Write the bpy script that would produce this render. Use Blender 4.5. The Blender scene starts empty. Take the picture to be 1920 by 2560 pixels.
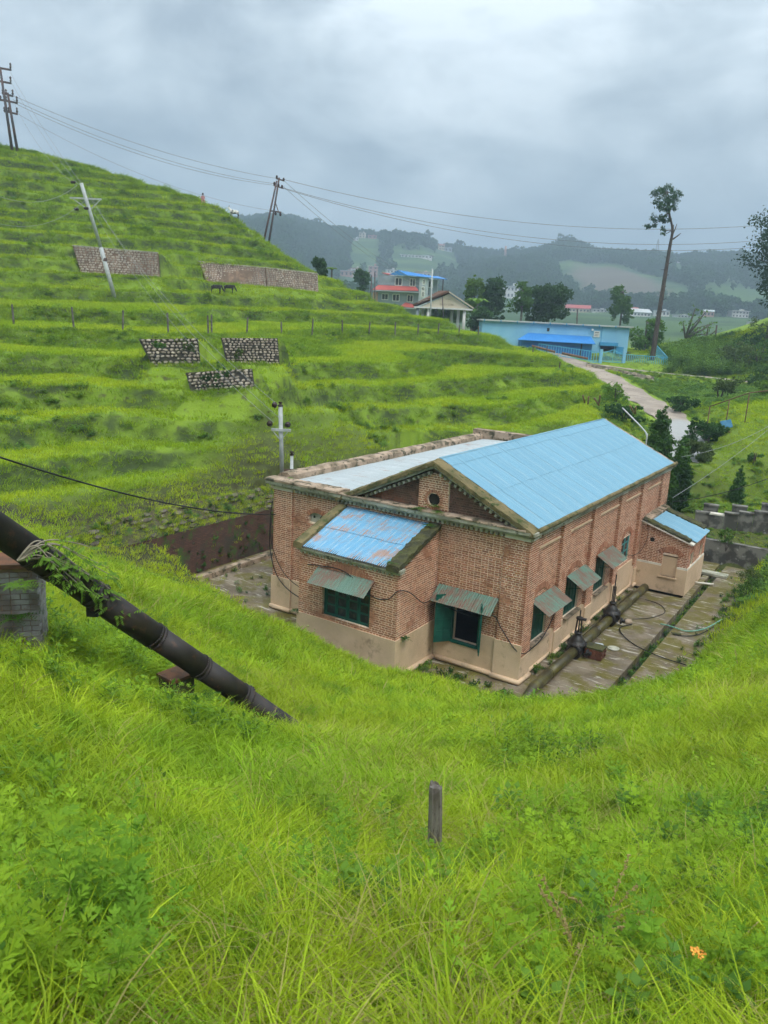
import bpy, math, random
import numpy as np
from mathutils import Vector, Matrix
R = math.radians
rng = np.random.default_rng(7)
random.seed(7)
SC = bpy.context.scene
COL = SC.collection

# ------------------------------------------------------------------ camera
CAM_Z = 10.763
F_PX = 1944.26           # focal length in pixels of the 1920 x 2560 photograph
PITCH, ROLL = R(-14.01), R(2.878)
cd = bpy.data.cameras.new('camera'); cam = bpy.data.objects.new('camera', cd); COL.objects.link(cam)
cd.sensor_fit = 'VERTICAL'; cd.sensor_height = 24.0; cd.lens = 24.0 * F_PX / 2560
cd.clip_start = 0.05; cd.clip_end = 9000
fw = Vector((0, math.cos(PITCH), math.sin(PITCH))); rt = Vector((1, 0, 0)); up = rt.cross(fw)
rt2 = rt * math.cos(ROLL) + up * math.sin(ROLL); up2 = up * math.cos(ROLL) - rt * math.sin(ROLL)
m = Matrix((rt2, up2, -fw)).transposed().to_4x4(); m.translation = (0, 0, CAM_Z); cam.matrix_world = m
cd.dof.use_dof = True; cd.dof.focus_distance = 24.0; cd.dof.aperture_fstop = 1.9
cd.dof.aperture_fstop = 4.0
SC.camera = cam

# ------------------------------------------------------------------ world: overcast sky
SUN_EL, SUN_AZ = R(58), R(150)        # azimuth measured from +Y towards +X
w = bpy.data.worlds.new('World'); SC.world = w; w.use_nodes = True
nt = w.node_tree; nt.nodes.clear()
def wn(t, **k):
    n = nt.nodes.new(t)
    for a, b in k.items(): setattr(n, a, b)
    return n
def wl(a, b): nt.links.new(a, b)
def wmath(op, a, b=None):
    n = wn('ShaderNodeMath', operation=op)
    for i, v in enumerate((a, b)):
        if v is None: continue
        if isinstance(v, (int, float)): n.inputs[i].default_value = v
        else: wl(v, n.inputs[i])
    return n.outputs[0]
sky = wn('ShaderNodeTexSky', sky_type='NISHITA', sun_disc=False, sun_elevation=SUN_EL, sun_rotation=SUN_AZ)
tc = wn('ShaderNodeTexCoord'); sep = wn('ShaderNodeSeparateXYZ'); wl(tc.outputs['Generated'], sep.inputs[0])
zc = wmath('MAXIMUM', sep.outputs[2], 0.0)
mpc = wn('ShaderNodeMapping'); wl(tc.outputs['Generated'], mpc.inputs[0]); mpc.inputs['Scale'].default_value = (1.0, 1.0, 2.1); mpc.inputs['Location'].default_value = (3.1, 1.7, 0.4)
n1 = wn('ShaderNodeTexNoise'); n1.inputs['Scale'].default_value = 2.7; n1.inputs['Detail'].default_value = 6; n1.inputs['Roughness'].default_value = 0.52; n1.inputs['Distortion'].default_value = 0.5
wl(mpc.outputs[0], n1.inputs['Vector'])
n2 = wn('ShaderNodeTexNoise'); n2.inputs['Scale'].default_value = 8.5; n2.inputs['Detail'].default_value = 6; n2.inputs['Roughness'].default_value = 0.55; n2.inputs['Distortion'].default_value = 0.3
wl(mpc.outputs[0], n2.inputs['Vector'])
mixn = wmath('ADD', wmath('MULTIPLY', n1.outputs[0], 0.7), wmath('MULTIPLY', n2.outputs[0], 0.3))
rmp = wn('ShaderNodeValToRGB')
e = rmp.color_ramp.elements
e[0].position = 0.40; e[0].color = (2.75, 3.2, 3.6, 1)
e[1].position = 0.60; e[1].color = (7.2, 7.85, 8.15, 1)
k_ = e.new(0.5); k_.color = (4.7, 5.3, 5.65, 1)
wl(mixn, rmp.inputs[0])
# an overcast sky is about twice as bright overhead as at the horizon
gain = wmath('ADD', wmath('ADD', 0.72, wmath('MULTIPLY', zc, 0.62)), wmath('MULTIPLY', wmath('MULTIPLY', zc, zc), 1.3))
bri = wn('ShaderNodeVectorMath', operation='SCALE'); wl(rmp.outputs[0], bri.inputs[0]); wl(gain, bri.inputs['Scale'])
mx = wn('ShaderNodeMix', data_type='RGBA'); mx.inputs[0].default_value = 0.93
wl(sky.outputs[0], mx.inputs[6]); wl(bri.outputs[0], mx.inputs[7])
bg = wn('ShaderNodeBackground'); bg.inputs[1].default_value = 0.1; wl(mx.outputs[2], bg.inputs[0])
wo = wn('ShaderNodeOutputWorld'); wl(bg.outputs[0], wo.inputs[0])

# ------------------------------------------------------------------ sun behind the cloud
sl = bpy.data.lights.new('sun', 'SUN'); sl.energy = 1.5; sl.angle = R(25); sl.color = (1.0, 0.96, 0.9)
so = bpy.data.objects.new('sun', sl); COL.objects.link(so)
sd = Vector((math.sin(SUN_AZ) * math.cos(SUN_EL), math.cos(SUN_AZ) * math.cos(SUN_EL), math.sin(SUN_EL)))
so.rotation_euler = (-sd).to_track_quat('-Z', 'Y').to_euler(); so.location = (0, 0, 80)
vs = SC.view_settings; vs.view_transform = 'Standard'; vs.look = 'None'; vs.gamma = 1; vs.use_curve_mapping = False; vs.exposure = 0.76
SC.cycles.use_denoising = True
SC.cycles.max_bounces = 4; SC.cycles.diffuse_bounces = 2; SC.cycles.glossy_bounces = 2; SC.cycles.transmission_bounces = 3; SC.cycles.transparent_max_bounces = 8; SC.cycles.volume_bounces = 0
SC.cycles.use_adaptive_sampling = True; SC.cycles.adaptive_threshold = 0.05
SC.cycles.sample_clamp_indirect = 6

# ------------------------------------------------------------------ helpers
def at(px, py, Y):
    """a point Y metres ahead of the camera in the direction seen at photograph pixel (px, py)"""
    d = fw + rt2 * ((px - 960) / F_PX) - up2 * ((py - 1280) / F_PX)
    return Vector((0, 0, CAM_Z)) + d * (Y / d.y)
BX, BY, BYAW = 4.356, 22.007, R(33.0534)      # near corner of the powerhouse, its turn
def b2w(x, y, z=0.0):
    c, s = math.cos(BYAW), math.sin(BYAW)
    return Vector((BX + x * c + y * s, BY - x * s + y * c, z))
def w2b(x, y):
    c, s = math.cos(BYAW), math.sin(BYAW)
    x = np.asarray(x) - BX; y = np.asarray(y) - BY
    return x * c - y * s, x * s + y * c

class MB:
    """collects shapes and links them as one mesh object"""
    def __init__(s): s.v = []; s.f = []; s.a = []
    def add(s, vs_, fs, val=None):
        o = len(s.v); s.v.extend([tuple(p) for p in vs_]); s.f.extend([tuple(i + o for i in f) for f in fs])
        if val is not None: s.a.extend([val] * len(fs))
        return s
    def box(s, c, d, rot=None, val=None):
        x, y, z = d[0] / 2, d[1] / 2, d[2] / 2
        P = [Vector((a * x, b * y, e_ * z)) for e_ in (-1, 1) for b in (-1, 1) for a in (-1, 1)]
        if rot is not None: P = [rot @ p for p in P]
        c = Vector(c)
        return s.add([p + c for p in P], [(0, 2, 3, 1), (4, 5, 7, 6), (0, 1, 5, 4), (2, 6, 7, 3), (0, 4, 6, 2), (1, 3, 7, 5)], val)
    def bx(s, x0, x1, y0, y1, z0, z1, val=None):
        return s.box(((x0 + x1) / 2, (y0 + y1) / 2, (z0 + z1) / 2), (x1 - x0, y1 - y0, z1 - z0), None, val)
    def bar(s, a, b, wd, ht=None, upv=(0, 0, 1)):
        a, b = Vector(a), Vector(b); d = (b - a); L = d.length
        if L < 1e-6: return s
        q = d.to_track_quat('X', 'Z').to_matrix()
        return s.box((a + b) / 2, (L, wd, ht or wd), q)
    def prism(s, poly, ext):
        """poly: 3-D points of a planar outline, ext: extrusion vector"""
        n = len(poly); e_ = Vector(ext); P = [Vector(p) for p in poly]
        return s.add(P + [p + e_ for p in P], [tuple(range(n - 1, -1, -1)), tuple(range(n, 2 * n))] + [(i, (i + 1) % n, n + (i + 1) % n, n + i) for i in range(n)])
    def tube(s, pts, r, n=8, cap=True, val=None):
        pts = [Vector(p) for p in pts]; m_ = len(pts)
        rr = r if isinstance(r, (list, tuple)) else [r] * m_
        V = []; prev = None
        for i, p in enumerate(pts):
            t = (pts[min(i + 1, m_ - 1)] - pts[max(i - 1, 0)]).normalized()
            if prev is None:
                u = t.cross(Vector((0, 0, 1)));
                if u.length < 1e-3: u = t.cross(Vector((1, 0, 0)))
            else: u = prev - t * prev.dot(t)
            u.normalize(); prev = u; w_ = t.cross(u)
            V += [p + (u * math.cos(2 * math.pi * k / n) + w_ * math.sin(2 * math.pi * k / n)) * rr[i] for k in range(n)]
        Fs = [(i * n + k, i * n + (k + 1) % n, (i + 1) * n + (k + 1) % n, (i + 1) * n + k) for i in range(m_ - 1) for k in range(n)]
        if cap: Fs += [tuple(range(n - 1, -1, -1)), tuple(range((m_ - 1) * n, m_ * n))]
        return s.add(V, Fs, val)
    def lathe(s, o, prof, n=16, axis='Z'):
        o = Vector(o); V = []
        for r_, h in prof:
            for k in range(n):
                a = 2 * math.pi * k / n
                p = (r_ * math.cos(a), r_ * math.sin(a), h)
                if axis == 'Y': p = (p[0], p[2], p[1])
                if axis == 'X': p = (p[2], p[0], p[1])
                V.append(o + Vector(p))
        m_ = len(prof)
        return s.add(V, [(i * n + k, i * n + (k + 1) % n, (i + 1) * n + (k + 1) % n, (i + 1) * n + k) for i in range(m_ - 1) for k in range(n)] + [tuple(range(n - 1, -1, -1)), tuple(range((m_ - 1) * n, m_ * n))])
    def mesh(s, name, m_=None, smooth=False):
        me = bpy.data.meshes.new(name); me.from_pydata(s.v, [], s.f)
        if s.a and len(s.a) == len(s.f):
            at_ = me.attributes.new('rnd', 'FLOAT', 'FACE'); at_.data.foreach_set('value', s.a)
        if m_: me.materials.append(m_)
        if smooth: me.polygons.foreach_set('use_smooth', [True] * len(me.polygons))
        me.update(); return me
    def build(s, name, m_, parent=None, smooth=False, loc=None, rot=None):
        return link(name, s.mesh(name, m_, smooth), parent, loc, rot)
def link(name, data, parent=None, loc=None, rot=None):
    o = bpy.data.objects.new(name, data); COL.objects.link(o)
    if parent: o.parent = parent
    if loc is not None: o.location = loc
    if rot is not None: o.rotation_euler = rot
    return o
def empty(name, loc=(0, 0, 0), rz=0.0):
    o = bpy.data.objects.new(name, None); COL.objects.link(o); o.location = loc; o.rotation_euler = (0, 0, rz); o.empty_display_size = 0.2
    return o
def tag(o, label=None, cat=None, group=None, kind=None):
    if label: o['label'] = label
    if cat: o['category'] = cat
    if group: o['group'] = group
    if kind: o['kind'] = kind
    return o
def copy_tree(o, parent=None):
    c = o.copy(); COL.objects.link(c); c.parent = parent
    for ch in list(o.children): copy_tree(ch, c)
    return c

# ------------------------------------------------------------------ materials
def newmat(name):
    m_ = bpy.data.materials.new(name); m_.use_nodes = True; t = m_.node_tree; t.nodes.clear()
    o = t.nodes.new('ShaderNodeOutputMaterial'); return m_, t, o
class NT:
    def __init__(s, t): s.t = t
    def n(s, ty, **k):
        q = s.t.nodes.new(ty)
        for a, b in k.items(): setattr(q, a, b)
        return q
    def l(s, a, b): s.t.links.new(a, b)
    def set(s, inp, v):
        if isinstance(v, bpy.types.NodeSocket): s.l(v, inp)
        elif isinstance(v, (tuple, list)) and len(v) == 3 and inp.type == 'RGBA': inp.default_value = (*v, 1)
        else: inp.default_value = v
    def noise(s, vec, scale, detail=4, rough=0.55, dist=0.0):
        q = s.n('ShaderNodeTexNoise'); s.l(vec, q.inputs['Vector']); q.inputs['Scale'].default_value = scale; q.inputs['Detail'].default_value = detail; q.inputs['Roughness'].default_value = rough; q.inputs['Distortion'].default_value = dist
        return q.outputs[0]
    def ramp(s, fac, a, b):
        q = s.n('ShaderNodeMapRange'); q.interpolation_type = 'SMOOTHSTEP'; s.l(fac, q.inputs[0]); q.inputs[1].default_value = a; q.inputs[2].default_value = b
        return q.outputs[0]
    def mix(s, fac, a, b, mode='MIX'):
        q = s.n('ShaderNodeMix', data_type='RGBA', blend_type=mode); s.set(q.inputs[0], fac); s.set(q.inputs[6], a); s.set(q.inputs[7], b); return q.outputs[2]
    def math(s, op, a, b=0.0):
        q = s.n('ShaderNodeMath', operation=op); s.set(q.inputs[0], a); s.set(q.inputs[1], b); return q.outputs[0]
    def vec(s, kind='Object', scale=None):
        q = s.n('ShaderNodeTexCoord').outputs[kind] if kind != 'World' else s.n('ShaderNodeNewGeometry').outputs['Position']
        if scale:
            mp = s.n('ShaderNodeMapping'); s.l(q, mp.inputs[0]); mp.inputs['Scale'].default_value = scale; q = mp.outputs[0]
        return q
    def attr(s, name): return s.n('ShaderNodeAttribute', attribute_name=name).outputs['Fac']
    def rand(s): return s.n('ShaderNodeObjectInfo').outputs['Random']
    def bsdf(s, o, col, rough=0.8, bump=None, bs=0.3, bd=0.02, metal=0.0, spec=0.3, hue=None):
        q = s.n('ShaderNodeBsdfPrincipled'); s.set(q.inputs['Base Color'], col); s.set(q.inputs['Roughness'], rough); q.inputs['Metallic'].default_value = metal; q.inputs['Specular IOR Level'].default_value = spec
        if bump is not None:
            b = s.n('ShaderNodeBump'); b.inputs['Strength'].default_value = bs; b.inputs['Distance'].default_value = bd; s.l(bump, b.inputs['Height']); s.l(b.outputs[0], q.inputs['Normal'])
        s.l(q.outputs[0], o.inputs['Surface']); return q
def pm(name, c1, c2=None, scale=3.0, lo=0.4, hi=0.6, rough=0.85, c3=None, s3=9.0, lo3=0.55, hi3=0.7, bs=0.25, bd=0.01, metal=0.0, spec=0.3, kind='World', vscale=None, objvar=0.0):
    """a plain procedural surface: two or three colours mixed by noise, fine relief"""
    m_, t, o = newmat(name); N = NT(t); v = N.vec(kind, vscale)
    col = c1
    if c2 is not None: col = N.mix(N.ramp(N.noise(v, scale), lo, hi), c1, c2)
    if c3 is not None: col = N.mix(N.ramp(N.noise(v, s3, 5, 0.65), lo3, hi3), col, c3)
    fine = N.noise(v, max(s3, scale) * 4, 4)
    if objvar:
        f = N.math('MULTIPLY_ADD', N.rand(), objvar); 
        f.node.inputs[2].default_value = 1 - objvar / 2
        col = N.mix(1.0, col, f, 'MULTIPLY')
    N.bsdf(o, col, rough, fine, bs, bd, metal, spec)
    return m_
# ------------------------------------------------------------------ terrain
CP = []
def cp(x, y, z): CP.append((x, y, z))
def cpx(px, py, Y, dz=0.0): p = at(px, py, Y); cp(p.x, p.y, p.z - dz)
def cpb(x, y, z): p = b2w(x, y); cp(p.x, p.y, z)
# the bank the camera stands on
for q in [(0,0,9.2),(-2.5,0,9.45),(3,0,9.05),(0,-6,11.2),(-8,-4,12),(8,-4,11),(0,-25,17),(-25,-15,16),(25,-15,14),(0.53,5.2,6.55),(-1.0,4.2,7.1),(-1.66,11.9,3.6),(-1.2,12.6,3.35),(-2.7,11.0,4.72),(-4.6,9.4,6.3),(-4.3,7.2,6.95),(1.7,3,7.6),(-1.3,2.5,8.1),
          (3.7,7,6.3),(6.2,12,5.0),(2.2,13,3.6),(2.5,9.5,5.1),(-7.5,13,6.2),(-9,7,7.6),(12,5,8.2),(16,14,7.4),(-1.5,17,2.5)]: cp(*q)
for q in [(460,1440,20,.62),(150,1350,19,.62),(740,1560,21.6,.35),(1000,1690,20.6,.3),(1300,1745,20.4,.4),(1500,1810,19.7,.55),(1640,1810,19.6,.85),(1735,1650,20.4,1.2),(1810,1545,19.8,1.15),(1920,1440,18.5,.85)]: cpx(*q)
cpb(-7.5,-2.4,.25); cpb(-5,-3.2,.55); cpb(-2.5,-1.6,.1); cpb(0,-1.3,.08); cpb(2.2,-1.0,.05); cpb(3.6,-.6,.03); cpb(4.4,.9,.08); cpb(-10.5,-1.6,.5); cpb(-13.5,-2.2,1.2)
for y in (1.5, 5, 9, 13, 17): cpb(4.1, y, .1)
for y, z in ((4, 3.0), (8, 2.4), (12, 1.7), (16, 1.3)): cpb(6.2, y, z)
cpb(9, 8, 4.2); cpb(10, 14, 3.0)
# terrace and bank beyond the grey walls on the right
cpb(.5, 19.8, .75); cpb(2.5, 20.0, .75); cpb(5.5, 20.2, .75); cpb(4.5, 23.0, 1.6); cpb(0, 23.0, 1.5)
cpx(1840,1262,44,.15); cpx(1760,1230,43,.15); cpx(1900,1000,55,.3); cpx(1900,1110,48,.25); cpx(1740,1130,48,.3); cpx(1700,1000,62,.4)
cp(30,40,5.0); cp(34,52,7)
# right-hand hill
cpx(1880,868,95,.9); cpx(1820,915,90,.7); cpx(1930,815,98,.9); cpx(1870,985,64,.5); cpx(1800,985,70,.6); cp(58,98,17); cp(48,80,9.0); cp(42,62,7.5); cp(70,110,20); cpx(1750,915,86,.6); cpx(1660,880,95,.3); cp(45,110,11)
# hillside behind the retaining wall
for y, z in ((-5, 2.7), (0, 2.75), (5, 2.75), (10, 2.9), (16, 3.2)): cpb(-16.6, y, z + .05)
for q in [(0,1250,26,.15),(0,1110,31,.15),(0,1000,36,.15),(0,860,44,.15),(350,1120,35.5,.15),(300,1000,38.5,.15),(350,908,42,.2),(500,908,42.5,.2),(690,908,43,.2),(480,978,39,.2),(640,978,39.5,.2),(700,1130,36.5,.15),(700,1050,39.5,.15),(900,1060,43.5,.15),(900,960,48,.15),(1000,900,56,.15),
          (35,818,50,.1),(310,832,52,.1),(520,836,55,.1),(760,840,62,.1),(930,838,67,.1),(1094,838,72,.1),
          (290,748,61,.1),(0,745,60,.1),(200,692,70,.1),(400,697,71,.1),(515,702,74,.1),(795,737,82,.1),(180,606,71.5,.1),(390,626,72.5,.1),(500,648,76,.1),(790,690,84.5,.1),
          (0,500,80,.1),(250,530,82,.1),(480,570,84,.1),
          (0,382,88,.1),(120,398,89,.1),(250,440,90,.1),(400,478,91,.1),(500,500,91,.1),(560,535,91,.1),(610,567,91,.1),(690,628,91,.1),(740,660,91,.1),(860,707,90,.1),(930,741,88,.1),(1000,767,86,.1),(1071,788,83,.1),(1127,806,80,.1),(1199,840,76,.1),(1300,868,72,.1),(1400,928,63,.1),(1450,988,56,.15),(1480,1045,50,.2),
          (1000,1055,45.5,.15),(1150,1000,51,.15),(1250,1062,46,.2),(1300,960,58,.15),(1200,900,66,.15)]: cpx(*q)
for q in [(-20,112,17),(-45,112,24.5),(-8,112,12.5),(2,108,9.6),(8,100,8.6),(-60,80,28),(-40,50,13),(-34,30,8.5),(-26,12,10),(-80,120,32),(0,130,8),(25,125,6),(60,140,7),(-40,150,18)]: cp(*q)
ROAD = [(at(1215,842,106)), (at(1273,857,100)), (at(1345,872,95)), (at(1440,905,88)), (at(1520,943,78)), (at(1590,987,69)), (at(1650,1022,61)), (at(1700,1070,54)), (at(1712,1105,50))]
ROAD += [at(1690, 1150, 46)]
ROAD2 = [at(1462, 908, 87.5), at(1520, 915, 87), at(1590, 925, 86), at(1680, 935, 85), at(1790, 945, 84), at(1900, 958, 82)]
for p in ROAD[:9] + ROAD2[2:]: cp(p.x, p.y, p.z)
cpb(-3, 19.5, 0.1); cpb(-9, 20, 2.0); cpb(-14, 19, 3.4)
_P = np.array(CP); _n = len(_P)
def _phi(r2): return 0.5 * r2 * np.log(r2 + 1e-9)
_K = _phi(((_P[:, None, :2] - _P[None, :, :2]) ** 2).sum(-1)) / 400.0 + np.eye(_n) * 0.012
_A = np.zeros((_n + 3, _n + 3)); _A[:_n, :_n] = _K; _A[:_n, _n] = 1; _A[:_n, _n + 1:] = _P[:, :2] / 20; _A[_n, :_n] = 1; _A[_n + 1:, :_n] = _P[:, :2].T / 20
_W = np.linalg.solve(_A, np.concatenate([_P[:, 2], np.zeros(3)]))
def rbf(x, y):
    o = np.empty_like(x)
    for i in range(0, len(x), 40000):
        a, b = x[i:i+40000], y[i:i+40000]
        r2 = (a[:, None] - _P[None, :, 0]) ** 2 + (b[:, None] - _P[None, :, 1]) ** 2
        o[i:i+40000] = _phi(r2) @ _W[:_n] / 400.0 + _W[_n] + (a * _W[_n + 1] + b * _W[_n + 2]) / 20
    return o
def sst(a, b, x):
    t = np.clip((x - a) / (b - a), 0, 1); return t * t * (3 - 2 * t)
# smooth value noise
def _hash(i, j, s): 
    h = np.sin(i * 127.1 + j * 311.7 + s * 74.7) * 43758.5453
    return h - np.floor(h)
def vnoise(x, y, s=0):
    i, j = np.floor(x), np.floor(y); u, v = x - i, y - j
    u = u * u * (3 - 2 * u); v = v * v * (3 - 2 * v)
    return (_hash(i, j, s) * (1 - u) + _hash(i + 1, j, s) * u) * (1 - v) + (_hash(i, j + 1, s) * (1 - u) + _hash(i + 1, j + 1, s) * u) * v - 0.5
# far side of the valley: a wooded ridge about 900 m away
RPX = [(-900,470),(-300,500),(300,520),(560,562),(700,566),(800,584),(940,602),(1050,606),(1150,628),(1300,648),(1380,632),(1425,618),(1480,640),(1600,656),(1750,664),(1920,668),(2300,690),(3000,720)]
_ra = np.array([math.atan2(at(a, b, 900).x, 900) for a, b in RPX]); _rz = np.array([(at(a, b, 900).z - CAM_Z) / math.hypot(at(a, b, 900).x, 900) for a, b in RPX])
def far_z(x, y):
    d = np.hypot(x, y); ang = np.arctan2(x, y)
    hr = np.interp(ang, _ra, _rz)
    base = 6.5 + 12.0 * sst(140, 480, d)
    rid = 900 * hr + CAM_Z
    t = sst(430, 930, d + 60 * vnoise(ang * 14, d * 0.0, 3))
    z = base + (rid - base) * t ** 1.15
    z = z + (vnoise(x / 90, y / 90, 5) * 22 + vnoise(x / 35, y / 35, 6) * 7) * t * (1 - 0.75 * sst(820, 900, d))
    z = z - sst(960, 1600, d) * 40
    back = sst(1.2, 2.2, np.abs(ang))
    return z * (1 - back) + (30 + 0.02 * d) * back
# terrace walls: (top left, top right, foot right, foot left)
WALLS = [(at(181, 613, 71.1), at(394, 631, 71.5), at(398, 694, 71.0), at(206, 684, 70.6)), (at(497, 652, 75.6), at(662, 668, 78.8), at(667, 718, 78.3), at(521, 706, 75.1)), (at(664, 668, 78.9), at(794, 683, 82.7), at(797, 732, 82.2), at(669, 718, 78.4)),
         (at(347, 848, 42.7), at(494, 846, 43.1), at(503, 909, 42.6), at(388, 909, 42.2)), (at(552, 845, 43.3), at(694, 846, 43.7), at(701, 908, 43.2), at(570, 904, 42.8)), (at(464, 932, 39.9), at(630, 922, 40.3), at(638, 966, 39.8), at(482, 978, 39.4))]
STEP = 1.18
def hill_mask(x, y):
    bx, by = w2b(x, y)
    m_ = sst(-16.8, -19.5, bx) * sst(22, 27, y) + sst(43.5, 47, y) * sst(-8.5, -4.0, -by * 0 - bx * 0 + (y * 0.35 - x - 12))
    return np.clip(m_, 0, 1) * sst(122, 104, y)
def road_near(x, y):
    best = np.full_like(x, 1e9); bz = np.zeros_like(x)
    for a, b in list(zip(ROAD[:-1], ROAD[1:])) + list(zip(ROAD2[:-1], ROAD2[1:])):
        ax, ay = a.x, a.y; dx, dy = b.x - ax, b.y - ay; L2 = dx * dx + dy * dy
        t = np.clip(((x - ax) * dx + (y - ay) * dy) / L2, 0, 1)
        d = np.hypot(x - ax - t * dx, y - ay - t * dy); z = a.z + t * (b.z - a.z)
        k = d < best; best = np.where(k, d, best); bz = np.where(k, z, bz)
    return best, bz
def yard_mask(x, y):
    bx, by = w2b(x, y)
    right = np.where(by < .2, 3.6, 4.05)
    m_ = sst(-15.75, -15.6, bx) * sst(right + .5, right - .1, bx) * sst(18.9, 18.7, by)
    front = np.where(bx < -10.3, -0.9, np.where(bx < -6.9, -1.4, np.where(bx < -3.0, -3.0, -1.1)))
    return m_ * sst(front - 0.5, front + 0.1, by)
def terr(x, y, full=False):
    x = np.atleast_1d(np.asarray(x, float)); y = np.atleast_1d(np.asarray(y, float))
    d = np.hypot(x, y); z = np.zeros_like(x); rz_ = np.zeros_like(x)
    nearm = d < 205
    if nearm.any():
        xn, yn = x[nearm], y[nearm]
        H = rbf(xn, yn)
        H = H + vnoise(xn / 7, yn / 7, 1) * 0.30 + vnoise(xn / 2.6, yn / 2.6, 2) * 0.13 * sst(1.0, 5, d[nearm])
        hm = hill_mask(xn, yn)
        t = (H + 1.1 * vnoise(xn / 18, yn / 18, 8) + 0.22 * vnoise(xn / 3.4, yn / 3.4, 9)) / STEP
        fl = np.floor(t); fr = t - fl
        T = STEP * (fl + 0.16 * fr + 0.84 * sst(0.64, 0.99, fr)) + (H - STEP * t)
        dt = T - H
        z_ = H + hm * dt * 0.95
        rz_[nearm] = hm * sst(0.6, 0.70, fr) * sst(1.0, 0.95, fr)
        for TL_, TR_, BR_, BL_ in WALLS:
            dx_, dy_ = BR_.x - BL_.x, BR_.y - BL_.y; L_ = math.hypot(dx_, dy_); dx_, dy_ = dx_ / L_, dy_ / L_
            u_ = (xn - BL_.x) * dx_ + (yn - BL_.y) * dy_; s_ = -(xn - BL_.x) * dy_ + (yn - BL_.y) * dx_; t_ = np.clip(u_ / L_, 0, 1); ew = sst(1.0, 0.0, np.maximum(-u_, u_ - L_)); k_ = 1.0 if BL_.y > 60 else .6
            wf = ew * sst(-2.6 * k_, -1.0 * k_, s_) * (s_ <= .8); wb_ = ew * sst(3.4 * k_, 1.6 * k_, s_) * (s_ > .8)
            z_ = z_ * (1 - wf) + (BL_.z + (BR_.z - BL_.z) * t_ - .12) * wf; z_ = z_ * (1 - wb_) + (TL_.z + (TR_.z - TL_.z) * t_ - .12) * wb_
        rd, rzz = road_near(xn, yn)
        k = sst(3.4, 1.9, rd); z_ = z_ * (1 - k) + (rzz - 0.06) * k
        ym = yard_mask(xn, yn); z_ = z_ * (1 - ym) - 0.40 * ym
        z[nearm] = z_
    farm = d > 125
    if farm.any():
        zf = far_z(x[farm], y[farm]); k = sst(130, 200, d[farm]); z[farm] = z[farm] * (1 - k) + zf * k
    if full: return z, rz_
    return z
def tz(x, y): return float(terr([x], [y])[0])

def gp(px, py, y0=3.0, y1=130.0):
    """where the line of sight through a photograph pixel meets the ground"""
    Ys = np.linspace(y0, y1, 1200); d = fw + rt2 * ((px - 960) / F_PX) - up2 * ((py - 1280) / F_PX)
    xs, zs = d.x / d.y * Ys, CAM_Z + d.z / d.y * Ys; h = zs - terr(xs, Ys); k = np.nonzero(h < 0)[0]
    i = k[0] if len(k) else int(np.argmin(h)); return Vector((float(xs[i]), float(Ys[i]), float(terr(xs[i:i+1], Ys[i:i+1])[0])))
def polar_grid():
    an = np.concatenate([np.linspace(-180, -52, 26)[:-1], np.linspace(-52, -34, 28)[:-1], np.linspace(-34, 36, 360)[:-1], np.linspace(36, 55, 28)[:-1], np.linspace(55, 180, 26)])
    an = R(1) * an
    rr = np.concatenate([np.geomspace(0.35, 6, 34)[:-1], np.linspace(6, 24, 90)[:-1], np.linspace(24, 104, 300)[:-1], np.geomspace(104, 200, 40)[:-1], np.geomspace(200, 1000, 90)[:-1], np.geomspace(1000, 4200, 14)])
    return an, rr
_an, _rr = polar_grid()
AA, RRr = np.meshgrid(_an[:-1], _rr)
gx, gy = (RRr * np.sin(AA)).ravel(), (RRr * np.cos(AA)).ravel()
gz, gr = terr(gx, gy, True)
na, nr = len(_an) - 1, len(_rr)
V = np.column_stack([gx, gy, gz]); V = np.vstack([V, [[0, 0, tz(0, 0)]]])
idx = np.arange(na * nr).reshape(nr, na); nxt = np.roll(idx, -1, 1)
Q = np.stack([idx[:-1], nxt[:-1], nxt[1:], idx[1:]], -1).reshape(-1, 4)[:, ::-1]
me = bpy.data.meshes.new('ground')
tri = [(na * nr, int(idx[0, (i + 1) % na]), int(idx[0, i])) for i in range(na)]
me.vertices.add(len(V)); me.vertices.foreach_set('co', V.ravel())
nl = Q.size + 3 * len(tri); me.loops.add(nl)
me.loops.foreach_set('vertex_index', np.concatenate([Q.ravel(), np.array(tri).ravel()]))
me.polygons.add(len(Q) + len(tri))
me.polygons.foreach_set('loop_start', np.concatenate([np.arange(len(Q)) * 4, len(Q) * 4 + np.arange(len(tri)) * 3]))
me.update(calc_edges=True); me.validate()
me.polygons.foreach_set('use_smooth', [True] * len(me.polygons))
ta = me.attributes.new('turf', 'FLOAT', 'POINT'); ta.data.foreach_set('value', np.append(np.clip(hill_mask(gx, gy) + sst(30, 60, gy), 0, 1), 0))
ra = me.attributes.new('riser', 'FLOAT', 'POINT'); ra.data.foreach_set('value', np.append(gr, 0))
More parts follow.
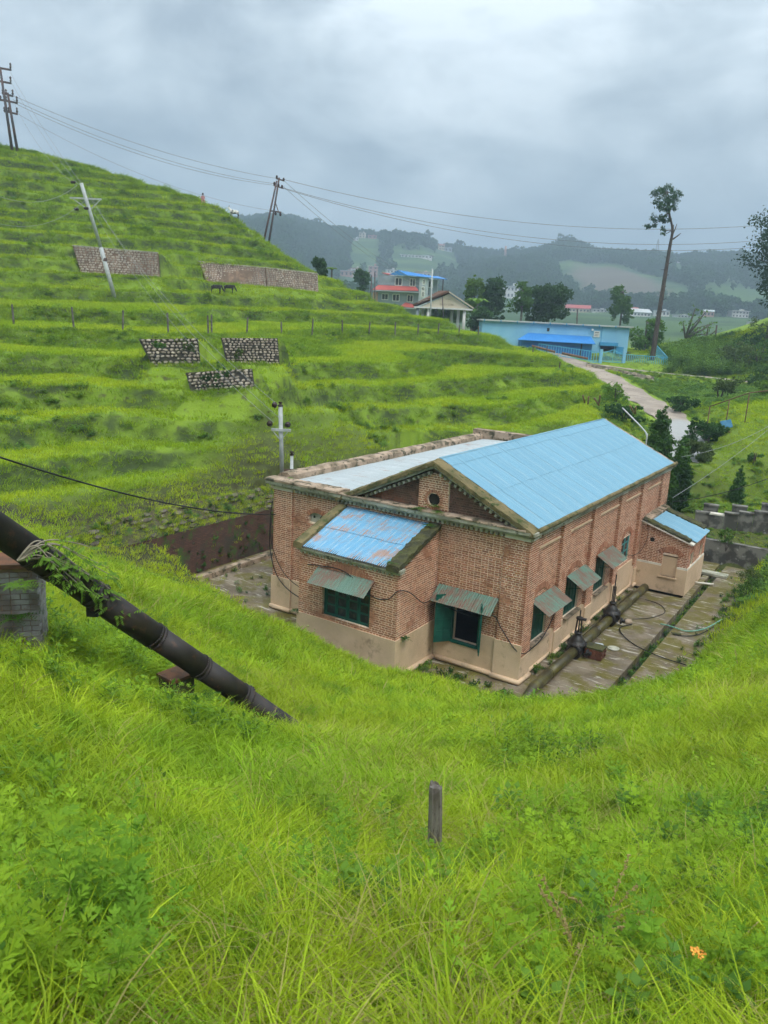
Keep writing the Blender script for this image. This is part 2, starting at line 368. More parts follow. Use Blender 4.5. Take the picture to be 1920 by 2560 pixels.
# ground material: soil and turf, greener field colours across the valley
def ground_mat():
    m_, t, o = newmat('ground_turf'); N = NT(t); v = N.vec('World')
    dist = N.n('ShaderNodeVectorMath', operation='LENGTH'); N.l(v, dist.inputs[0])
    far = N.ramp(dist.outputs['Value'], 130, 260)
    c = N.mix(N.ramp(N.noise(v, 0.35), .4, .65), (.16, .25, .02), (.20, .30, .024))
    c = N.mix(N.ramp(N.noise(v, 2.3, 5), .56, .72), c, (.09, .10, .03))
    c = N.mix(N.math('MULTIPLY', N.attr('riser'), N.ramp(N.noise(v, .6, 4), .35, .6)), c, (.05, .075, .02))  # riser ground darkened: weedy soil plus slope shade painted in
    c = N.mix(N.attr('turf'), N.mix(N.ramp(N.noise(v, 3.0, 4), .4, .6), (.055, .06, .02), (.035, .03, .015)), c)
    fc = N.mix(N.ramp(N.noise(v, .012, 4), .42, .6), (.028, .072, .02), (.055, .11, .025))
    fc = N.mix(N.ramp(N.noise(v, .03, 5, .6), .5, .66), fc, (.022, .055, .018))
    v2 = N.vec('World', (0.004, 0.02, 0.12)); st = N.noise(v2, 1.0, 3)
    fc = N.mix(N.ramp(st, .5, .62), fc, (.075, .13, .03))
    # bare landslip scar on the far slope
    p = at(1532, 740, 640)
    sub = N.n('ShaderNodeVectorMath', operation='SUBTRACT'); N.l(v, sub.inputs[0]); sub.inputs[1].default_value = tuple(p)
    mul = N.n('ShaderNodeVectorMath', operation='MULTIPLY'); N.l(sub.outputs[0], mul.inputs[0]); mul.inputs[1].default_value = (1 / 34, 1 / 105, 0)
    ln = N.n('ShaderNodeVectorMath', operation='LENGTH'); N.l(mul.outputs[0], ln.inputs[0])
    scar = N.ramp(N.math('ADD', ln.outputs['Value'], N.math('MULTIPLY', N.noise(v, .03, 6, .7), 1.3)), 1.75, 1.3)
    fc = N.mix(N.math('MULTIPLY', scar, .8), fc, (.13, .095, .075))
    c = N.mix(far, c, fc)
    N.bsdf(o, c, .95, N.noise(v, 9, 5), .5, .05)
    return m_
me.materials.append(ground_mat())
ground = link('ground', me); tag(ground, kind='structure')
# ------------------------------------------------------------------ the brick powerhouse
M = {}
def brick_mat(name, c1, c2, objr=False):
    m_, t, o = newmat(name); N = NT(t); v = N.vec('World')
    r_ = N.rand() if objr else N.attr('rnd')
    c = N.mix(r_, c1, c2)
    red = N.ramp(N.noise(v, .7, 4), .50, .64)
    c = N.mix(N.math('MULTIPLY', red, .5), c, (.38, .13, .065))
    soot = N.ramp(N.noise(N.vec('World', (1, 1, .4)), 1.5, 5, .65), .54, .78)
    c = N.mix(N.math('MULTIPLY', soot, .6), c, (.06, .04, .03))
    N.bsdf(o, c, .9, N.noise(v, 60, 3), .3, .004); return m_
M['brick'] = brick_mat('brick', (.27, .115, .065), (.53, .25, .15))
M['brick1'] = brick_mat('brick_single', (.27, .115, .065), (.53, .25, .15), True)
M['mortar'] = pm('mortar_joint', (.90, .72, .56), (.76, .57, .42), .6, .42, .66, .95, (.36, .19, .11), .9, .55, .68)
M['mortar_dark'] = pm('sooty_joint', (.16, .11, .08), (.30, .2, .14), 1.5, .4, .7, .95)
M['plaster'] = pm('cream_plaster', (.66, .48, .32), (.56, .40, .26), .9, .4, .65, .9, (.30, .21, .13), 1.6, .57, .74, bs=.1)
M['cement'] = pm('grey_cement_trim', (.44, .43, .35), (.28, .27, .2), 2.0, .4, .62, .95, (.07, .075, .04), 5, .55, .7)
M['moss'] = pm('mossy_coping', (.20, .155, .075), (.115, .10, .045), 1.5, .42, .6, .98, (.055, .07, .02), 4.5, .52, .64, bs=.8, bd=.03)
M['moss_dark'] = pm('dark_moss_coping', (.085, .085, .03), (.05, .05, .028), 2.5, .4, .6, .98, (.15, .125, .08), 7, .58, .68, bs=.9, bd=.04)
M['pale_coping'] = pm('weathered_coping', (.40, .30, .22), (.22, .165, .11), 1.6, .40, .60, .97, (.06, .055, .03), 3.0, .50, .62, bs=.6, bd=.02)
M['white'] = pm('white_trim', (.68, .64, .55), (.55, .5, .42), 3, .45, .65, .9)
def sheet_mat(name, base, fade, rust, rlo, rhi, vs=(.35, 6, 1), var=.05, rough=.55):
    m_, t, o = newmat(name); N = NT(t); v = N.vec('World'); lv = N.vec('Object', vs)
    c = N.mix(N.ramp(N.noise(lv, 1.6, 6, .65), .46, .74), base, fade)
    rn_ = N.math('ADD', N.math('MULTIPLY', N.noise(v, 1.15, 6, .7, .6), .55), N.math('MULTIPLY', N.noise(lv, 2.6, 5, .65), .45))
    c = N.mix(N.ramp(rn_, rlo - .01, rhi - .02), c, rust)
    f = N.math('MULTIPLY_ADD', N.rand(), var); f.node.inputs[2].default_value = 1 - var / 2
    c = N.mix(1.0, c, f, 'MULTIPLY')
    N.bsdf(o, c, rough, N.noise(v, 8, 3), .15, .01, 0.0, .4); return m_
M['blue_sheet'] = sheet_mat('blue_roof_sheet', (.14, .31, .42), (.31, .44, .49), (.35, .37, .36), .60, .70, (7.0, .22, 1))
M['bay_sheet'] = sheet_mat('rusted_blue_sheet', (.13, .34, .52), (.48, .52, .53), (.34, .22, .17), .50, .62, (5.0, .5, 1))
M['zinc_sheet'] = sheet_mat('grey_zinc_sheet', (.36, .40, .41), (.50, .53, .53), (.30, .19, .15), .55, .68, (5, .4, 1))
M['canopy'] = sheet_mat('green_canopy_sheet', (.105, .19, .145), (.17, .25, .20), (.17, .10, .07), .445, .58, (6, .6, 1), rough=.7)
M['green'] = pm('green_joinery', (.008, .075, .055), (.012, .10, .072), 4, .4, .6, .5, (.02, .05, .035), 9, .6, .75, bs=.1)
M['green_pale'] = pm('pale_green_joinery', (.05, .20, .185), (.07, .24, .22), 4, .4, .6, .6)
M['dark'] = pm('dark_interior', (.02, .018, .015), (.03, .025, .02), 2)  # near-black; on the hole discs it stands for painted shade
M['black'] = pm('black_cable', (.012, .012, .013), rough=.6)
def glass_mat():
    m_, t, o = newmat('old_window_glass'); N = NT(t); v = N.vec('World')
    c = N.mix(N.ramp(N.noise(v, 6), .45, .7), (.02, .022, .024), (.07, .06, .055))
    N.bsdf(o, c, .12, None, spec=.5); return m_
M['glass'] = glass_mat()

PH = empty('powerhouse', (BX, BY, 0), -BYAW)
tag(PH, 'old brick powerhouse with long blue sheet roof and green shutters', 'building')
BL, BH, JT = .228, .0715, .0205
ALLB = []        # every brick: (centre, half length, along, outward)
def slab(mb, ax, plane, thick, u0, u1, z0, z1, holes=()):
    """wall of given thickness behind a plane; ax 'y': plane y=const seen from -y, ax 'x': plane x=const seen from +x"""
    us = sorted({u0, u1, *[h for q in holes for h in q[:2] if u0 < h < u1]}); zs = sorted({z0, z1, *[h for q in holes for h in q[2:4] if z0 < h < z1]})
    for a, b in zip(us[:-1], us[1:]):
        for c, d in zip(zs[:-1], zs[1:]):
            um, zm = (a + b) / 2, (c + d) / 2
            if any(q[0] < um < q[1] and q[2] < zm < q[3] for q in holes): continue
            if ax == 'y': mb.bx(a, b, plane, plane + thick, c, d)
            else: mb.bx(plane - thick, plane, a, b, c, d)
def bricks(ax, plane, ivf, z0, z1, holes=(), near=True, dirt=False):
    n = int(round((z1 - z0) / BH))
    for i in range(n):
        za, zb = z0 + i * BH, z0 + (i + 1) * BH - JT; zm = (za + zb) / 2
        iv = [ivf(zm)] if not isinstance(ivf, tuple) else [ivf]
        for h in holes:
            hz1 = h[3]; a_, b_ = h[0], h[1]
            if len(h) > 4:      # arched or round opening
                if h[4] == 'o':
                    r_ = (h[1] - h[0]) / 2; dz = zm - (h[2] + h[3]) / 2
                    if abs(dz) >= r_: continue
                    q = math.sqrt(r_ * r_ - dz * dz); cx = (h[0] + h[1]) / 2; a_, b_ = cx - q, cx + q
            if not (h[2] - .02 < zm < hz1 + .02): continue
            nv = []
            for s_, e_ in iv:
                if e_ <= a_ or s_ >= b_: nv.append((s_, e_))
                else:
                    if a_ - s_ > .03: nv.append((s_, a_))
                    if e_ - b_ > .03: nv.append((b_, e_))
            iv = nv
        L = BL if i % 2 else BL / 2 + .004
        for s_, e_ in iv:
            if e_ - s_ < .04: continue
            off = -(.06 if i % 2 else .0); u = s_ + off
            while u < e_ - .015:
                a, b = max(u, s_), min(u + L - JT, e_)
                if b - a > .025:
                    um = (a + b) / 2; full = (b - a) > L - JT - .003
                    ALLB.append((ax, plane + random.uniform(-.004, .003) * (1 if ax == 'x' else 1), um, (b - a) / 2, za, zb, L if (full and near) else 0, dirt))
                u += L
def arch(ax, plane, uc, zc, r0, r1, a0, a1, n):
    """ring of brick voussoirs"""
    mb = MB()
    for i in range(n):
        t0 = a0 + (a1 - a0) * i / n; t1 = a0 + (a1 - a0) * (i + .8) / n
        P = [(uc + r_ * math.cos(t), zc + r_ * math.sin(t)) for r_, t in ((r0, t0), (r1, t0), (r1, t1), (r0, t1))]
        if ax == 'y': mb.prism([(u, plane, z) for u, z in P], (0, -.018, 0))
        else: mb.prism([(plane, u, z) for u, z in P], (.018, 0, 0))
    mb.a = [random.random() for _ in mb.f]
    return mb

# --- front: gable end and wing share one plane; panels set back from the corner pilasters
FW = (-2.46, -1.41, .76, 2.42)
core = MB()
slab(core, 'y', .074, .33, -10, -.135, 0, 4.8, [FW, (-8.41, -7.67, 3.62, 3.98)])
core.bx(-.83, -.012, .012, .074, 0, 4.62); core.bx(-9.988, -9.13, .012, .074, 0, 4.62)
wall_front = core.build('front_wall', M['mortar'], PH)
bricks('y', .06, (-9.13, -.83), 1.30, 4.62, [FW, (-6.86, -3.09, 0, 3.75), (-8.41, -7.67, 3.62, 3.98)])
bricks('x', -9.118, (.0, .06), 1.30, 4.57, near=False); bricks('y', 0.0, (-.83, 0), 1.30, 4.57); bricks('y', 0.0, (-10, -9.13), 1.30, 4.57)
# tympanum
g = MB()
SL = .475; GX = -3.35; GA = 6.20
def gz_(x): return GA - SL * abs(x - GX)
pts_l = [(-6.4, .15, 4.8), (-.3, .15, 4.8), (-.3, .15, gz_(-.3)), (GX, .15, GA + .12), (-6.4, .15, gz_(-6.4))]
g.prism(pts_l, (0, .3, 0))
tym = g.build('gable_wall', M['mortar_dark'], PH)
bricks('y', .13, lambda z: (GX - (GA - z) / SL + .1, -3.95), 4.98, 5.86, near=False, dirt=True); bricks('y', .13, lambda z: (-2.87, GX + (GA - z) / SL - .1), 4.98, 5.92, near=False, dirt=True)
pn = MB()
oc = (-3.61, -3.17, 5.06, 5.50, 'o')
zs_ = np.linspace(4.98, 6.12, 24)
for a, b in zip(zs_[:-1], zs_[1:]):
    zm = (a + b) / 2; xa, xb = max(-3.95, GX - (GA - zm) / SL + .1), min(-2.87, GX + (GA - zm) / SL - .1)
    dz = zm - 5.28
    if abs(dz) < .22:
        q = math.sqrt(.22 ** 2 - dz * dz); pn.bx(xa, -3.39 - q, .062, .15, a, b); pn.bx(-3.39 + q, xb, .062, .15, a, b)
    elif xb > xa: pn.bx(xa, xb, .062, .15, a, b)
pn.build('gable_panel', M['mortar'], PH)
bricks('y', .05, lambda z: (max(-3.95, GX - (GA - z) / SL + .1), min(-2.87, GX + (GA - z) / SL - .1)), 4.98, 6.1, [(-3.72, -3.06, 4.95, 5.61, 'o')])
arch('y', .06, -3.39, 5.28, .225, .33, 0, 2 * math.pi, 26).build('oculus_ring', M['brick'], PH)
MB().lathe((-3.39, .135, 5.28), [(.22, 0), (.22, .01)], 24, 'Y').build('oculus_dark_disc', M['dark'], PH)  # dark disc closing the recess; the depth shade is painted on
# --- right-hand long wall
WIN = [(.86, 2.22, .99, 2.48), (3.86, 5.22, .99, 2.48), (6.92, 8.2, 1.02, 2.5), (10.05, 11.15, 1.45, 2.5)]
PIL = [(0, .76), (2.76, 3.42), (5.74, 6.42), (8.86, 9.5), (11.82, 12.6), (15.0, 16.2)]
core = MB()
slab(core, 'x', -.132, .33, .404, 16.2, 0, 4.8, WIN)
for a, b in PIL: core.bx(-.132, -.012, max(a, .012), b, 0, 4.62)
wall_side = core.build('side_wall', M['mortar'], PH)
bricks('x', -.12, (.76, 15.0), .98, 4.62, WIN + [(a, b, 0, 5) for a, b in PIL])
for a, b in PIL:
    bricks('x', 0.0, (a, b), .86, 4.57, near=a < 3)
    if a > 0: bricks('y', a - .012, (-.12, 0), .98, 4.57, near=False)
for (a, b), (c, d) in zip(PIL[:-1], PIL[1:]): MB().bx(-.125, -.06, b + .06, c - .06, 4.14, 4.2).build('string_course', M['plaster'], PH)
for i, wv in enumerate(WIN):
    uc = (wv[0] + wv[1]) / 2; hw = (wv[1] - wv[0]) / 2 + .06
    arch('x', -.115, uc, wv[3] - .55, .78, .98, R(38), R(142), 20).build('window_arch', M['brick'], PH)
# --- other walls, floor
core = MB(); core.bx(-10, -9.67, .41, 16.2, 0, 4.8); core.bx(-9.66, -.5, 15.87, 16.2, 0, 4.8); core.bx(-6.95, -6.75, .42, 15.86, 0, 4.9)
core.build('rear_wall', M['mortar'], PH)
# far gable
g = MB(); g.prism([(-6.9, 15.9, 4.8), (-.05, 15.9, 4.8), (-.05, 15.9, gz_(-.05)), (GX, 15.9, GA + .1), (-6.9, 15.9, gz_(-6.9))], (0, .28, 0)); g.build('rear_gable', M['mortar'], PH)
fl = MB(); fl.bx(-9.6, -.5, .41, 15.8, -.1, .02); fl.build('floor', M['dark'], PH)

# --- plaster dado
def dado(fn): q = MB(); fn(q); q.build('plaster_dado', M['plaster'], PH)
dado(lambda q: slab(q, 'y', .03, .045, -3.03, -.86, 0, 1.30, [FW])); dado(lambda q: slab(q, 'y', .03, .045, -9.12, -6.92, 0, 1.30))
dado(lambda q: q.bx(-.86, .035, -.04, .012, 0, 1.30)); dado(lambda q: q.bx(-10.04, -9.12, -.04, .012, 0, 1.30))
for a, b in PIL: dado(lambda q: q.bx(-.012, .036, max(a, .0125), b + .03, 0, .85))
for (a, b), (c, d) in zip(PIL[:-1], PIL[1:]): dado(lambda q: slab(q, 'x', -.085, .045, b + .03, c, 0, .985 if b < 9 else 1.28, []))
def mould(pts, r=.085):
    MB().tube(pts, r, 10).build('base_moulding', M['plaster'], PH, True)
mould([(-3.0, .02, .1), (-.9, .02, .1)]); mould([(-.9, -.05, .1), (.05, -.05, .1), (.05, .75, .1)]); mould([(-10.05, -.05, .1), (-9.1, -.05, .1)]); mould([(-9.1, .02, .1), (-6.95, .02, .1)])
for (a, b), (c, d) in zip(PIL[:-1], PIL[1:]): mould([(-.08, b, .09), (-.08, c, .09)], .06)
for a, b in PIL[1:]: mould([(.04, a, .09), (.04, b, .09)], .07)

# --- cornices, dentils, copings
co = MB(); dn = MB()
co.bx(-10.12, .12, -.12, .16, 4.71, 4.80); co.bx(-10.2, .2, -.22, .20, 4.80, 4.90)
co.bx(.0, .12, .17, 16.3, 4.71, 4.80); co.bx(.0, .18, .21, 16.3, 4.80, 4.88)
co.build('cornice', M['cement'], PH)
x = -8.95
while x < -.95: dn.bx(x, x + .085, -.07, .06, 4.60, 4.70); x += .17
for (a, b), (c, d) in zip(PIL[:-1], PIL[1:]):
    y = b + .05
    while y < c - .1: dn.bx(-.12, .06, y, y + .08, 4.62, 4.705); y += .17
for sgn in (-1, 1):          # raking dentils
    n = 17
    for i in range(n):
        q = (i + .5) / n; xx = GX + sgn * (.12 + q * 3.05); zz = gz_(xx) + .02
        rot = Matrix.Rotation(math.atan(SL) * sgn, 3, 'Y'); dn.box((xx, .03, zz), (.085, .2, .09), rot)
tag(dn.build('dentil_course', M['cement'], PH), kind='stuff')
for q in [(-.84, .014, -.012, .1), (-10.014, -9.12, -.012, .1)] + [(-.05, .012, max(a, .11), b + .012) for a, b in PIL]:
    MB().bx(*q, 4.571, 4.705).build('pilaster_cap', M['white'], PH)
rc = MB(); rk = MB()
def rake(mb, xa, za, xb, zb, y0, y1, th):
    mb.prism([(xa, y0, za), (xb, y0, zb), (xb, y0, zb + th), (xa, y0, za + th)], (0, y1 - y0, 0))
zr = lambda x: gz_(x) + .20
def rough_coping(name, m_, xa, za, xb, zb, y0, y1, th, n=16, amp=.018, seed=1):
    """weathered coping: a slab with an uneven top"""
    r_ = random.Random(seed); mb = MB(); Vv = []; Fv = []
    for i in range(n + 1):
        t = i / n; x_ = xa + (xb - xa) * t; z_ = za + (zb - za) * t
        for j, (yy, zz) in enumerate([(y0, 0), (y0, th * .75), (y0 + (y1 - y0) * .2, th), (y0 + (y1 - y0) * .5, th * 1.05), (y0 + (y1 - y0) * .8, th), (y1, th * .8), (y1, 0)]):
            a = 0 if j in (0, 6) else amp
            Vv.append((x_, yy + r_.uniform(-a, a), z_ + zz + r_.uniform(-a, a)))
    for i in range(n):
        for j in range(6): Fv.append((i * 7 + j, i * 7 + j + 1, (i + 1) * 7 + j + 1, (i + 1) * 7 + j))
    Fv += [tuple(range(6, -1, -1)), tuple(range(n * 7, n * 7 + 7))]
    mb.add(Vv, Fv); return mb.build(name, m_, PH)
rough_coping('gable_coping', M['moss'], GX - 3.68, zr(GX - 3.68), GX, zr(GX), -.22, .36, .19, 30, seed=2)
rough_coping('gable_coping', M['moss'], GX, zr(GX), GX + 3.5, zr(GX + 3.5), -.22, .36, .19, 30, seed=3)
rough_coping('gable_coping', M['pale_coping'], GX - 3.6, zr(GX - 3.6), GX, zr(GX), 15.92, 16.36, .17, 24, seed=4)
rough_coping('gable_coping', M['pale_coping'], GX, zr(GX), GX + 3.5, zr(GX + 3.5), 15.92, 16.36, .17, 24, seed=5)
mr = MB()                       # raking cornice under the coping
for sgn in (-1, 1): rake(mr, GX, zr(GX) - .075, GX + sgn * 3.5, zr(GX + sgn * 3.5) - .075, -.14, .14, .07)
mr.build('raking_cornice', M['cement'], PH)
rough_coping('ledge', M['pale_coping'], -6.95, 4.90, -.1, 4.90, -.24, .16, .06, 40, .012, 6)
# eave roll along the side wall, far eave
er = MB(); er.tube([(.17, y, 4.915 + .008 * math.sin(y * 3.1)) for y in np.linspace(.1, 16.3, 40)], .075, 8); er.build('eave_roll', M['moss'], PH, True)
# parapet round the wing
rough_coping('parapet', M['pale_coping'], -10.22, 4.9, -6.9, 4.92, -.26, .42, .10, 24, .015, 7)
pw = MB()
Vv = []; n = 46
def ring(y): 
    j = lambda a: random.uniform(-a, a)
    return [(-10.16, y, 4.6), (-10.16 + j(.012), y, 5.02 + j(.02)), (-10.02, y, 5.13 + j(.015)), (-9.74, y, 5.13 + j(.015)), (-9.6 + j(.012), y, 5.05 + j(.02)), (-9.55, y, 4.6)]
Vv = sum([ring(y) for y in np.linspace(.425, 16.3, n)], [])
pw.add(Vv, [(i * 6 + j, i * 6 + j + 1, i * 6 + j + 7, i * 6 + j + 6) for i in range(n - 1) for j in range(5)] + [(5, 4, 3, 2, 1, 0), tuple(range((n - 1) * 6, n * 6))])
pw.build('parapet', M['pale_coping'], PH)
pb = MB(); pb.bx(-10.2, -7.0, 15.9, 16.45, 4.6, 5.32); pb.build('parapet', M['pale_coping'], PH)

# --- roof sheets (each sheet its own piece)
def corr_mesh(name, wd, ln, m_, pitch=.076, amp=.011, sag=0.0):
    nx = max(6, int(wd / pitch * 6)); Vs = []; ny = 3
    for j in range(ny):
        for i in range(nx + 1):
            x_ = wd * i / nx; Vs.append((x_, ln * j / (ny - 1), amp * math.sin(2 * math.pi * x_ / pitch)))
    mb = MB(); mb.add(Vs, [(j * (nx + 1) + i, j * (nx + 1) + i + 1, (j + 1) * (nx + 1) + i + 1, (j + 1) * (nx + 1) + i) for j in range(ny - 1) for i in range(nx)])
    return mb.mesh(name, m_, True)
def frame(o, xdir, ydir, org):
    xd, yd = Vector(xdir).normalized(), Vector(ydir).normalized(); zd = xd.cross(yd)
    mm = Matrix((xd, yd, zd)).transposed().to_4x4(); mm.translation = Vector(org); o.matrix_local = mm
def sheets(parent, name, mat_, org, xdir, ydir, wtot, rows, nx, lift=.012, jit=.001):
    """rows: list of (start, length) down the slope"""
    wd = wtot / nx; xd, yd = Vector(xdir).normalized(), Vector(ydir).normalized(); zd = xd.cross(yd)
    if zd.z < 0: zd = -zd
    for k, (s0, ln) in enumerate(rows):
        me_ = corr_mesh(name, wd + .05, ln, mat_)
        for i in range(nx):
            o = link('roof_sheet', me_, parent)
            frame(o, xd, yd, Vector(org) + xd * (wd * i) + yd * (s0 + random.uniform(-.015, .015)) + zd * (lift * (len(rows) - k) + .003 * (i % 2) + random.uniform(0, jit)))
RZ = 6.56; EX, EZ = .20, 4.90; RX = -3.35
dk = MB(); dk.prism([(RX, .3, RZ - .05), (EX - .1, .3, EZ - .01), (EX - .1, .3, EZ - .04), (RX, .3, RZ - .09), (-6.85, .3, 4.86), (-6.85, .3, 4.89)], (0, 15.55, 0))
main_roof = dk.build('main_roof', M['dark'], PH)
sl_len = math.hypot(EX - RX, RZ - EZ)
sheets(main_roof, 'blue_sheet', M['blue_sheet'], (RX, .25, RZ), (0, 1, 0), (EX - RX, 0, EZ - RZ), 15.66, [(.0, .42), (.36, 1.62), (1.9, sl_len - 1.9)], 20)
sl2 = math.hypot(3.5, RZ - 4.9)
sheets(main_roof, 'zinc_sheet', M['zinc_sheet'], (RX, 15.9, RZ), (0, -1, 0), (-3.5, 0, 4.9 - RZ), 15.66, [(0, sl2 * .55), (sl2 * .5, sl2 * .5)], 10)
rg = MB(); rg.tube([(RX, .22, RZ + .02), (RX, 15.95, RZ + .02)], .05, 8); rg.build('ridge_cap', M['blue_sheet'], main_roof, True)
dk = MB(); dk.bx(-9.6, -6.8, .43, 15.9, 4.70, 4.76); wing_roof = dk.build('wing_roof', M['dark'], PH)
sheets(wing_roof, 'zinc_sheet', M['zinc_sheet'], (-9.62, .40, 4.84), (0, 1, 0), (1, 0, .03), 15.5, [(0, 2.75)], 18)

# --- front bay
BYF = -2.28; BW = (-5.88, -4.06, 1.48, 2.86)
core = MB()
slab(core, 'y', BYF + .012, .28, -6.86, -3.10, 0, 3.45, [BW])
sd_ = [(-3.102, BYF + .30, 0), (-3.102, .06, 0), (-3.102, .06, 4.36), (-3.102, BYF + .30, 3.52)]
core.prism(sd_, (-.26, 0, 0)); core.prism([(-6.6, y, z) for _, y, z in sd_], (-.26, 0, 0))
core.build('bay_wall', M['mortar'], PH)
bricks('y', BYF, (-6.86, -3.09), 1.345, 3.43, [BW])
nz = int((4.4 - 1.345) / BH)
bricks('x', -3.09, lambda z: (BYF if z < 3.44 else BYF + (z - 3.44) / (4.38 - 3.44) * 2.28, .06), 1.345, 4.36)
arch('y', BYF + .012, -4.97, 1.72, 1.38, 1.6, R(50), R(130), 30).build('window_arch', M['brick'], PH)
arch('y', BYF + .010, -4.97, 1.72, 1.62, 1.68, R(50), R(130), 16).build('window_arch', M['brick'], PH)
pl3 = MB(); pl3.bx(-6.9, -3.05, BYF - .035, BYF + .012, 0, 1.345)
slab(pl3, 'x', -3.05, .045, BYF + .0125, .0295, 0, 1.345); pl3.bx(-6.9, -6.86, BYF + .0125, .0295, 0, 1.345)
pl3.build('plaster_dado', M['plaster'], PH)
mould([(-6.9, BYF - .05, .1), (-3.03, BYF - .05, .1), (-3.03, -.05, .1)], .1); co = MB(); co.bx(-6.94, -3.0, BYF - .06, BYF + .2, 3.45, 3.52); co.bx(-6.98, -2.98, BYF - .12, BYF + .2, 3.525, 3.60); co.build('bay_cornice', M['cement'], PH)
dn = MB(); x = -6.8
while x < -3.2: dn.bx(x, x + .075, BYF - .04, BYF + .05, 3.375, 3.445); x += .15
tag(dn.build('dentil_course', M['cement'], PH), kind='stuff')
def slope_coping(name, m_, x0, x1, th, seed, amp):
    r_ = random.Random(seed); Vv = []; n = 20
    for i in range(n + 1):
        t = i / n; y = BYF - .14 + t * (2.28 + .12); z = 3.58 + t * .86
        for j, (xx, zz) in enumerate([(x0, -.05), (x0, th * .8), (x0 + (x1 - x0) * .3, th), (x0 + (x1 - x0) * .7, th), (x1, th * .8), (x1, -.05)]):
            a = 0 if j in (0, 5) else amp
            Vv.append((xx + r_.uniform(-a, a), y, z + zz + r_.uniform(-a, a)))
    mb = MB(); mb.add(Vv, [(i * 6 + j, (i + 1) * 6 + j, (i + 1) * 6 + j + 1, i * 6 + j + 1) for i in range(n) for j in range(5)] + [(0, 1, 2, 3, 4, 5), tuple(range(n * 6 + 5, n * 6 - 1, -1))])
    return mb.build(name, m_, PH)
slope_coping('bay_coping', M['moss'], -7.02, -6.68, .16, 11, .012)
slope_coping('bay_coping', M['moss_dark'], -3.46, -3.02, .15, 12, .035)
dk = MB(); dk.prism([(-6.7, BYF - .12, 3.60), (-6.7, .05, 4.43), (-6.7, .05, 4.38), (-6.7, BYF - .12, 3.55)], (3.25, 0, 0)); bay_roof = dk.build('bay_roof', M['dark'], PH)
yd = Vector((0, -2.28, -.83)); ln = yd.length
sheets(bay_roof, 'bay_sheet', M['bay_sheet'], (-6.7, .02, 4.47), (1, 0, 0), yd, 3.26, [(0, ln * .56), (ln * .52, ln * .53)], 7, lift=.014)

# --- joinery
def window_grid(name, u0, u1, z0, z1, leaves, rows, ax, plane, m_=None, depth=.06):
    """frame with leaves; each leaf has rows of panes"""
    m_ = m_ or M['green']; fr = MB(); fw_ = .055
    def bb(a, b, c, d, e0, e1):
        if ax == 'y': return (a, b, plane + e0, plane + e1, c, d)
        return (plane - e1, plane - e0, a, b, c, d)
    fr.bx(*bb(u0, u0 + fw_, z0, z1, 0, depth)); fr.bx(*bb(u1 - fw_, u1, z0, z1, 0, depth)); fr.bx(*bb(u0 + fw_, u1 - fw_, z0, z0 + fw_, 0, depth)); fr.bx(*bb(u0 + fw_, u1 - fw_, z1 - fw_, z1, 0, depth))
    lw = (u1 - u0 - 2 * fw_) / leaves; panes = []
    for k in range(leaves):
        a = u0 + fw_ + k * lw; s_ = .06
        fr.bx(*bb(a + .004, a + s_, z0 + fw_, z1 - fw_, .01, .05)); fr.bx(*bb(a + lw - s_, a + lw - .004, z0 + fw_, z1 - fw_, .01, .05))
        hz = (z1 - z0 - 2 * fw_) / rows
        for r_ in range(rows + 1):
            zc = z0 + fw_ + r_ * hz; fr.bx(*bb(a + s_, a + lw - s_, max(z0 + fw_, zc - .03), min(z1 - fw_, zc + .03), .012, .046))
        for r_ in range(rows): panes.append((a + s_ - .005, a + lw - s_ + .005, z0 + fw_ + r_ * hz + .025, z0 + fw_ + (r_ + 1) * hz - .025))
    wo_ = fr.build(name, m_, PH)
    for q in panes:
        g_ = MB(); g_.bx(*bb(*q, .026, .032)); g_.build('pane', M['glass'], wo_)
    return wo_
window_grid('window', BW[0], BW[1], BW[2], BW[3], 4, 4, 'y', BYF + .1)
def shutter_leaf(wd, ht):
    mb = MB(); mb.bx(0, wd, 0, .035, 0, ht)
    for c in range(2):
        for r_ in range(4):
            x0 = .05 + c * (wd / 2 - .03); z0 = .08 + r_ * (ht - .1) / 4; x1 = x0 + wd / 2 - .075; z1 = z0 + (ht - .1) / 4 - .06
            mb.bx(x0, x1, -.012, .0, z0, z1); mb.bx(x0, x1, .035, .047, z0, z1)
    return mb
fr = MB(); a, b, c, d = FW
fr.bx(a, a + .07, -.0, .12, c, d); fr.bx(b - .07, b, -.0, .12, c, d); fr.bx(a + .07, b - .07, -.02, .12, c, c + .07); fr.bx(a + .07, b - .07, 0, .12, d - .07, d)
fr.build('window', M['green'], PH)
lw = (b - a) / 2 + .04
s1 = shutter_leaf(lw, d - c - .05).build('shutter', M['green'], PH); s1.location = (a + .02, -.005, c + .03); s1.rotation_euler = (0, 0, R(180 + 52))
s2 = shutter_leaf(lw, d - c - .05).build('shutter', M['green'], PH); s2.location = (b - .02, -.005, c + .03); s2.rotation_euler = (0, 0, R(-62))
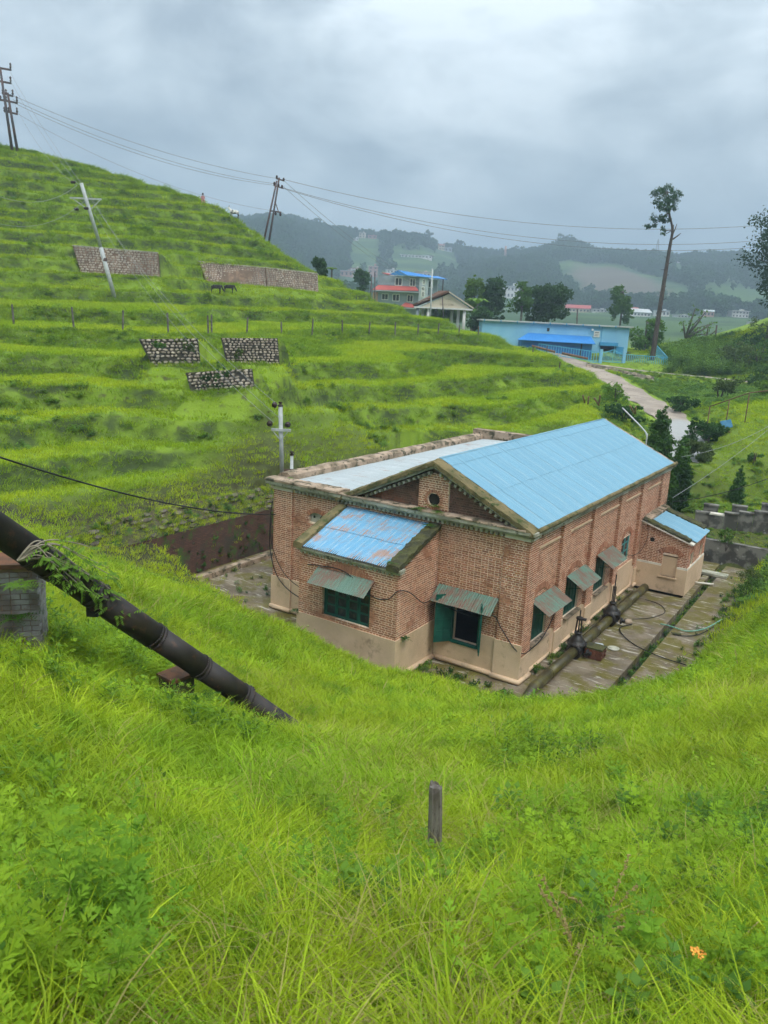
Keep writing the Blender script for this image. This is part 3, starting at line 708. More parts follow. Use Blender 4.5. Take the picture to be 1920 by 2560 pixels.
for i, wv in enumerate(WIN):
    a, b, c, d = wv; mm_ = M['green_pale'] if i == 3 else M['green']
    if i == 3:
        window_grid('window', a, b, c, d + .12, 2, 3, 'x', -.16, mm_); continue
    fr = MB(); pln = -.2
    fr.bx(pln - .08, pln, a, a + .07, c, d); fr.bx(pln - .08, pln, b - .07, b, c, d); fr.bx(pln - .08, pln, a + .07, b - .07, c, c + .07); fr.bx(pln - .08, pln, a + .07, b - .07, d - .07, d)
    wf = fr.build('window', mm_, PH); n = 8; pw_ = (b - a - .14) / n
    for k in range(n):
        q = MB(); q.bx(pln - .05, pln - .012 - .008 * (k % 2), a + .07 + k * pw_ + .006, a + .07 + (k + 1) * pw_ - .006, c + .07, d - .07); q.build('board', mm_, wf)
for a, b, c, d in WIN[:3]: MB().bx(-.14, .03, a - .05, b + .05, c - .05, c).build('window_sill', M['pale_coping'], PH)
iv = MB(); iv.bx(-8.38, -7.7, .16, .2, 3.62, 3.98); iv.build('vent_back', M['cement'], PH)
iv = MB()
for x_ in (-8.22, -7.92): iv.lathe((x_, .155, 3.82), [(.05, 0), (.05, .01)], 14, 'Y')  # flat dark discs on the vent back, painting in the shade of holes
iv.build('vent_dark_disc', M['dark'], PH)
arch('y', .072, -8.04, 3.5, .50, .66, R(42), R(138), 16).build('vent_arch', M['brick'], PH)
# sheet canopies over the windows
def canopy(p0, p1, out, drop, nsheet, seed):
    """p0, p1: ends on the wall; out: outward vector"""
    p0, p1, out = Vector(p0), Vector(p1), Vector(out); yd_ = out + Vector((0, 0, -drop)); L = (p1 - p0).length; xd_ = (p1 - p0).normalized()
    fr_ = MB()
    for q in (p0 + xd_ * .1, p1 - xd_ * .1):
        fr_.bar(q + Vector((0, 0, -.03)), q + yd_ * .93 + Vector((0, 0, -.03)), .025); fr_.bar(q + Vector((0, 0, -.45)), q + yd_ * .8 + Vector((0, 0, -.035)), .02)
    fr_.bar(p0 + yd_ * .9 + xd_ * .1 + Vector((0, 0, -.03)), p1 + yd_ * .9 - xd_ * .1 + Vector((0, 0, -.03)), .025)
    cn = fr_.build('canopy', M['green'], PH)
    wd = L / nsheet; me_ = corr_mesh('canopy_sheet', wd + .03, yd_.length, M['canopy'], .076, .012)
    zd_ = xd_.cross(yd_.normalized()); sg = 1 if zd_.z > 0 else -1
    for k in range(nsheet):
        o = link('canopy_sheet', me_, cn); frame(o, xd_, yd_, p0 + xd_ * (wd * k) + Vector((0, 0, .012 + .006 * (k % 2))))
canopy((-2.98, .05, 2.58), (-.89, .05, 2.58), (0, -.56, 0), .42, 3, 1)
canopy((-6.08, BYF - .01, 3.04), (-3.95, BYF - .01, 3.04), (0, -.56, 0), .40, 4, 2)
canopy((-.1, 2.64, 2.50), (-.1, .73, 2.50), (.65, 0, 0), .36, 2, 3)
canopy((-.1, 5.55, 2.53), (-.1, 3.8, 2.53), (.65, 0, 0), .38, 2, 4)
canopy((-.1, 8.65, 2.56), (-.1, 6.85, 2.56), (.65, 0, 0), .40, 2, 5)

# --- lean-to at the far end of the side wall
AX, AY0, AY1 = 2.08, 12.24, 15.43
BLW = (1.04, 1.66, .70, 1.62)
def az(x_): return 2.86 - (x_ - .1) * .31
core = MB()
us = [0.0, BLW[0], BLW[1], AX - .012]
core.prism([(0.0, AY0 + .012, 0), (BLW[0], AY0 + .012, 0), (BLW[0], AY0 + .012, az(BLW[0])), (0.0, AY0 + .012, az(0))], (0, .26, 0))
core.prism([(BLW[1], AY0 + .012, 0), (AX - .012, AY0 + .012, 0), (AX - .012, AY0 + .012, az(AX)), (BLW[1], AY0 + .012, az(BLW[1]))], (0, .26, 0))
core.bx(BLW[0], BLW[1], AY0 + .012, AY0 + .27, 0, .7); core.prism([(BLW[0], AY0 + .012, 1.62), (BLW[1], AY0 + .012, 1.62), (BLW[1], AY0 + .012, az(BLW[1])), (BLW[0], AY0 + .012, az(BLW[0]))], (0, .26, 0))
AWS = [(12.72, 13.2, 1.16, 1.78), (14.42, 14.92, 1.16, 1.78)]
slab(core, 'x', AX - .012, .26, AY0 + .275, AY1, 0, az(AX) - .01, AWS); core.bx(0, AX - .28, AY1 - .25, AY1, 0, 2.2)
core.build('annex_wall', M['mortar'], PH)
bricks('y', AY0, lambda z: (.02, min(AX, .1 + (2.86 - z) / .31)), 1.21, 2.78, [(BLW[0], BLW[1], .6, 1.66), (.42, .62, 2.07, 2.27, 'o')], near=False)
bricks('x', AX, (AY0 + .01, AY1), 1.21, 2.22, AWS, near=False)
arch('y', AY0 + .01, 1.35, 1.28, .5, .72, R(40), R(140), 16).build('window_arch', M['brick'], PH)
for a_ in AWS: arch('x', AX - .01, (a_[0] + a_[1]) / 2, 1.5, .38, .52, R(40), R(140), 12).build('window_arch', M['brick'], PH)
pl4 = MB(); slab(pl4, 'y', AY0 - .03, .042, -.08, AX + .03, 0, 1.11, [(BLW[0], BLW[1], .7, 1.2)]); slab(pl4, 'x', AX + .03, .042, AY0 + .0125, AY1, 0, 1.11)
pl4.bx(BLW[0], BLW[1], AY0 + .05, AY0 + .12, .7, 1.56); pl4.bx(BLW[0] - .06, BLW[1] + .06, AY0 - .09, AY0 + .05, .64, .70)
pl4.build('plaster_dado', M['plaster'], PH)
wb = MB(); wb.bx(.0, BLW[0] - .02, AY0 - .018, AY0 + .01, 1.112, 1.2); wb.bx(BLW[1] + .02, AX + .02, AY0 - .018, AY0 + .01, 1.112, 1.2); wb.bx(AX - .01, AX + .02, AY0 + .011, AY1, 1.112, 1.17); wb.build('white_band', M['white'], PH)
for a_ in AWS: window_grid('window', a_[0], a_[1], a_[2], a_[3], 2, 2, 'x', AX - .08, M['green'])
hl = MB(); hl.lathe((.52, AY0 + .008, 2.17), [(.1, 0), (.1, .012)], 16, 'Y'); hl.build('vent_dark_disc', M['dark'], PH)  # flat dark disc over the solid wall, painted shade of a hole
dk = MB(); dk.prism([(0, AY0 + .1, az(0) + .02), (AX + .1, AY0 + .1, az(AX + .1) + .02), (AX + .1, AY0 + .1, az(AX + .1) - .02), (0, AY0 + .1, az(0) - .02)], (0, 3.05, 0)); annex_roof = dk.build('annex_roof', M['white'], PH)
ydv = Vector((AX + .14, 0, -(AX + .14) * .31))
sheets(annex_roof, 'blue_sheet', M['blue_sheet'], (0.02, AY0 + .42, az(0) + .075), (0, 1, 0), ydv, 2.5, [(0, ydv.length)], 3)
for nm, y0, y1, m_, sd in (('annex_coping', AY0 - .05, AY0 + .38, M['moss_dark'], 21), ('annex_coping', AY1 - .45, AY1 + .05, M['moss_dark'], 22)):
    rough_coping(nm, m_, .05, az(.05) + .05, AX - .05, az(AX - .05) + .05, y0, y1, .14, 18, .03, sd)
rough_coping('annex_coping', M['pale_coping'], -.02, 2.86, .3, 2.80, AY0 + .0, AY1 + .6, .2, 4, .01, 23)
ed = MB(); ed.bar((0, AY0 - .06, az(0) + .03), (AX + .12, AY0 - .06, az(AX + .12) + .03), .03, .05); ed.build('edge_strip', M['white'], annex_roof)

# --- link the bricks: the 300 that show largest as pieces, the rest as one mass
camb = np.array([8.351, -20.82, 10.763])
def bpos(q):
    ax, pln, um, hl_, za, zb, L, _ = q
    return np.array([um, pln, (za + zb) / 2]) if ax == 'y' else np.array([pln, um, (za + zb) / 2])
cand = sorted([(np.linalg.norm(bpos(q) - camb), i) for i, q in enumerate(ALLB) if q[6] > .2 and not (q[0] == 'y' and -2.98 < q[2] < -.89 and 2.1 < q[4] < 2.62)])
solo = {i for _, i in cand[:300]}
def brick_boxes(mb, ax, pln, um, hl_, za, zb, dp, val=None):
    if ax == 'y': P = [(um - hl_, pln, za), (um + hl_, pln, za), (um + hl_, pln, zb), (um - hl_, pln, zb)]; e_ = (0, dp, 0)
    else: P = [(pln, um - hl_, za), (pln, um + hl_, za), (pln, um + hl_, zb), (pln, um - hl_, zb)]; e_ = (-dp, 0, 0)
    P = [Vector(p) + Vector(e_) * .3 for p in P]; e_ = Vector(e_)
    F = [(0, 1, 2, 3), (0, 4, 5, 1), (1, 5, 6, 2), (2, 6, 7, 3), (3, 7, 4, 0)]
    if ax == 'y': pass
    mb.add(P + [p + e_ for p in P], F, val)
mass, sooty = MB(), MB()
for i, q in enumerate(ALLB):
    if i not in solo: brick_boxes(sooty if q[7] else mass, *q[:6], .02, random.random())
M['brick_soot'] = brick_mat('sooty_brick', (.07, .045, .035), (.20, .10, .07))
tag(sooty.build('sooty_brickwork', M['brick_soot'], PH), kind='stuff')
tag(mass.build('brickwork', M['brick'], PH), kind='stuff')
def solo_mesh(ax):
    mb = MB(); brick_boxes(mb, ax, 0.0, 0.0, (BL - JT) / 2, -(BH - JT) / 2, (BH - JT) / 2, .016); return mb.mesh('brick_' + ax, M['brick1'])
SM = {'y': solo_mesh('y'), 'x': solo_mesh('x')}
for i in sorted(solo):
    q = ALLB[i]; p = bpos(q)
    par = wall_front if (q[0] == 'y' and q[1] > -1) else wall_side if (q[0] == 'x' and q[1] > -1) else wall_front
    o = link('brick', SM[q[0]], par, tuple(p))
print('bricks', len(ALLB))
# ------------------------------------------------------------------ yard round the powerhouse
def yard_mat(name, moss, seed):
    m_, t, o = newmat(name); N = NT(t); v = N.vec('World'); vb = N.vec('Object')
    mp = N.n('ShaderNodeMapping'); N.l(v, mp.inputs[0]); mp.inputs['Location'].default_value = (seed, seed * 2, 0); v1 = mp.outputs[0]
    mp2 = N.n('ShaderNodeMapping'); N.l(vb, mp2.inputs[0]); mp2.inputs['Scale'].default_value = (.8, 4.2, 1); mp2.inputs['Rotation'].default_value = (0, 0, R(24))
    c = N.mix(N.ramp(N.noise(v1, .7, 5, .6), .38, .62), (.22, .175, .12), (.12, .092, .06))
    c = N.mix(N.ramp(N.noise(v1, 1.1, 5, .65), .44 - moss, .60 - moss), c, (.12, .10, .02))
    c = N.mix(N.ramp(N.noise(mp2.outputs[0], 1.5, 6, .68, .5), .55, .66), c, (.42, .385, .32))  # pale streaks paint wet glints into the concrete colour
    c = N.mix(N.ramp(N.noise(v1, 3.2, 5, .7), .60, .72), c, (.05, .045, .035))
    rgh = N.ramp(N.noise(v1, .9, 3), .35, .6); rg = N.math('MULTIPLY_ADD', rgh, .5); rg.node.inputs[2].default_value = .5
    N.bsdf(o, c, rg, N.noise(v1, 14, 5), .5, .015, 0, .4); return m_
M['yard'] = yard_mat('wet_concrete', .0, 3.0); M['yard2'] = yard_mat('mossy_concrete', .06, 11.0)
M['drain'] = pm('drain_silt', (.03, .03, .02), (.06, .05, .03), 3, .4, .6, .6)
YD = empty('yard', (BX, BY, 0), -BYAW); tag(YD, kind='structure')
def pave(name, x0, x1, y0, y1, m_, res=.35, amp=.012, zt=0.0):
    nx = max(2, int((x1 - x0) / res)); ny = max(2, int((y1 - y0) / res)); Vv = []
    xs, ys = np.linspace(x0, x1, nx + 1), np.linspace(y0, y1, ny + 1)
    for j, y in enumerate(ys):
        for i, x in enumerate(xs):
            Vv.append((x, y, zt + amp * float(vnoise(np.array(x * 1.3), np.array(y * 1.3), 31)) * 2))
    n = len(Vv); mb = MB(); W_ = nx + 1
    Fv = [(j * W_ + i, j * W_ + i + 1, (j + 1) * W_ + i + 1, (j + 1) * W_ + i) for j in range(ny) for i in range(nx)]
    rim = [i for i in range(W_)] + [j * W_ + nx for j in range(1, ny + 1)] + [ny * W_ + i for i in range(nx - 1, -1, -1)] + [j * W_ for j in range(ny - 1, 0, -1)]
    low = [(Vv[i][0], Vv[i][1], zt - .34) for i in rim]; k = len(rim)
    Vv += low; Fv += [(rim[(a + 1) % k], rim[a], n + a, n + (a + 1) % k) for a in range(k)]
    mb.add(Vv, Fv); return mb.build(name, m_, YD)
pave('apron', -.6, 2.36, -1.6, 11.9, M['yard']); pave('apron', 2.1, 2.36, 11.905, 18.4, M['yard2']); pave('strip', 2.68, 4.4, -.9, 18.3, M['yard2'])
pave('apron', -3.2, -.605, -2.2, .2, M['yard2']); pave('apron', -15.0, -9.6, -2.5, 18.4, M['yard']); pave('apron', -9.6, 2.095, 16.25, 18.4, M['yard2']); pave('apron', -9.595, -6.5, -2.5, .2, M['yard2'])
db = MB(); db.bx(2.362, 2.678, -.9, 18.2, -.38, -.26); db.build('drain_bed', M['drain'], YD)
kb = MB(); kb.box((-14.2, 2.0, .1), (.3, 5.6, .24)); ko = kb.build('low_kerb', M['pale_coping'], None, loc=(BX, BY, 0), rot=(0, 0, -BYAW)); tag(ko, 'low pale concrete kerb lying along the foot of the brick retaining wall', 'kerb')
# a slab bridge and short pipe across the drain, far end
def in_b(name, mb, m_, label, cat, smooth=False, group=None):
    o = mb.build(name, m_, None, smooth, (BX, BY, 0), (0, 0, -BYAW)); tag(o, label, cat, group); return o
in_b('drain_slab', MB().bx(1.9, 3.1, 16.0, 16.5, .02, .12), M['cement'], 'grey concrete slab bridging the drain beyond the lean-to', 'slab')
in_b('plastic_pipe', MB().tube([(2.12, 14.15, .12), (2.3, 14.2, .12), (2.85, 14.5, .1)], .045, 8), M['white'], 'short white plastic pipe across the drain beside the lean-to', 'pipe', True)

# ------------------------------------------------------------------ header pipe and valves along the wall
def metal(name, c1, c2, c3, rough=.45):
    m_, t, o = newmat(name); N = NT(t); v = N.vec('World')
    c = N.mix(N.ramp(N.noise(v, 2.2, 5, .6), .4, .62), c1, c2); c = N.mix(N.ramp(N.noise(v, 6, 5, .65), .54, .68), c, c3)
    rg = N.math('MULTIPLY_ADD', N.noise(v, 4, 3), .35); rg.node.inputs[2].default_value = rough - .15
    N.bsdf(o, c, rg, N.noise(v, 30, 3), .25, .006, .0, .5); return m_
M['pipe_moss'] = metal('mossy_iron', (.055, .045, .018), (.10, .085, .015), (.022, .02, .016))
M['iron'] = metal('black_iron', (.013, .012, .012), (.024, .02, .018), (.05, .03, .02), .5)
M['penstock'] = metal('tarred_pipe', (.016, .012, .011), (.030, .020, .015), (.075, .035, .02), .6)
HX, HZ, HR = .66, .25, .165
hp = empty('header_pipe', (BX, BY, 0), -BYAW); tag(hp, 'mossy black iron pipe running along the foot of the side wall', 'pipe')
ys = [-1.3, .35, 2.95]
MB().tube([(HX - .05, -1.5, -.25), (HX, -.3, HZ), (HX, .9, HZ)], HR, 20).build('pipe_length', M['pipe_moss'], hp, True)
for a, b in ((.92, 3.0), (3.62, 5.3), (5.32, 6.75), (7.3, 9.2), (9.22, 11.5)): MB().tube([(HX, a, HZ), (HX, b, HZ)], HR, 20).build('pipe_length', M['pipe_moss'], hp, True)
for y in (.91, 5.31, 9.21): MB().tube([(HX, y - .04, HZ), (HX, y + .04, HZ)], HR + .014, 20).build('pipe_band', M['pipe_moss'], hp, True)
MB().tube([(.28, 3.7, .1), (.28, 11.0, .1)], .05, 10).build('side_pipe', M['pipe_moss'], hp, True)
def valve(y, tall, label):
    v_ = empty('gate_valve', b2w(HX, y, HZ), -BYAW); tag(v_, label, 'valve', 'gate valves on the header pipe')
    MB().lathe((0, -.3, 0), [(.17, 0), (.27, .0), (.27, .05), (.19, .06), (.21, .2), (.25, .3), (.21, .42), (.19, .54), (.27, .55), (.27, .6), (.17, .6)], 24, 'Y').build('valve_body', M['iron'], v_, True)
    MB().lathe((0, 0, .1), [(.3, 0), (.31, .06), (.33, .1), (.33, .15), (.24, .17), (.22, .26), (.16, .36), (.1, .42), (.1, .47), (.13, .48), (.13, .52)], 22).build('bonnet', M['iron'], v_, True)
    bt = MB()
    for k in range(14):
        a = 2 * math.pi * k / 14; bt.lathe((.295 * math.cos(a), .295 * math.sin(a), .235), [(.02, 0), (.02, .05)], 6)
        for yy in (-.33, .3): bt.lathe((.235 * math.cos(a), yy, .235 * math.sin(a)), [(.018, 0), (.018, .04)], 6, 'Y')
    tag(bt.build('bolts', M['iron'], v_), kind='stuff')
    MB().lathe((0, 0, .5), [(.022, 0), (.022, tall)], 8).build('spindle', M['iron'], v_)
    if tall < .95:
        for s_ in (-1, 1): MB().bar((s_ * .1, 0, .6), (s_ * .07, 0, 1.08), .045).build('yoke', M['iron'], v_)
        MB().lathe((0, 0, 1.06), [(.1, 0), (.12, .03), (.12, .08), (.05, .09)], 16).build('yoke_head', M['iron'], v_)
        MB().tube([(.05, 0, 1.1), (.22, .02, 1.1)], .05, 10).build('gear_case', M['iron'], v_)
    else:
        for s_ in (-1, 1): MB().bar((s_ * .05, 0, .6), (s_ * .045, 0, 1.25), .03).build('yoke', M['iron'], v_)
    MB().lathe((.36, 0, -.02), [(.12, 0), (.12, .05), (.06, .07), (.06, .16)], 14, 'X').build('bypass_boss', M['iron'], v_)
    return v_
valve(3.3, .9, 'black iron gate valve with open yoke, nearer the corner of the house')
valve(7.0, 1.2, 'black iron gate valve with tall spindle, farther along the side wall')
# brick box with a bent sheet beside it
M['brick_soot1'] = brick_mat('dark_single_brick', (.07, .03, .022), (.17, .07, .045), True)
bxm = empty('brick_box', b2w(1.2, 3.62, 0), -BYAW); tag(bxm, 'small dark brick box beside the iron pipe and nearer valve', 'box')
for r_ in range(5):
    for k in range(3):
        for s_ in (-1, 1):
            MB().box((-.2 + .2 * k + (.03 if r_ % 2 else 0), s_ * .19, .04 + r_ * .068), (.185, .1, .06)).build('brick', M['brick_soot1'], bxm)
        if k < 2: 
            for s_ in (-1, 1): MB().box((s_ * .23, -.09 + k * .18, .04 + r_ * .068), (.1, .165, .06)).build('brick', M['brick_soot1'], bxm)
MB().box((0, 0, .38), (.62, .5, .05)).build('lid', M['moss_dark'], bxm)
sh = MB(); sh.add([(0, 0, 0), (.3, .05, .0), (.42, .1, .16), (.1, .0, .2), (.0, .3, .02), (.28, .34, .02), (.36, .36, .2), (.08, .3, .24)], [(0, 1, 5, 4), (1, 2, 6, 5), (2, 3, 7, 6)])
o = sh.build('metal_sheet', M['zinc_sheet'], None, False, b2w(1.05, 3.95, .02), (0, 0, -BYAW + .5)); tag(o, 'bent scrap of grey sheet metal propped behind the small brick box', 'sheet')
pt = MB(); pt.lathe((1.5, 4.75, .02), [(.2, 0), (.2, .015)], 20); in_b('manhole_cover', pt, M['cement'], 'round grey manhole cover set in the yard near the brick box', 'cover')
st_ = MB(); st_.lathe((1.15, 7.55, .0), [(.16, 0), (.19, .05), (.15, .12), (.06, .15)], 10); in_b('flat_stone', st_, M['pale_coping'], 'pale flat stone on the yard beside the farther valve', 'stone', True)
# hoses and cables on the yard
def curve_pts(P, n=10):
    P = [Vector(p) for p in P]; out = []
    for i in range(len(P) - 1):
        p0, p1, p2, p3 = P[max(i - 1, 0)], P[i], P[i + 1], P[min(i + 2, len(P) - 1)]
        for k in range(n):
            t = k / n
            out.append(0.5 * ((2 * p1) + (p2 - p0) * t + (2 * p0 - 5 * p1 + 4 * p2 - p3) * t * t + (3 * p1 - p0 - 3 * p2 + p3) * t ** 3))
    return out + [P[-1]]
M['hose_green'] = pm('green_hose', (.12, .34, .26), (.22, .42, .34), 8, rough=.5)
def hose(name, P, r, m_, label): return in_b(name, MB().tube(curve_pts(P), r, 8), m_, label, 'hose', True)
hose('rubber_hose', [(1.35, 7.4, .04), (1.1, 6.8, .04), (1.35, 6.2, .04), (1.9, 5.6, .04), (2.5, 5.2, .06), (3.2, 5.0, .05), (3.9, 4.9, .06)], .018, M['black'], 'thin black hose snaking across the yard and over the drain')
hose('garden_hose', [(2.2, 8.2, .04), (2.6, 8.1, .08), (3.2, 8.1, .05), (3.7, 8.7, .1), (4.1, 9.6, .3)], .022, M['hose_green'], 'pale green hose looping over the drain to the grass bank')
hose('wire_loop', [(.95, 10.6, .03), (1.6, 10.4, .03), (2.0, 9.6, .03), (1.7, 8.6, .03), (1.2, 8.0, .03)], .012, M['iron'], 'thin dark wire curving over the far yard near the lean-to')
hose('dark_hose', [(2.75, 7.6, .04), (3.1, 7.45, .05), (3.6, 8.0, .05), (3.95, 9.0, .15)], .018, M['black'], 'dark hose lying just below the pale green hose')
in_b('offcut', MB().box((2.95, 7.55, .05), (.3, .14, .05), Matrix.Rotation(.4, 3, 'Z')), M['moss_dark'], 'dark flat offcut lying on the strip beyond the drain', 'offcut')

# ------------------------------------------------------------------ retaining wall on the hill side of the yard
def old_wall_mat():
    m_, t, o = newmat('old_brick_wall'); N = NT(t); v = N.vec('Object')
    mp = N.n('ShaderNodeMapping'); N.l(v, mp.inputs[0]); mp.inputs['Rotation'].default_value = (R(90), 0, R(90))
    br = N.n('ShaderNodeTexBrick'); sx = N.n('ShaderNodeSeparateXYZ'); N.l(v, sx.inputs[0]); cb = N.n('ShaderNodeCombineXYZ'); N.l(sx.outputs[1], cb.inputs[0]); N.l(sx.outputs[2], cb.inputs[1]); N.l(cb.outputs[0], br.inputs[0])
    br.inputs['Scale'].default_value = 1; br.inputs['Brick Width'].default_value = .23; br.inputs['Row Height'].default_value = .075; br.inputs['Mortar Size'].default_value = .008
    br.inputs['Color1'].default_value = (.085, .045, .033, 1); br.inputs['Color2'].default_value = (.13, .065, .045, 1); br.inputs['Mortar'].default_value = (.06, .04, .03, 1)
    wv = N.vec('World')
    c = N.mix(N.ramp(N.noise(wv, 1.0, 5, .6), .5, .68), br.outputs[0], (.06, .05, .035)); c = N.mix(N.ramp(N.noise(wv, 1.9, 5, .7), .52, .62), c, (.06, .10, .02))
    N.bsdf(o, c, .95, br.outputs['Fac'], .6, .02); return m_
rw = empty('retaining_wall', (BX, BY, 0), -BYAW); tag(rw, 'dark mossy brick retaining wall with rubble top behind the powerhouse yard', 'wall')
q = MB(); q.prism([(-15.0, -8.5, -.38), (-15.0, 18.6, -.38), (-15.0, 18.6, 1.95), (-15.0, -8.5, 1.95)], (-.4, 0, 0)); q.build('brick_face', old_wall_mat(), rw)
M['rubble'] = pm('rubble_stone', (.22, .19, .15), (.10, .085, .06), 3, .4, .6, .95, (.05, .08, .02), 4, .55, .66, objvar=.5, bs=.5)
M['rubble_l'] = pm('pale_rubble', (.40, .35, .28), (.24, .20, .155), 5, .4, .6, .95, (.10, .095, .07), 9, .62, .74, objvar=.6, bs=.5)
M['gap'] = pm('dark_wall_joint', (.03, .028, .022), (.05, .045, .03), 4)
q = MB(); q.prism([(-15.05, -8.5, 1.95), (-15.75, -8.5, 2.85), (-16.2, -8.5, 2.7), (-15.4, -8.5, 1.9)], (0, 27.1, 0)); q.build('rubble_backing', pm('earthy_bank', (.10, .085, .05), (.06, .075, .025), 1.2, .4, .6, .98, (.06, .12, .02), 2.5, .52, .62, bs=1.0, bd=.05), rw)
def stone_geo(r_, sx, sy, sz, n=7):
    """an uneven stone: a squashed ring with a domed face toward -y"""
    ang = sorted([2 * math.pi * (k + r_.uniform(-.25, .25)) / n for k in range(n)])
    o1 = [(math.cos(a) * sx * r_.uniform(.85, 1.08), 0.0, math.sin(a) * sz * r_.uniform(.85, 1.08)) for a in ang]
    o2 = [(x * .78 + r_.uniform(-.05, .05) * sx, -sy * r_.uniform(.8, 1.1), z * .78) for x, _, z in o1]
    return o1 + o2, [(k, (k + 1) % n, n + (k + 1) % n, n + k) for k in range(n)] + [tuple(range(n, 2 * n))]
q = MB(); r_ = random.Random(5)
for i in range(26):
    for j in range(5):
        pass
y = -8.4
sl_t = math.atan2(.9, .7)
for row in range(5):
    y = -8.4 + r_.uniform(0, .2)
    while y < 18.4:
        wdt = r_.uniform(.14, .32); Vv, Fv = stone_geo(r_, wdt, .07, .11)
        t = (row + .5) / 5; base = Vector((-15.04 - .7 * t, y + wdt, 1.97 + .88 * t))
        if r_.random() < .42:
            # local: x along wall (+y), -y outward along the batter normal, z up the batter
            nrm = Vector((.79, 0, .61)); upb = Vector((-.61, 0, .79))
            q.add([base + Vector((0, a, 0)) + nrm * (-b) + upb * c for a, b, c in Vv], Fv)
        y += wdt * 2 + .04
tag(q.build('rubble_top', M['rubble'], rw), kind='stuff')

# grey walls at the far right of the yard
gw = MB(); gw.bx(-.5, 7.5, 18.75, 19.05, -.38, 1.02); M['stain'] = pm('stained_concrete', (.20, .19, .165), (.075, .07, .06), 1.8, .42, .58, .95, (.36, .35, .32), 2.6, .62, .72); in_b('concrete_wall', gw, M['stain'], 'stained grey concrete retaining wall at the far end of the yard', 'wall')
sw = empty('stepped_wall', b2w(.4, 20.9, .75), -BYAW + R(8)); tag(sw, 'stained grey stepped wall climbing the bank beyond the lean-to', 'wall')
for k in range(11):
    x0 = .05 + k * .68; top = 1.02 + max(0, k - 1) * .14; MB().bx(x0, x0 + .66, 0, .3, -1.3, top).build('block', M['stain'], sw)
    MB().bx(x0 - .02, x0 + .69, -.04, .36, top + .003, top + .08).build('cap', M['stain'] if k != 1 else M['white'], sw)
    if k % 2 == 0 or k > 4:
        MB().bx(x0 + .3, x0 + 1.0, 1.0, 1.3, -1.2, top + .24).build('block', M['stain'], sw); MB().bx(x0 + .28, x0 + 1.03, .96, 1.36, top + .243, top + .32).build('cap', M['stain'], sw)

# ------------------------------------------------------------------ penstock on the near slope
PA, PB = Vector((-4.77, 9.30, 7.95)), Vector((-1.66, 11.9, 4.12))
pd = (PB - PA).normalized()
def pk(t): return PA + (PB - PA) * t
def on_pipe(px):
    lo, hi = -1.5, 1.3
    for _ in range(40):
        mi = (lo + hi) / 2; p = pk(mi) - Vector((0, 0, CAM_Z)); X = 960 + F_PX * p.dot(rt2) / p.dot(fw)
        if X < px: lo = mi
        else: hi = mi
    return lo
PR = .192
ps = empty('penstock', tuple(PB)); tag(ps, 'large black riveted penstock pipe descending the grassy slope', 'pipe')
def pp(t): return pk(t) - PB
seams = [-1.6, on_pipe(84), on_pipe(125), on_pipe(232), on_pipe(386), on_pipe(500), on_pipe(602), 1.3]
rads = [PR * 1.03, PR * 1.0, PR * .97, PR * .95, PR * .94, PR * .93, PR * .86]
for a, b, r_ in zip(seams[:-1], seams[1:], rads): MB().tube([pp(a), pp(b + .004)], r_, 40).build('pipe_length', M['penstock'], ps, True)
uu = pd.cross(Vector((0, 0, 1))).normalized(); vv = pd.cross(uu)
def ringat(t, r_, wd, name='flange', n=40): MB().tube([pp(t) - pd * wd / 2, pp(t) + pd * wd / 2], r_, n).build(name, M['penstock'], ps, True)
def rivets(t, r_, n, rr=.014):
    mb = MB()
    for k in range(n):
        a = 2 * math.pi * k / n; p = pp(t) + (uu * math.cos(a) + vv * math.sin(a)) * r_
        q_ = (uu * math.cos(a) + vv * math.sin(a)).to_track_quat('Z', 'Y').to_matrix()
        P_ = []
        for h, s_ in ((0, 1), (.008, .8), (.014, .3)): P_ += [p + q_ @ Vector((rr * s_ * math.cos(2 * math.pi * j / 6), rr * s_ * math.sin(2 * math.pi * j / 6), h)) for j in range(6)]
        mb.add(P_, [(i * 6 + j, i * 6 + (j + 1) % 6, (i + 1) * 6 + (j + 1) % 6, (i + 1) * 6 + j) for i in range(2) for j in range(6)] + [tuple(range(12, 18))])
    tag(mb.build('rivets', M['penstock'], ps), kind='stuff')
for i, t in enumerate(seams[1:-1]):
    rr_ = rads[i]
    if i in (0, 3, 4): ringat(t, rr_ + .006, .05, 'seam_band'); rivets(t - .004, rr_ + .006, 34); rivets(t + .012, rr_ + .002, 34)
    elif i == 1: ringat(t, rr_ + .02, .02); ringat(t + .012, rr_ + .008, .08)
    elif i == 2:
        ringat(t, rr_ + .014, .08, 'coupling'); ringat(t + .02, rr_ + .022, .02); rivets(t + .02, rr_ + .02, 20, .014)
        MB().box(pp(t) - Vector((0, 0, rr_ + .06)), (.16, .12, .14)).build('lug', M['iron'], ps)
    else: ringat(t, rr_ + .014, .04); ringat(t + .02, rr_ + .024, .02); rivets(t + .02, rr_ + .022, 22, .014)
# underside seam of rivets
mb = MB()
for k in range(60):
    t = seams[3] + (seams[4] - seams[3]) * k / 60; p = pp(t) + (vv if vv.z < 0 else -vv) * (PR * .95)
    mb.box(p, (.022, .022, .022))
tag(mb.build('rivets', M['penstock'], ps), kind='stuff')
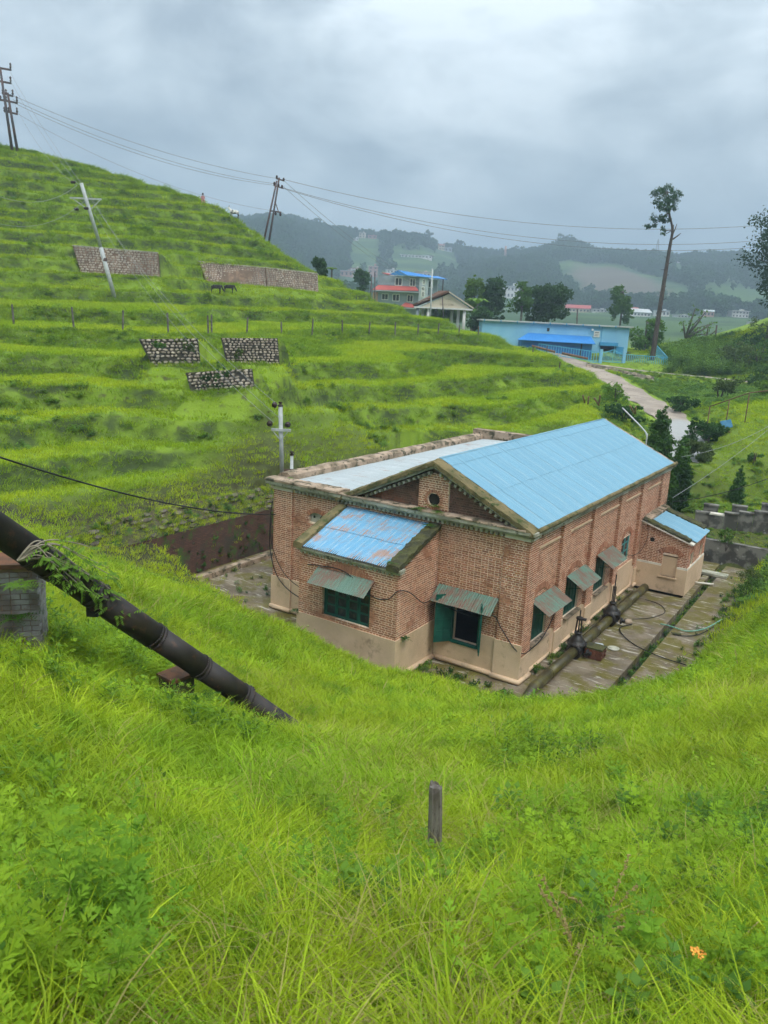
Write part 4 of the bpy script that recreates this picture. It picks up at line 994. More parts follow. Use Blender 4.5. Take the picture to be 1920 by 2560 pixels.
# brick pier under the pipe
M['grey_brick'] = pm('limewashed_brick', (.25, .245, .24), (.15, .13, .115), 3, .4, .62, .95, (.15, .07, .045), 5, .6, .74, objvar=.35, bs=.4, bd=.01)
pc = at(28, 1512, 9.55)
pier = empty('pipe_pier', (pc.x - .28, pc.y + .35, tz(pc.x, pc.y) - .3), R(14)); tag(pier, 'grey limewashed brick pier carrying the penstock', 'pier')
ph = pk(on_pipe(95)).z - PR - pier.location.z - .04
MB().bx(-.6, .435, -.035, .5, 0, ph - .06).build('mortar_core', M['mortar_dark'], pier)
bme = MB().box((0, 0, 0), (.222, .1, .066)).mesh('pier_brick', M['grey_brick']); bmh = MB().box((0, 0, 0), (.108, .1, .066)).mesh('pier_header', M['grey_brick'])
nr_ = int((ph - .1) / .078)
for i in range(nr_):
    z_ = .04 + i * .078
    if i % 2:
        link('brick', bmh, pier, (.39, 0, z_))
        for k in range(4): link('brick', bme, pier, (-.49 + k * .236 + random.uniform(-.004, .004), -.0 + random.uniform(-.006, .006), z_))
        for k in range(2): link('brick', bme, pier, (.4 + random.uniform(-.006, .006), .17 + k * .236, z_), (0, 0, R(90)))
    else:
        for k in range(9): link('brick', bmh, pier, (-.56 + k * .121 + random.uniform(-.003, .003), -.0 + random.uniform(-.006, .006), z_))
        for k in range(4): link('brick', bmh, pier, (.4 + random.uniform(-.006, .006), .1 + k * .121, z_), (0, 0, R(90)))
M['rust_cap'] = pm('rusty_cap', (.16, .07, .035), (.09, .05, .03), 5, .4, .6, .9)
MB().bx(-.66, .47, -.08, .52, ph - .06, ph).build('cap_slab', M['rust_cap'], pier)
sp = at(452, 1735, 11.1); sad = empty('pipe_saddle', (sp.x - .05, sp.y, tz(sp.x, sp.y) - .2), R(-38)); tag(sad, 'low weathered masonry saddle under the lower penstock, half hidden in grass', 'saddle')
sh_ = pk(on_pipe(440)).z - PR * .9 - sad.location.z
MB().bx(-.2, .16, -.2, .2, 0, max(.15, sh_ - .42)).build('block', M['moss_dark'], sad); MB().bx(-.23, .18, -.22, .22, max(.15, sh_ - .42), max(.2, sh_ - .37)).build('cap_slab', M['rust_cap'], sad)
# grey wooden post in the foreground
wp = at(1094, 2075, 5.2)
M['old_wood'] = pm('weathered_wood', (.24, .215, .19), (.13, .11, .09), 2.0, .4, .6, .95, (.05, .04, .035), 12, .56, .7, kind='Object', vscale=(9, 9, 1.2), bs=.9, bd=.01)
q = MB(); r_ = random.Random(3); Vv = []; n = 12
PT = at(1094, 1960, 5.2).z - tz(wp.x, wp.y)
for h, s_ in ((-.3, 1.08), (.05, 1.05), (PT * .4, 1.0), (PT * .75, .97), (PT - .03, .93), (PT - .01, .8)):
    for k in range(n): a = 2 * math.pi * k / n; s2_ = s_ * (1 + .16 * abs(math.sin(2 * a)) + r_.uniform(-.05, .05)); Vv.append((.052 * s2_ * math.cos(a) - h * .05, .058 * s2_ * math.sin(a), h + (r_.uniform(-.03, .02) if h > .5 else 0)))
q.add(Vv, [(i * n + k, i * n + (k + 1) % n, (i + 1) * n + (k + 1) % n, (i + 1) * n + k) for i in range(5) for k in range(n)] + [tuple(range(5 * n, 6 * n))])
tag(q.build('wooden_post', M['old_wood'], None, False, (wp.x, wp.y, tz(wp.x, wp.y))), 'short weathered grey wooden post standing in the foreground grass', 'post')
# ------------------------------------------------------------------ vegetation helpers
def np_mesh(name, V, F, m_, rnd=None, smooth=False):
    """V (n,3), F (k,3|4) arrays"""
    me_ = bpy.data.meshes.new(name); V = np.asarray(V, np.float32); F = np.asarray(F, np.int32); k = F.shape[1]
    me_.vertices.add(len(V)); me_.vertices.foreach_set('co', V.ravel()); me_.loops.add(F.size); me_.loops.foreach_set('vertex_index', F.ravel())
    me_.polygons.add(len(F)); me_.polygons.foreach_set('loop_start', np.arange(len(F), dtype=np.int32) * k)
    me_.update(calc_edges=True)
    if rnd is not None:
        a = me_.attributes.new('rnd', 'FLOAT', 'FACE'); a.data.foreach_set('value', np.asarray(rnd, np.float32))
    if smooth: me_.polygons.foreach_set('use_smooth', [True] * len(F))
    me_.materials.append(m_); return me_
def leaf_mat(name, ca, cb, cc=None, trans=.4, rough=.5, world=.5, dry=None, dry_at=.9, fine=None):
    """foliage: colour varies leaf by leaf, plant by plant and in broad patches; light passes through"""
    m_, t, o = newmat(name); N = NT(t); v = N.vec('World')
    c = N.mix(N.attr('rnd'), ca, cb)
    if cc is not None: c = N.mix(N.ramp(N.noise(v, world, 3), .42, .62), c, cc)
    if fine is not None: c = N.mix(N.ramp(N.noise(v, 1.4, 4, .6), .5, .68), c, fine)
    f = N.math('MULTIPLY_ADD', N.rand(), .4); f.node.inputs[2].default_value = .8
    c = N.mix(1.0, c, f, 'MULTIPLY')
    if dry is not None: c = N.mix(N.ramp(N.attr('rnd'), dry_at, dry_at + .02), c, dry)
    d = N.n('ShaderNodeBsdfPrincipled'); N.set(d.inputs['Base Color'], c); d.inputs['Roughness'].default_value = rough; d.inputs['Specular IOR Level'].default_value = .1
    tr = N.n('ShaderNodeBsdfTranslucent'); N.set(tr.inputs[0], c)
    mx_ = N.n('ShaderNodeMixShader'); mx_.inputs[0].default_value = trans; N.l(d.outputs[0], mx_.inputs[1]); N.l(tr.outputs[0], mx_.inputs[2]); N.l(mx_.outputs[0], o.inputs[0])
    return m_
G_BRIGHT = leaf_mat('bright_grass', (.27, .40, .018), (.48, .58, .034), (.27, .42, .022), .34, .45, .22, (.50, .40, .17), .955, (.19, .34, .02))
G_DRY = leaf_mat('dry_grass', (.46, .36, .15), (.36, .34, .10), None, .35, .6)
G_HILL = leaf_mat('hill_grass', (.37, .47, .018), (.49, .57, .03), (.33, .46, .022), .37, .6, .16, (.34, .33, .10), .98, (.27, .42, .02))
G_DARK = leaf_mat('dark_weed', (.10, .21, .024), (.17, .29, .032), (.10, .21, .035), .35, .6, .5)
G_BROWN = leaf_mat('brown_weed', (.13, .11, .05), (.11, .17, .03), None, .3, .7)
G_MID = leaf_mat('rank_grass', (.19, .31, .018), (.30, .42, .026), (.21, .34, .022), .4, .6, .2, (.30, .27, .10), .93)
G_WEED = leaf_mat('weed_leaf', (.19, .34, .02), (.31, .46, .03), (.17, .33, .03), .42, .5, .8)
def tuft(name, r_, nb, h0, h1, spread, w0, seg, droop, m_, dryfrac=0.0):
    """a tuft of curved tapering blades"""
    Vs, Fs, rn = [], [], []
    for b in range(nb):
        a = r_.uniform(0, 2 * math.pi); rad = spread * math.sqrt(r_.random()); x, y = rad * math.cos(a), rad * math.sin(a)
        h = r_.uniform(h0, h1); la = a + r_.uniform(-1.2, 1.2); lean = r_.uniform(.05, .35); dr = droop * r_.uniform(.4, 1.3) * h
        dx, dy = math.cos(la), math.sin(la); fa = r_.uniform(0, math.pi); wx, wy = math.cos(fa), math.sin(fa); w = w0 * r_.uniform(.7, 1.3)
        o = len(Vs); val = r_.random()
        for s_ in range(seg + 1):
            t = s_ / seg; out = lean * h * t + dr * t ** 2.2; z = h * t - dr * .75 * t ** 2.6
            ww = w * (1 - t ** 1.6) * .5 + .0006
            cx, cy = x + dx * out, y + dy * out
            Vs += [(cx - wx * ww, cy - wy * ww, z), (cx + wx * ww, cy + wy * ww, z)]
        for s_ in range(seg): Fs.append((o + 2 * s_, o + 2 * s_ + 1, o + 2 * s_ + 3, o + 2 * s_ + 2)); rn.append(val)
    return bpy.data.objects.new(name, np_mesh(name, Vs, Fs, m_, rn))
def leaf_blade(Vs, Fs, rn, base, d, up_, L, W, lobes, val, r_):
    """a leaf: lobes=1 a plain pointed blade of two faces, else a deeply cut leaf"""
    d = d.normalized(); s_ = d.cross(up_);
    if s_.length < 1e-4: s_ = Vector((1, 0, 0))
    s_.normalize(); nrm = s_.cross(d)
    def diamond(b, dd, l, w, dp):
        o = len(Vs); sd_ = dd.cross(nrm).normalized()
        Vs.extend([tuple(b), tuple(b + dd * l * .45 + sd_ * w * .5), tuple(b + dd * l - nrm * dp), tuple(b + dd * l * .45 - sd_ * w * .5)]); Fs.append((o, o + 1, o + 2, o + 3)); rn.append(val)
    if lobes == 1: diamond(base, d, L, W, L * .15); return
    diamond(base + d * L * .35, d, L * .65, W * .34, L * .1)
    for k in range((lobes - 1) // 2):
        q = .25 + .5 * k / max(1, (lobes - 1) / 2 - .5)
        for sg in (-1, 1): diamond(base + d * L * q, (d * .75 + s_ * sg * .75).normalized(), L * (.5 - .18 * k), W * .27, L * .06)
def weed(name, r_, nst, h0, h1, m_, lobes=5, L0=.07, W0=.06, nl=16, spread=.08, stem_m=None):
    Vs, Fs, rn = [], [], []
    for s_ in range(nst):
        a = r_.uniform(0, 6.28); b = Vector((spread * math.cos(a) * r_.random(), spread * math.sin(a) * r_.random(), 0)); h = r_.uniform(h0, h1)
        top = b + Vector((r_.uniform(-.2, .2) * h, r_.uniform(-.2, .2) * h, h)); o = len(Vs)
        w = .003
        Vs += [tuple(b + Vector((w, 0, 0))), tuple(b - Vector((w, 0, 0))), tuple(top - Vector((w * .4, 0, 0))), tuple(top + Vector((w * .4, 0, 0)))]; Fs.append((o, o + 1, o + 2, o + 3)); rn.append(.0)
        for k in range(nl):
            t = .2 + .8 * k / nl; p = b.lerp(top, t); an = k * 2.4 + r_.uniform(-.3, .3); el = r_.uniform(.1, .7) + (.6 if t > .9 else 0)
            d = Vector((math.cos(an) * math.cos(el), math.sin(an) * math.cos(el), math.sin(el))); sc = (1 - .45 * abs(t - .55)) * r_.uniform(.7, 1.2)
            leaf_blade(Vs, Fs, rn, p, d, Vector((0, 0, 1)), L0 * sc, W0 * sc, lobes, min(1, .25 + .7 * t * r_.uniform(.7, 1.1)), r_)
    return bpy.data.objects.new(name, np_mesh(name, Vs, Fs, m_, rn))
def scatter(name, protos, P, rot, scl, kindv):
    """one object whose points carry instances of the templates (geometry nodes)"""
    lib = bpy.data.collections.new(name + '_library')
    for i, o in enumerate(protos): o.name = '%s_%02d' % (name[:6], i); lib.objects.link(o)
    me_ = bpy.data.meshes.new(name); P = np.asarray(P, np.float32); me_.vertices.add(len(P)); me_.vertices.foreach_set('co', P.ravel())
    for nm, ty, dat, key in (('i_rot', 'FLOAT_VECTOR', rot, 'vector'), ('i_scl', 'FLOAT', scl, 'value'), ('i_kind', 'INT', kindv, 'value')):
        a = me_.attributes.new(nm, ty, 'POINT'); a.data.foreach_set(key, np.asarray(dat, np.int32 if ty == 'INT' else np.float32).ravel())
    ob = link(name, me_)
    g_ = bpy.data.node_groups.new(name + '_nodes', 'GeometryNodeTree'); g_.interface.new_socket('Geometry', in_out='INPUT', socket_type='NodeSocketGeometry'); g_.interface.new_socket('Geometry', in_out='OUTPUT', socket_type='NodeSocketGeometry')
    gi, go = g_.nodes.new('NodeGroupInput'), g_.nodes.new('NodeGroupOutput'); iop = g_.nodes.new('GeometryNodeInstanceOnPoints'); ci = g_.nodes.new('GeometryNodeCollectionInfo')
    ci.inputs['Collection'].default_value = lib; ci.inputs['Separate Children'].default_value = True; ci.inputs['Reset Children'].default_value = True
    def na(nm, ty):
        n = g_.nodes.new('GeometryNodeInputNamedAttribute'); n.data_type = ty; n.inputs[0].default_value = nm; return n.outputs[0]
    er = g_.nodes.new('FunctionNodeEulerToRotation'); L = g_.links.new
    L(gi.outputs[0], iop.inputs['Points']); L(ci.outputs[0], iop.inputs['Instance']); iop.inputs['Pick Instance'].default_value = True
    L(na('i_kind', 'INT'), iop.inputs['Instance Index']); L(na('i_rot', 'FLOAT_VECTOR'), er.inputs[0]); L(er.outputs[0], iop.inputs['Rotation']); L(na('i_scl', 'FLOAT'), iop.inputs['Scale'])
    L(iop.outputs[0], go.inputs[0])
    md = ob.modifiers.new('scatter', 'NODES'); md.node_group = g_
    return ob
rp = random.Random(42)
def wedge(n, r0, r1, a0, a1):
    r_ = np.sqrt(rng.random(n) * (r1 * r1 - r0 * r0) + r0 * r0); a = R(1) * (a0 + (a1 - a0) * rng.random(n)); return r_ * np.sin(a), r_ * np.cos(a)
def keep_out(x, y):
    """True where grass may grow"""
    rd, _ = road_near(x, y); bx, by = w2b(x, y)
    tp = np.clip((x - PA.x) * pd.x + (y - PA.y) * pd.y, -9, 9e9) / (pd.x ** 2 + pd.y ** 2); dp = np.hypot(x - PA.x - tp * pd.x, y - PA.y - tp * pd.y); pz = PA.z + tp * pd.z
    pipe_ok = (dp > .34) | (tp > (PB - PA).length * 1.1)
    s0_, s1_ = at(1207, 880, 95), at(1566, 900, 95); pipe_ok &= ~((x > s0_.x - .3) & (x < s1_.x + .3) & (y > 92.5) & (y < 106))
    return pipe_ok & (yard_mask(x, y) < .35) & (rd > 1.75 + .3 * vnoise(x / 1.5, y / 1.5, 71)) & ~((bx > -15.9) & (bx < 4.2) & (by > -.3) & (by < 18.9))
def lean_rot(x, y, amt, n):
    """tufts lean together in patches, as if combed by wind and rain"""
    a = 6.28 * (vnoise(x / 3.2, y / 3.2, 51) + .5) * 1.3 + 3.4; k = amt * (0.35 + vnoise(x / 1.7, y / 1.7, 52) + rng.normal(0, .25, n))
    return np.column_stack([-np.sin(a) * k, np.cos(a) * k, rng.random(n) * 6.28])

# ------------------------------------------------------------------ grass
def merge_patch(name, r_, parts, side, ntuft, lean, hv):
    """a square of turf made of many tufts that lean roughly one way"""
    Vs, Fs, Rn, Mi = [], [], [], []; off = 0; mats = []
    for o in parts:
        mm_ = o.data.materials[0]
        if mm_ not in mats: mats.append(mm_)
    cache = []
    for o in parts:
        me_ = o.data; v_ = np.empty(len(me_.vertices) * 3, np.float32); me_.vertices.foreach_get('co', v_); f_ = np.empty(len(me_.loops), np.int32); me_.loops.foreach_get('vertex_index', f_)
        rn_ = np.empty(len(me_.polygons), np.float32); me_.attributes['rnd'].data.foreach_get('value', rn_); cache.append((v_.reshape(-1, 3), f_.reshape(-1, 4), rn_, mats.index(me_.materials[0])))
    wts = [1.0] * len(parts)
    for k in range(ntuft):
        v_, f_, rn_, mi = cache[r_.randrange(len(cache))]
        a = r_.uniform(0, 6.28); s_ = r_.uniform(.65, 1.2) * hv; c, sn = math.cos(a), math.sin(a); px_, py_ = r_.uniform(-.5, .5) * side, r_.uniform(-.5, .5) * side
        s_ *= 1 + .35 * float(vnoise(np.array(px_ / .35), np.array(py_ / .35), 7 + ntuft)); lx, ly = lean * r_.uniform(.2, 1.4), r_.gauss(0, .22)
        x_ = (v_[:, 0] * c - v_[:, 1] * sn) * s_; y_ = (v_[:, 0] * sn + v_[:, 1] * c) * s_; z_ = v_[:, 2] * s_
        Vs.append(np.column_stack([x_ + px_ + z_ * lx, y_ + py_ + z_ * ly, z_ * (1 - .35 * (lx * lx + ly * ly))])); Fs.append(f_ + off); Rn.append((rn_ * .7 + r_.random() * .3) if mi == 0 else rn_); Mi.append(np.full(len(f_), mi)); off += len(v_)
    me_ = np_mesh(name, np.vstack(Vs), np.vstack(Fs), mats[0], np.concatenate(Rn))
    for mm_ in mats[1:]: me_.materials.append(mm_)
    me_.polygons.foreach_set('material_index', np.concatenate(Mi).astype(np.int32)); me_.update()
    return bpy.data.objects.new(name, me_)
def turf(name, label, cell, r0, r1, a0, a1, full, small, dens, extra=None, hs=1.0):
    """full: square patches (the last two are the rarer kinds); small: single tufts for cells cut by an edge"""
    m_ = int(2 * r1 / cell) + 2; gx_, gy_ = np.meshgrid((np.arange(m_) - m_ / 2) * cell, (np.arange(m_) - m_ / 2) * cell); x = (gx_ + rng.uniform(-.15, .15, gx_.shape) * cell).ravel(); y = (gy_ + rng.uniform(-.15, .15, gy_.shape) * cell).ravel()
    d = np.hypot(x, y); an = np.degrees(np.arctan2(x, y)); s_ = (d > r0) & (d < r1) & (an > a0) & (an < a1)
    if extra is not None: s_ &= extra(x, y)
    x, y = x[s_], y[s_]; ok = keep_out(x, y); allok = ok.copy()
    for k in range(8): allok &= keep_out(x + .62 * cell * math.cos(k * math.pi / 4), y + .62 * cell * math.sin(k * math.pi / 4))
    P, Rt, Sc, Kd = [], [], [], []
    h = .25; nx_ = (terr(x + h, y) - terr(x - h, y)) / (2 * h); ny_ = (terr(x, y + h) - terr(x, y - h)) / (2 * h); z = terr(x, y)
    fld = 6.28 * (vnoise(x / 5.5, y / 5.5, 51) + .5) * 1.2; kn = vnoise(x / 2.2, y / 2.2, 63)
    nf = len(full)
    for i in np.nonzero(allok)[0]:
        zn = Vector((-nx_[i], -ny_[i], 1)).normalized(); hd = fld[i] + rng.normal(0, .35); xd = Vector((math.cos(hd), math.sin(hd), 0)); yd_ = zn.cross(xd).normalized(); xd = yd_.cross(zn)
        e_ = Matrix((xd, yd_, zn)).transposed().to_euler(); P.append((x[i], y[i], z[i] - .03)); Rt.append((e_.x, e_.y, e_.z)); Sc.append(hs * rng.uniform(.92, 1.12) * (1 + .35 * vnoise(np.array(x[i] / 3), np.array(y[i] / 3), 65)))
        q = rng.random(); Kd.append(nf - 1 if (kn[i] > .22 and q < .7) else nf - 2 if (kn[i] < -.22 and q < .6) else rng.integers(0, nf - 2))
    part = ~allok
    if part.any():
        n_ = int(dens * cell * cell); xx = np.repeat(x[part], n_) + rng.uniform(-.5, .5, n_ * part.sum()) * cell; yy = np.repeat(y[part], n_) + rng.uniform(-.5, .5, n_ * part.sum()) * cell
        k2 = keep_out(xx, yy); xx, yy = xx[k2], yy[k2]; zz = terr(xx, yy); rr2 = lean_rot(xx, yy, .4, len(xx))
        for i in range(len(xx)): P.append((xx[i], yy[i], zz[i] - .02)); Rt.append(tuple(rr2[i])); Sc.append(hs * rng.uniform(.42, .85)); Kd.append(nf + int(rng.integers(0, len(small))))
    ob = scatter(name, full + small, P, Rt, Sc, Kd); tag(ob, label, 'grass', kind='stuff'); print(name, len(P)); return ob
def kit(nb, h0, h1, sp, w0, seg, dr, side, nt, lean, hv=1.0, nfull=6):
    tb = [tuft('g', rp, nb, h0, h1, sp, w0, seg, dr, G_BRIGHT) for _ in range(3)]; td = [tuft('g', rp, nb, h0, h1 * 1.15, sp, w0 * .85, seg, dr * 1.4, G_DRY)]
    tw = [weed('g', rp, 5, h0 * .7, h1 * .8, G_DARK, 1, .10, .04, 12, sp * 1.3), weed('g', rp, 4, h0 * .7, h1 * .9, G_WEED, 5, .09, .055, 14, sp * 1.3)]
    full = [merge_patch('p', rp, tb * 6 + td * (1 if k % 2 else 0) + (tw[1:] if k % 3 == 0 else []), side, nt, lean, hv) for k in range(nfull)]
    full += [merge_patch('p', rp, tb * 3 + td * 2, side, nt, lean * 1.3, hv), merge_patch('p', rp, tb * 3 + tw * 2, side, nt, lean * .6, hv)]
    return full, tb
fu, sm = kit(26, .22, .52, .07, .0062, 5, .6, .78, 105, .35)
g1 = turf('near_grass', 'long bright green grass covering the bank in the foreground', .6, .2, 6.0, -85, 85, fu, sm, 150)
fu, sm = kit(24, .22, .52, .11, .0095, 4, .55, 1.0, 95, .35)
g2 = turf('bank_grass', 'long grass on the middle of the bank above the powerhouse yard', .8, 5.7, 15, -52, 55, fu, sm, 90)
fu, sm = kit(20, .24, .5, .16, .017, 3, .5, 1.15, 60, .3)
g3 = turf('slope_grass', 'bright grass on the slopes falling to the yard', .9, 14.6, 27, -44, 50, fu, sm, 55, lambda x, y: w2b(x, y)[0] > -15.9)
# terraced hillside: short grass on the treads, risers darkened by weeds and by shade painted into the colour
PROT = [tuft('g', rp, 26, .12, .28, .34, .024, 2, .5, G_HILL) for _ in range(4)] + [weed('g', rp, 9, .14, .32, G_DARK, 1, .16, .07, 7, .34) for _ in range(2)] + [tuft('g', rp, 16, .1, .26, .3, .022, 2, .8, G_BROWN)] + [tuft('g', rp, 26, .22, .45, .32, .024, 2, .9, G_MID)]
x, y = wedge(115000, 20, 112, -36, 40); bx, by = w2b(x, y); ok = keep_out(x, y) & ((np.hypot(x, y) > 26) | (bx < -15.9)); x, y = x[ok], y[ok]; n = len(x); z, rs = terr(x, y, True)
u = rng.random(n); pn_ = vnoise(x / 3.5, y / 3.5, 81); hm = hill_mask(x, y)
k = rng.integers(0, 4, n)
k = np.where((rs > .3) & (u < .75), 7, k); k = np.where((rs > .35) & (u < .02 + .3 * pn_), 4 + rng.integers(0, 2, n), k); k = np.where((rs > .4) & (u > .93 - .6 * vnoise(x / 6, y / 6, 83)), 6, k)
k = np.where((rs <= .4) & (pn_ > .40) & (u < .25), 4, k)
wild = (hm < .3) & (x > 14)          # rough ground along the road and right-hand hill
k = np.where(wild & (u < .45 + vnoise(x / 5, y / 5, 85)), 4 + rng.integers(0, 2, n), k)
sc = (.75 + .5 * rng.random(n)) * np.clip(.75 + np.hypot(x, y) / 160, .9, 1.35); rdd, _ = road_near(x, y); sc = np.where(wild, sc * np.clip(.55 + rdd / 14, .6, 1.25), sc); p_ = at(1520, 910, 90); bq, cq = w2b(x, y); sc = np.where((cq > 18.8) & (cq < 22.2) & (bq > -2) & (bq < 9), sc * .4, sc); sc = np.where(np.hypot((x - p_.x) / 14, (y - p_.y) / 6) < 1, sc * .35, sc)
g4 = scatter('hill_grass', PROT, np.column_stack([x, y, z - .02]), lean_rot(x, y, .35, n), sc, k); tag(g4, 'short green grass and weeds covering the terraced hillside', 'grass', kind='stuff')
# ------------------------------------------------------------------ road
def road_mesh(P, hw0, seed):
    RP = curve_pts(P, 12); Vv = []; r_ = random.Random(seed)
    for i, p in enumerate(RP):
        t = (RP[min(i + 1, len(RP) - 1)] - RP[max(i - 1, 0)]); nx_, ny_ = t.y, -t.x; L = math.hypot(nx_, ny_); nx_, ny_ = nx_ / L, ny_ / L
        hw = hw0 + .15 * math.sin(i * .7) + r_.uniform(-.08, .08)
        for s_ in (-1, -.5, 0, .5, 1): Vv.append((p.x + nx_ * hw * s_, p.y + ny_ * hw * s_, p.z + .03 - .04 * s_ * s_ + .02 * math.sin(i * 1.3 + s_ * 2) + r_.uniform(-.012, .012)))
    return np_mesh('road', np.array(Vv), np.array([(i * 5 + j, i * 5 + j + 1, i * 5 + j + 6, i * 5 + j + 5) for i in range(len(RP) - 1) for j in range(4)])[:, ::-1], ROADM, None, True)
def road_mat():
    m_, t, o = newmat('dirt_road'); N = NT(t); v = N.vec('World')
    c = N.mix(N.ramp(N.noise(v, .5, 4), .4, .62), (.27, .22, .18), (.36, .30, .24)); c = N.mix(N.ramp(N.noise(v, 2.2, 5, .65), .58, .7), c, (.14, .11, .08))
    sp_ = N.n('ShaderNodeSeparateXYZ'); N.l(v, sp_.inputs[0]); near = N.ramp(N.math('ADD', sp_.outputs[1], N.math('MULTIPLY', N.noise(v, .7), 3.0)), 59, 57)
    c = N.mix(near, c, (.33, .33, .32))
    N.bsdf(o, c, .9, N.noise(v, 5, 5), .5, .04); return m_
ROADM = road_mat()
tag(link('road', road_mesh(ROAD, 1.3, 1)), kind='structure'); o = link('path', road_mesh(ROAD2, 1.0, 2)); o.location.z = .012; tag(o, kind='structure')
# rubble revetment beside the road below the blue shed
r_ = random.Random(9)
rv = empty('road_revetment', tuple(at(1500, 935, 85))); tag(rv, 'pale broken stone revetment between the road and the blue shed', 'revetment')
mb = MB(); A_, B_ = at(1470, 925, 84), at(1640, 958, 79)
bk = MB(); bk.prism([A_ - rv.location + Vector((0, .9, .75)), B_ - rv.location + Vector((0, .9, .55)), B_ - rv.location + Vector((0, .2, -.6)), A_ - rv.location + Vector((0, .2, -.5))], (.1, .5, 0)); bk.build('earth_backing', M['rubble'], rv)
for k in range(90):
    t, h = r_.random(), r_.random(); w_ = r_.uniform(.15, .45); p = A_.lerp(B_, t) - rv.location + Vector((0, .1 + .75 * h, -.45 + 1.1 * h - .15 * t))
    Vq, Fq = stone_geo(r_, w_, .15, r_.uniform(.08, .2)); mb.add([p + Vector((a, b, c)) for a, b, c in Vq], Fq)
M['pale_stone'] = pm('pale_road_stone', (.42, .34, .26), (.30, .24, .18), 3, .4, .6, .95, (.14, .11, .08), 5, .6, .7)
tag(mb.build('stones', M['pale_stone'], rv), kind='stuff')

# ------------------------------------------------------------------ stone walls on the terraces
def stone_wall(name, label, TL, TR, BR, BL_, rows, cols, m_, single, seed, lean=.25):
    """battered rubble wall between four corner points; each stone its own piece when single"""
    r_ = random.Random(seed); TL, TR, BR, BL_ = [Vector(p) for p in (TL, TR, BR, BL_)]
    root = empty(name, tuple((BL_ + BR) / 2)); tag(root, label, 'wall', 'stone retaining walls on the hillside'); O = root.location
    nrm = (BR - BL_).cross(TL - BL_).normalized()
    if nrm.y > 0: nrm = -nrm
    bkq = MB(); bkq.prism([TL - O, TR - O, BR - O, BL_ - O], -nrm * .5); bkq.build('joint_bed', M['gap'] if single else M['mortar_dark'], root)
    cp_ = MB(); cp_.bar(TL - O - nrm * .2 + Vector((0, 0, .03)), TR - O - nrm * .2 + Vector((0, 0, .03)), .5, .08); cp_.build('coping', M['cement'] if not single else M['moss_dark'], root)
    ux = (BR - BL_).normalized(); uz = nrm.cross(ux); uz = uz if uz.z > 0 else -uz
    mass = MB(); H_ = ((TL - BL_).length + (TR - BR).length) / 2
    var = []
    if single:
        for k in range(10):
            Vq, Fq = stone_geo(r_, .5, .09, .5); var.append(MB().add(Vq, Fq).mesh('stone', m_))
    for i in range(rows):
        v0 = (i + .5) / rows; a, b = BL_.lerp(TL, v0), BR.lerp(TR, v0); Lr = (b - a).length; u = r_.uniform(0, .1)
        sz = H_ / rows
        while u < Lr - .08:
            w_ = sz * r_.uniform(.8, 2.0)
            w_ = min(w_, Lr - u)
            p = a.lerp(b, (u + w_ / 2) / Lr) - O + uz * r_.uniform(-.12, .12) * sz
            if r_.random() < .93:
                if single:
                    o = link('stone', r_.choice(var), root); mm = Matrix((ux, -nrm, uz)).transposed().to_4x4(); rot = Matrix.Rotation(r_.uniform(-.25, .25), 4, 'Y')
                    o.matrix_local = Matrix.Translation(p) @ mm @ rot @ Matrix.Diagonal((w_ * .92, r_.uniform(.7, 1.3), sz * r_.uniform(.75, .98), 1))
                else:
                    Vq, Fq = stone_geo(r_, w_ * .48, .05, sz * .46, 6); mass.add([p + ux * x_ - nrm * y_ + uz * z_ for x_, y_, z_ in Vq], Fq, r_.random())
            u += w_ + .01
    if not single: tag(mass.build('stonework', m_, root), kind='stuff')
    return root
def mass_stone_mat():
    m_, t, o = newmat('grey_rubble'); N = NT(t); v = N.vec('World'); c = N.mix(N.attr('rnd'), (.28, .24, .20), (.46, .40, .34)); c = N.mix(N.ramp(N.noise(v, .4, 4), .5, .7), c, (.24, .21, .18)); N.bsdf(o, c, .95, N.noise(v, 9), .5, .03); return m_
M['grey_rubble'] = mass_stone_mat()
WL = ['long pale grey stone wall high on the hill, left of the pair', 'longest pale stone wall high on the hill with a vertical joint', 'pale stone wall section at the right end of the upper terrace', 'dark old rubble wall with white stones, left one below the fence', 'dark old rubble wall with white stones, right one below the fence', 'low overgrown rubble wall, lowest of the walls on the slope']
for k, (tl, tr, br, bl) in enumerate(WALLS): stone_wall('stone_wall', WL[k], tl, tr, br + Vector((0, -.04, -.35)), bl + Vector((0, -.04, -.35)), (13, 13, 12, 10, 12, 8)[k], 0, M['grey_rubble'] if k < 3 else M['rubble_l'], k >= 3, k + 1)

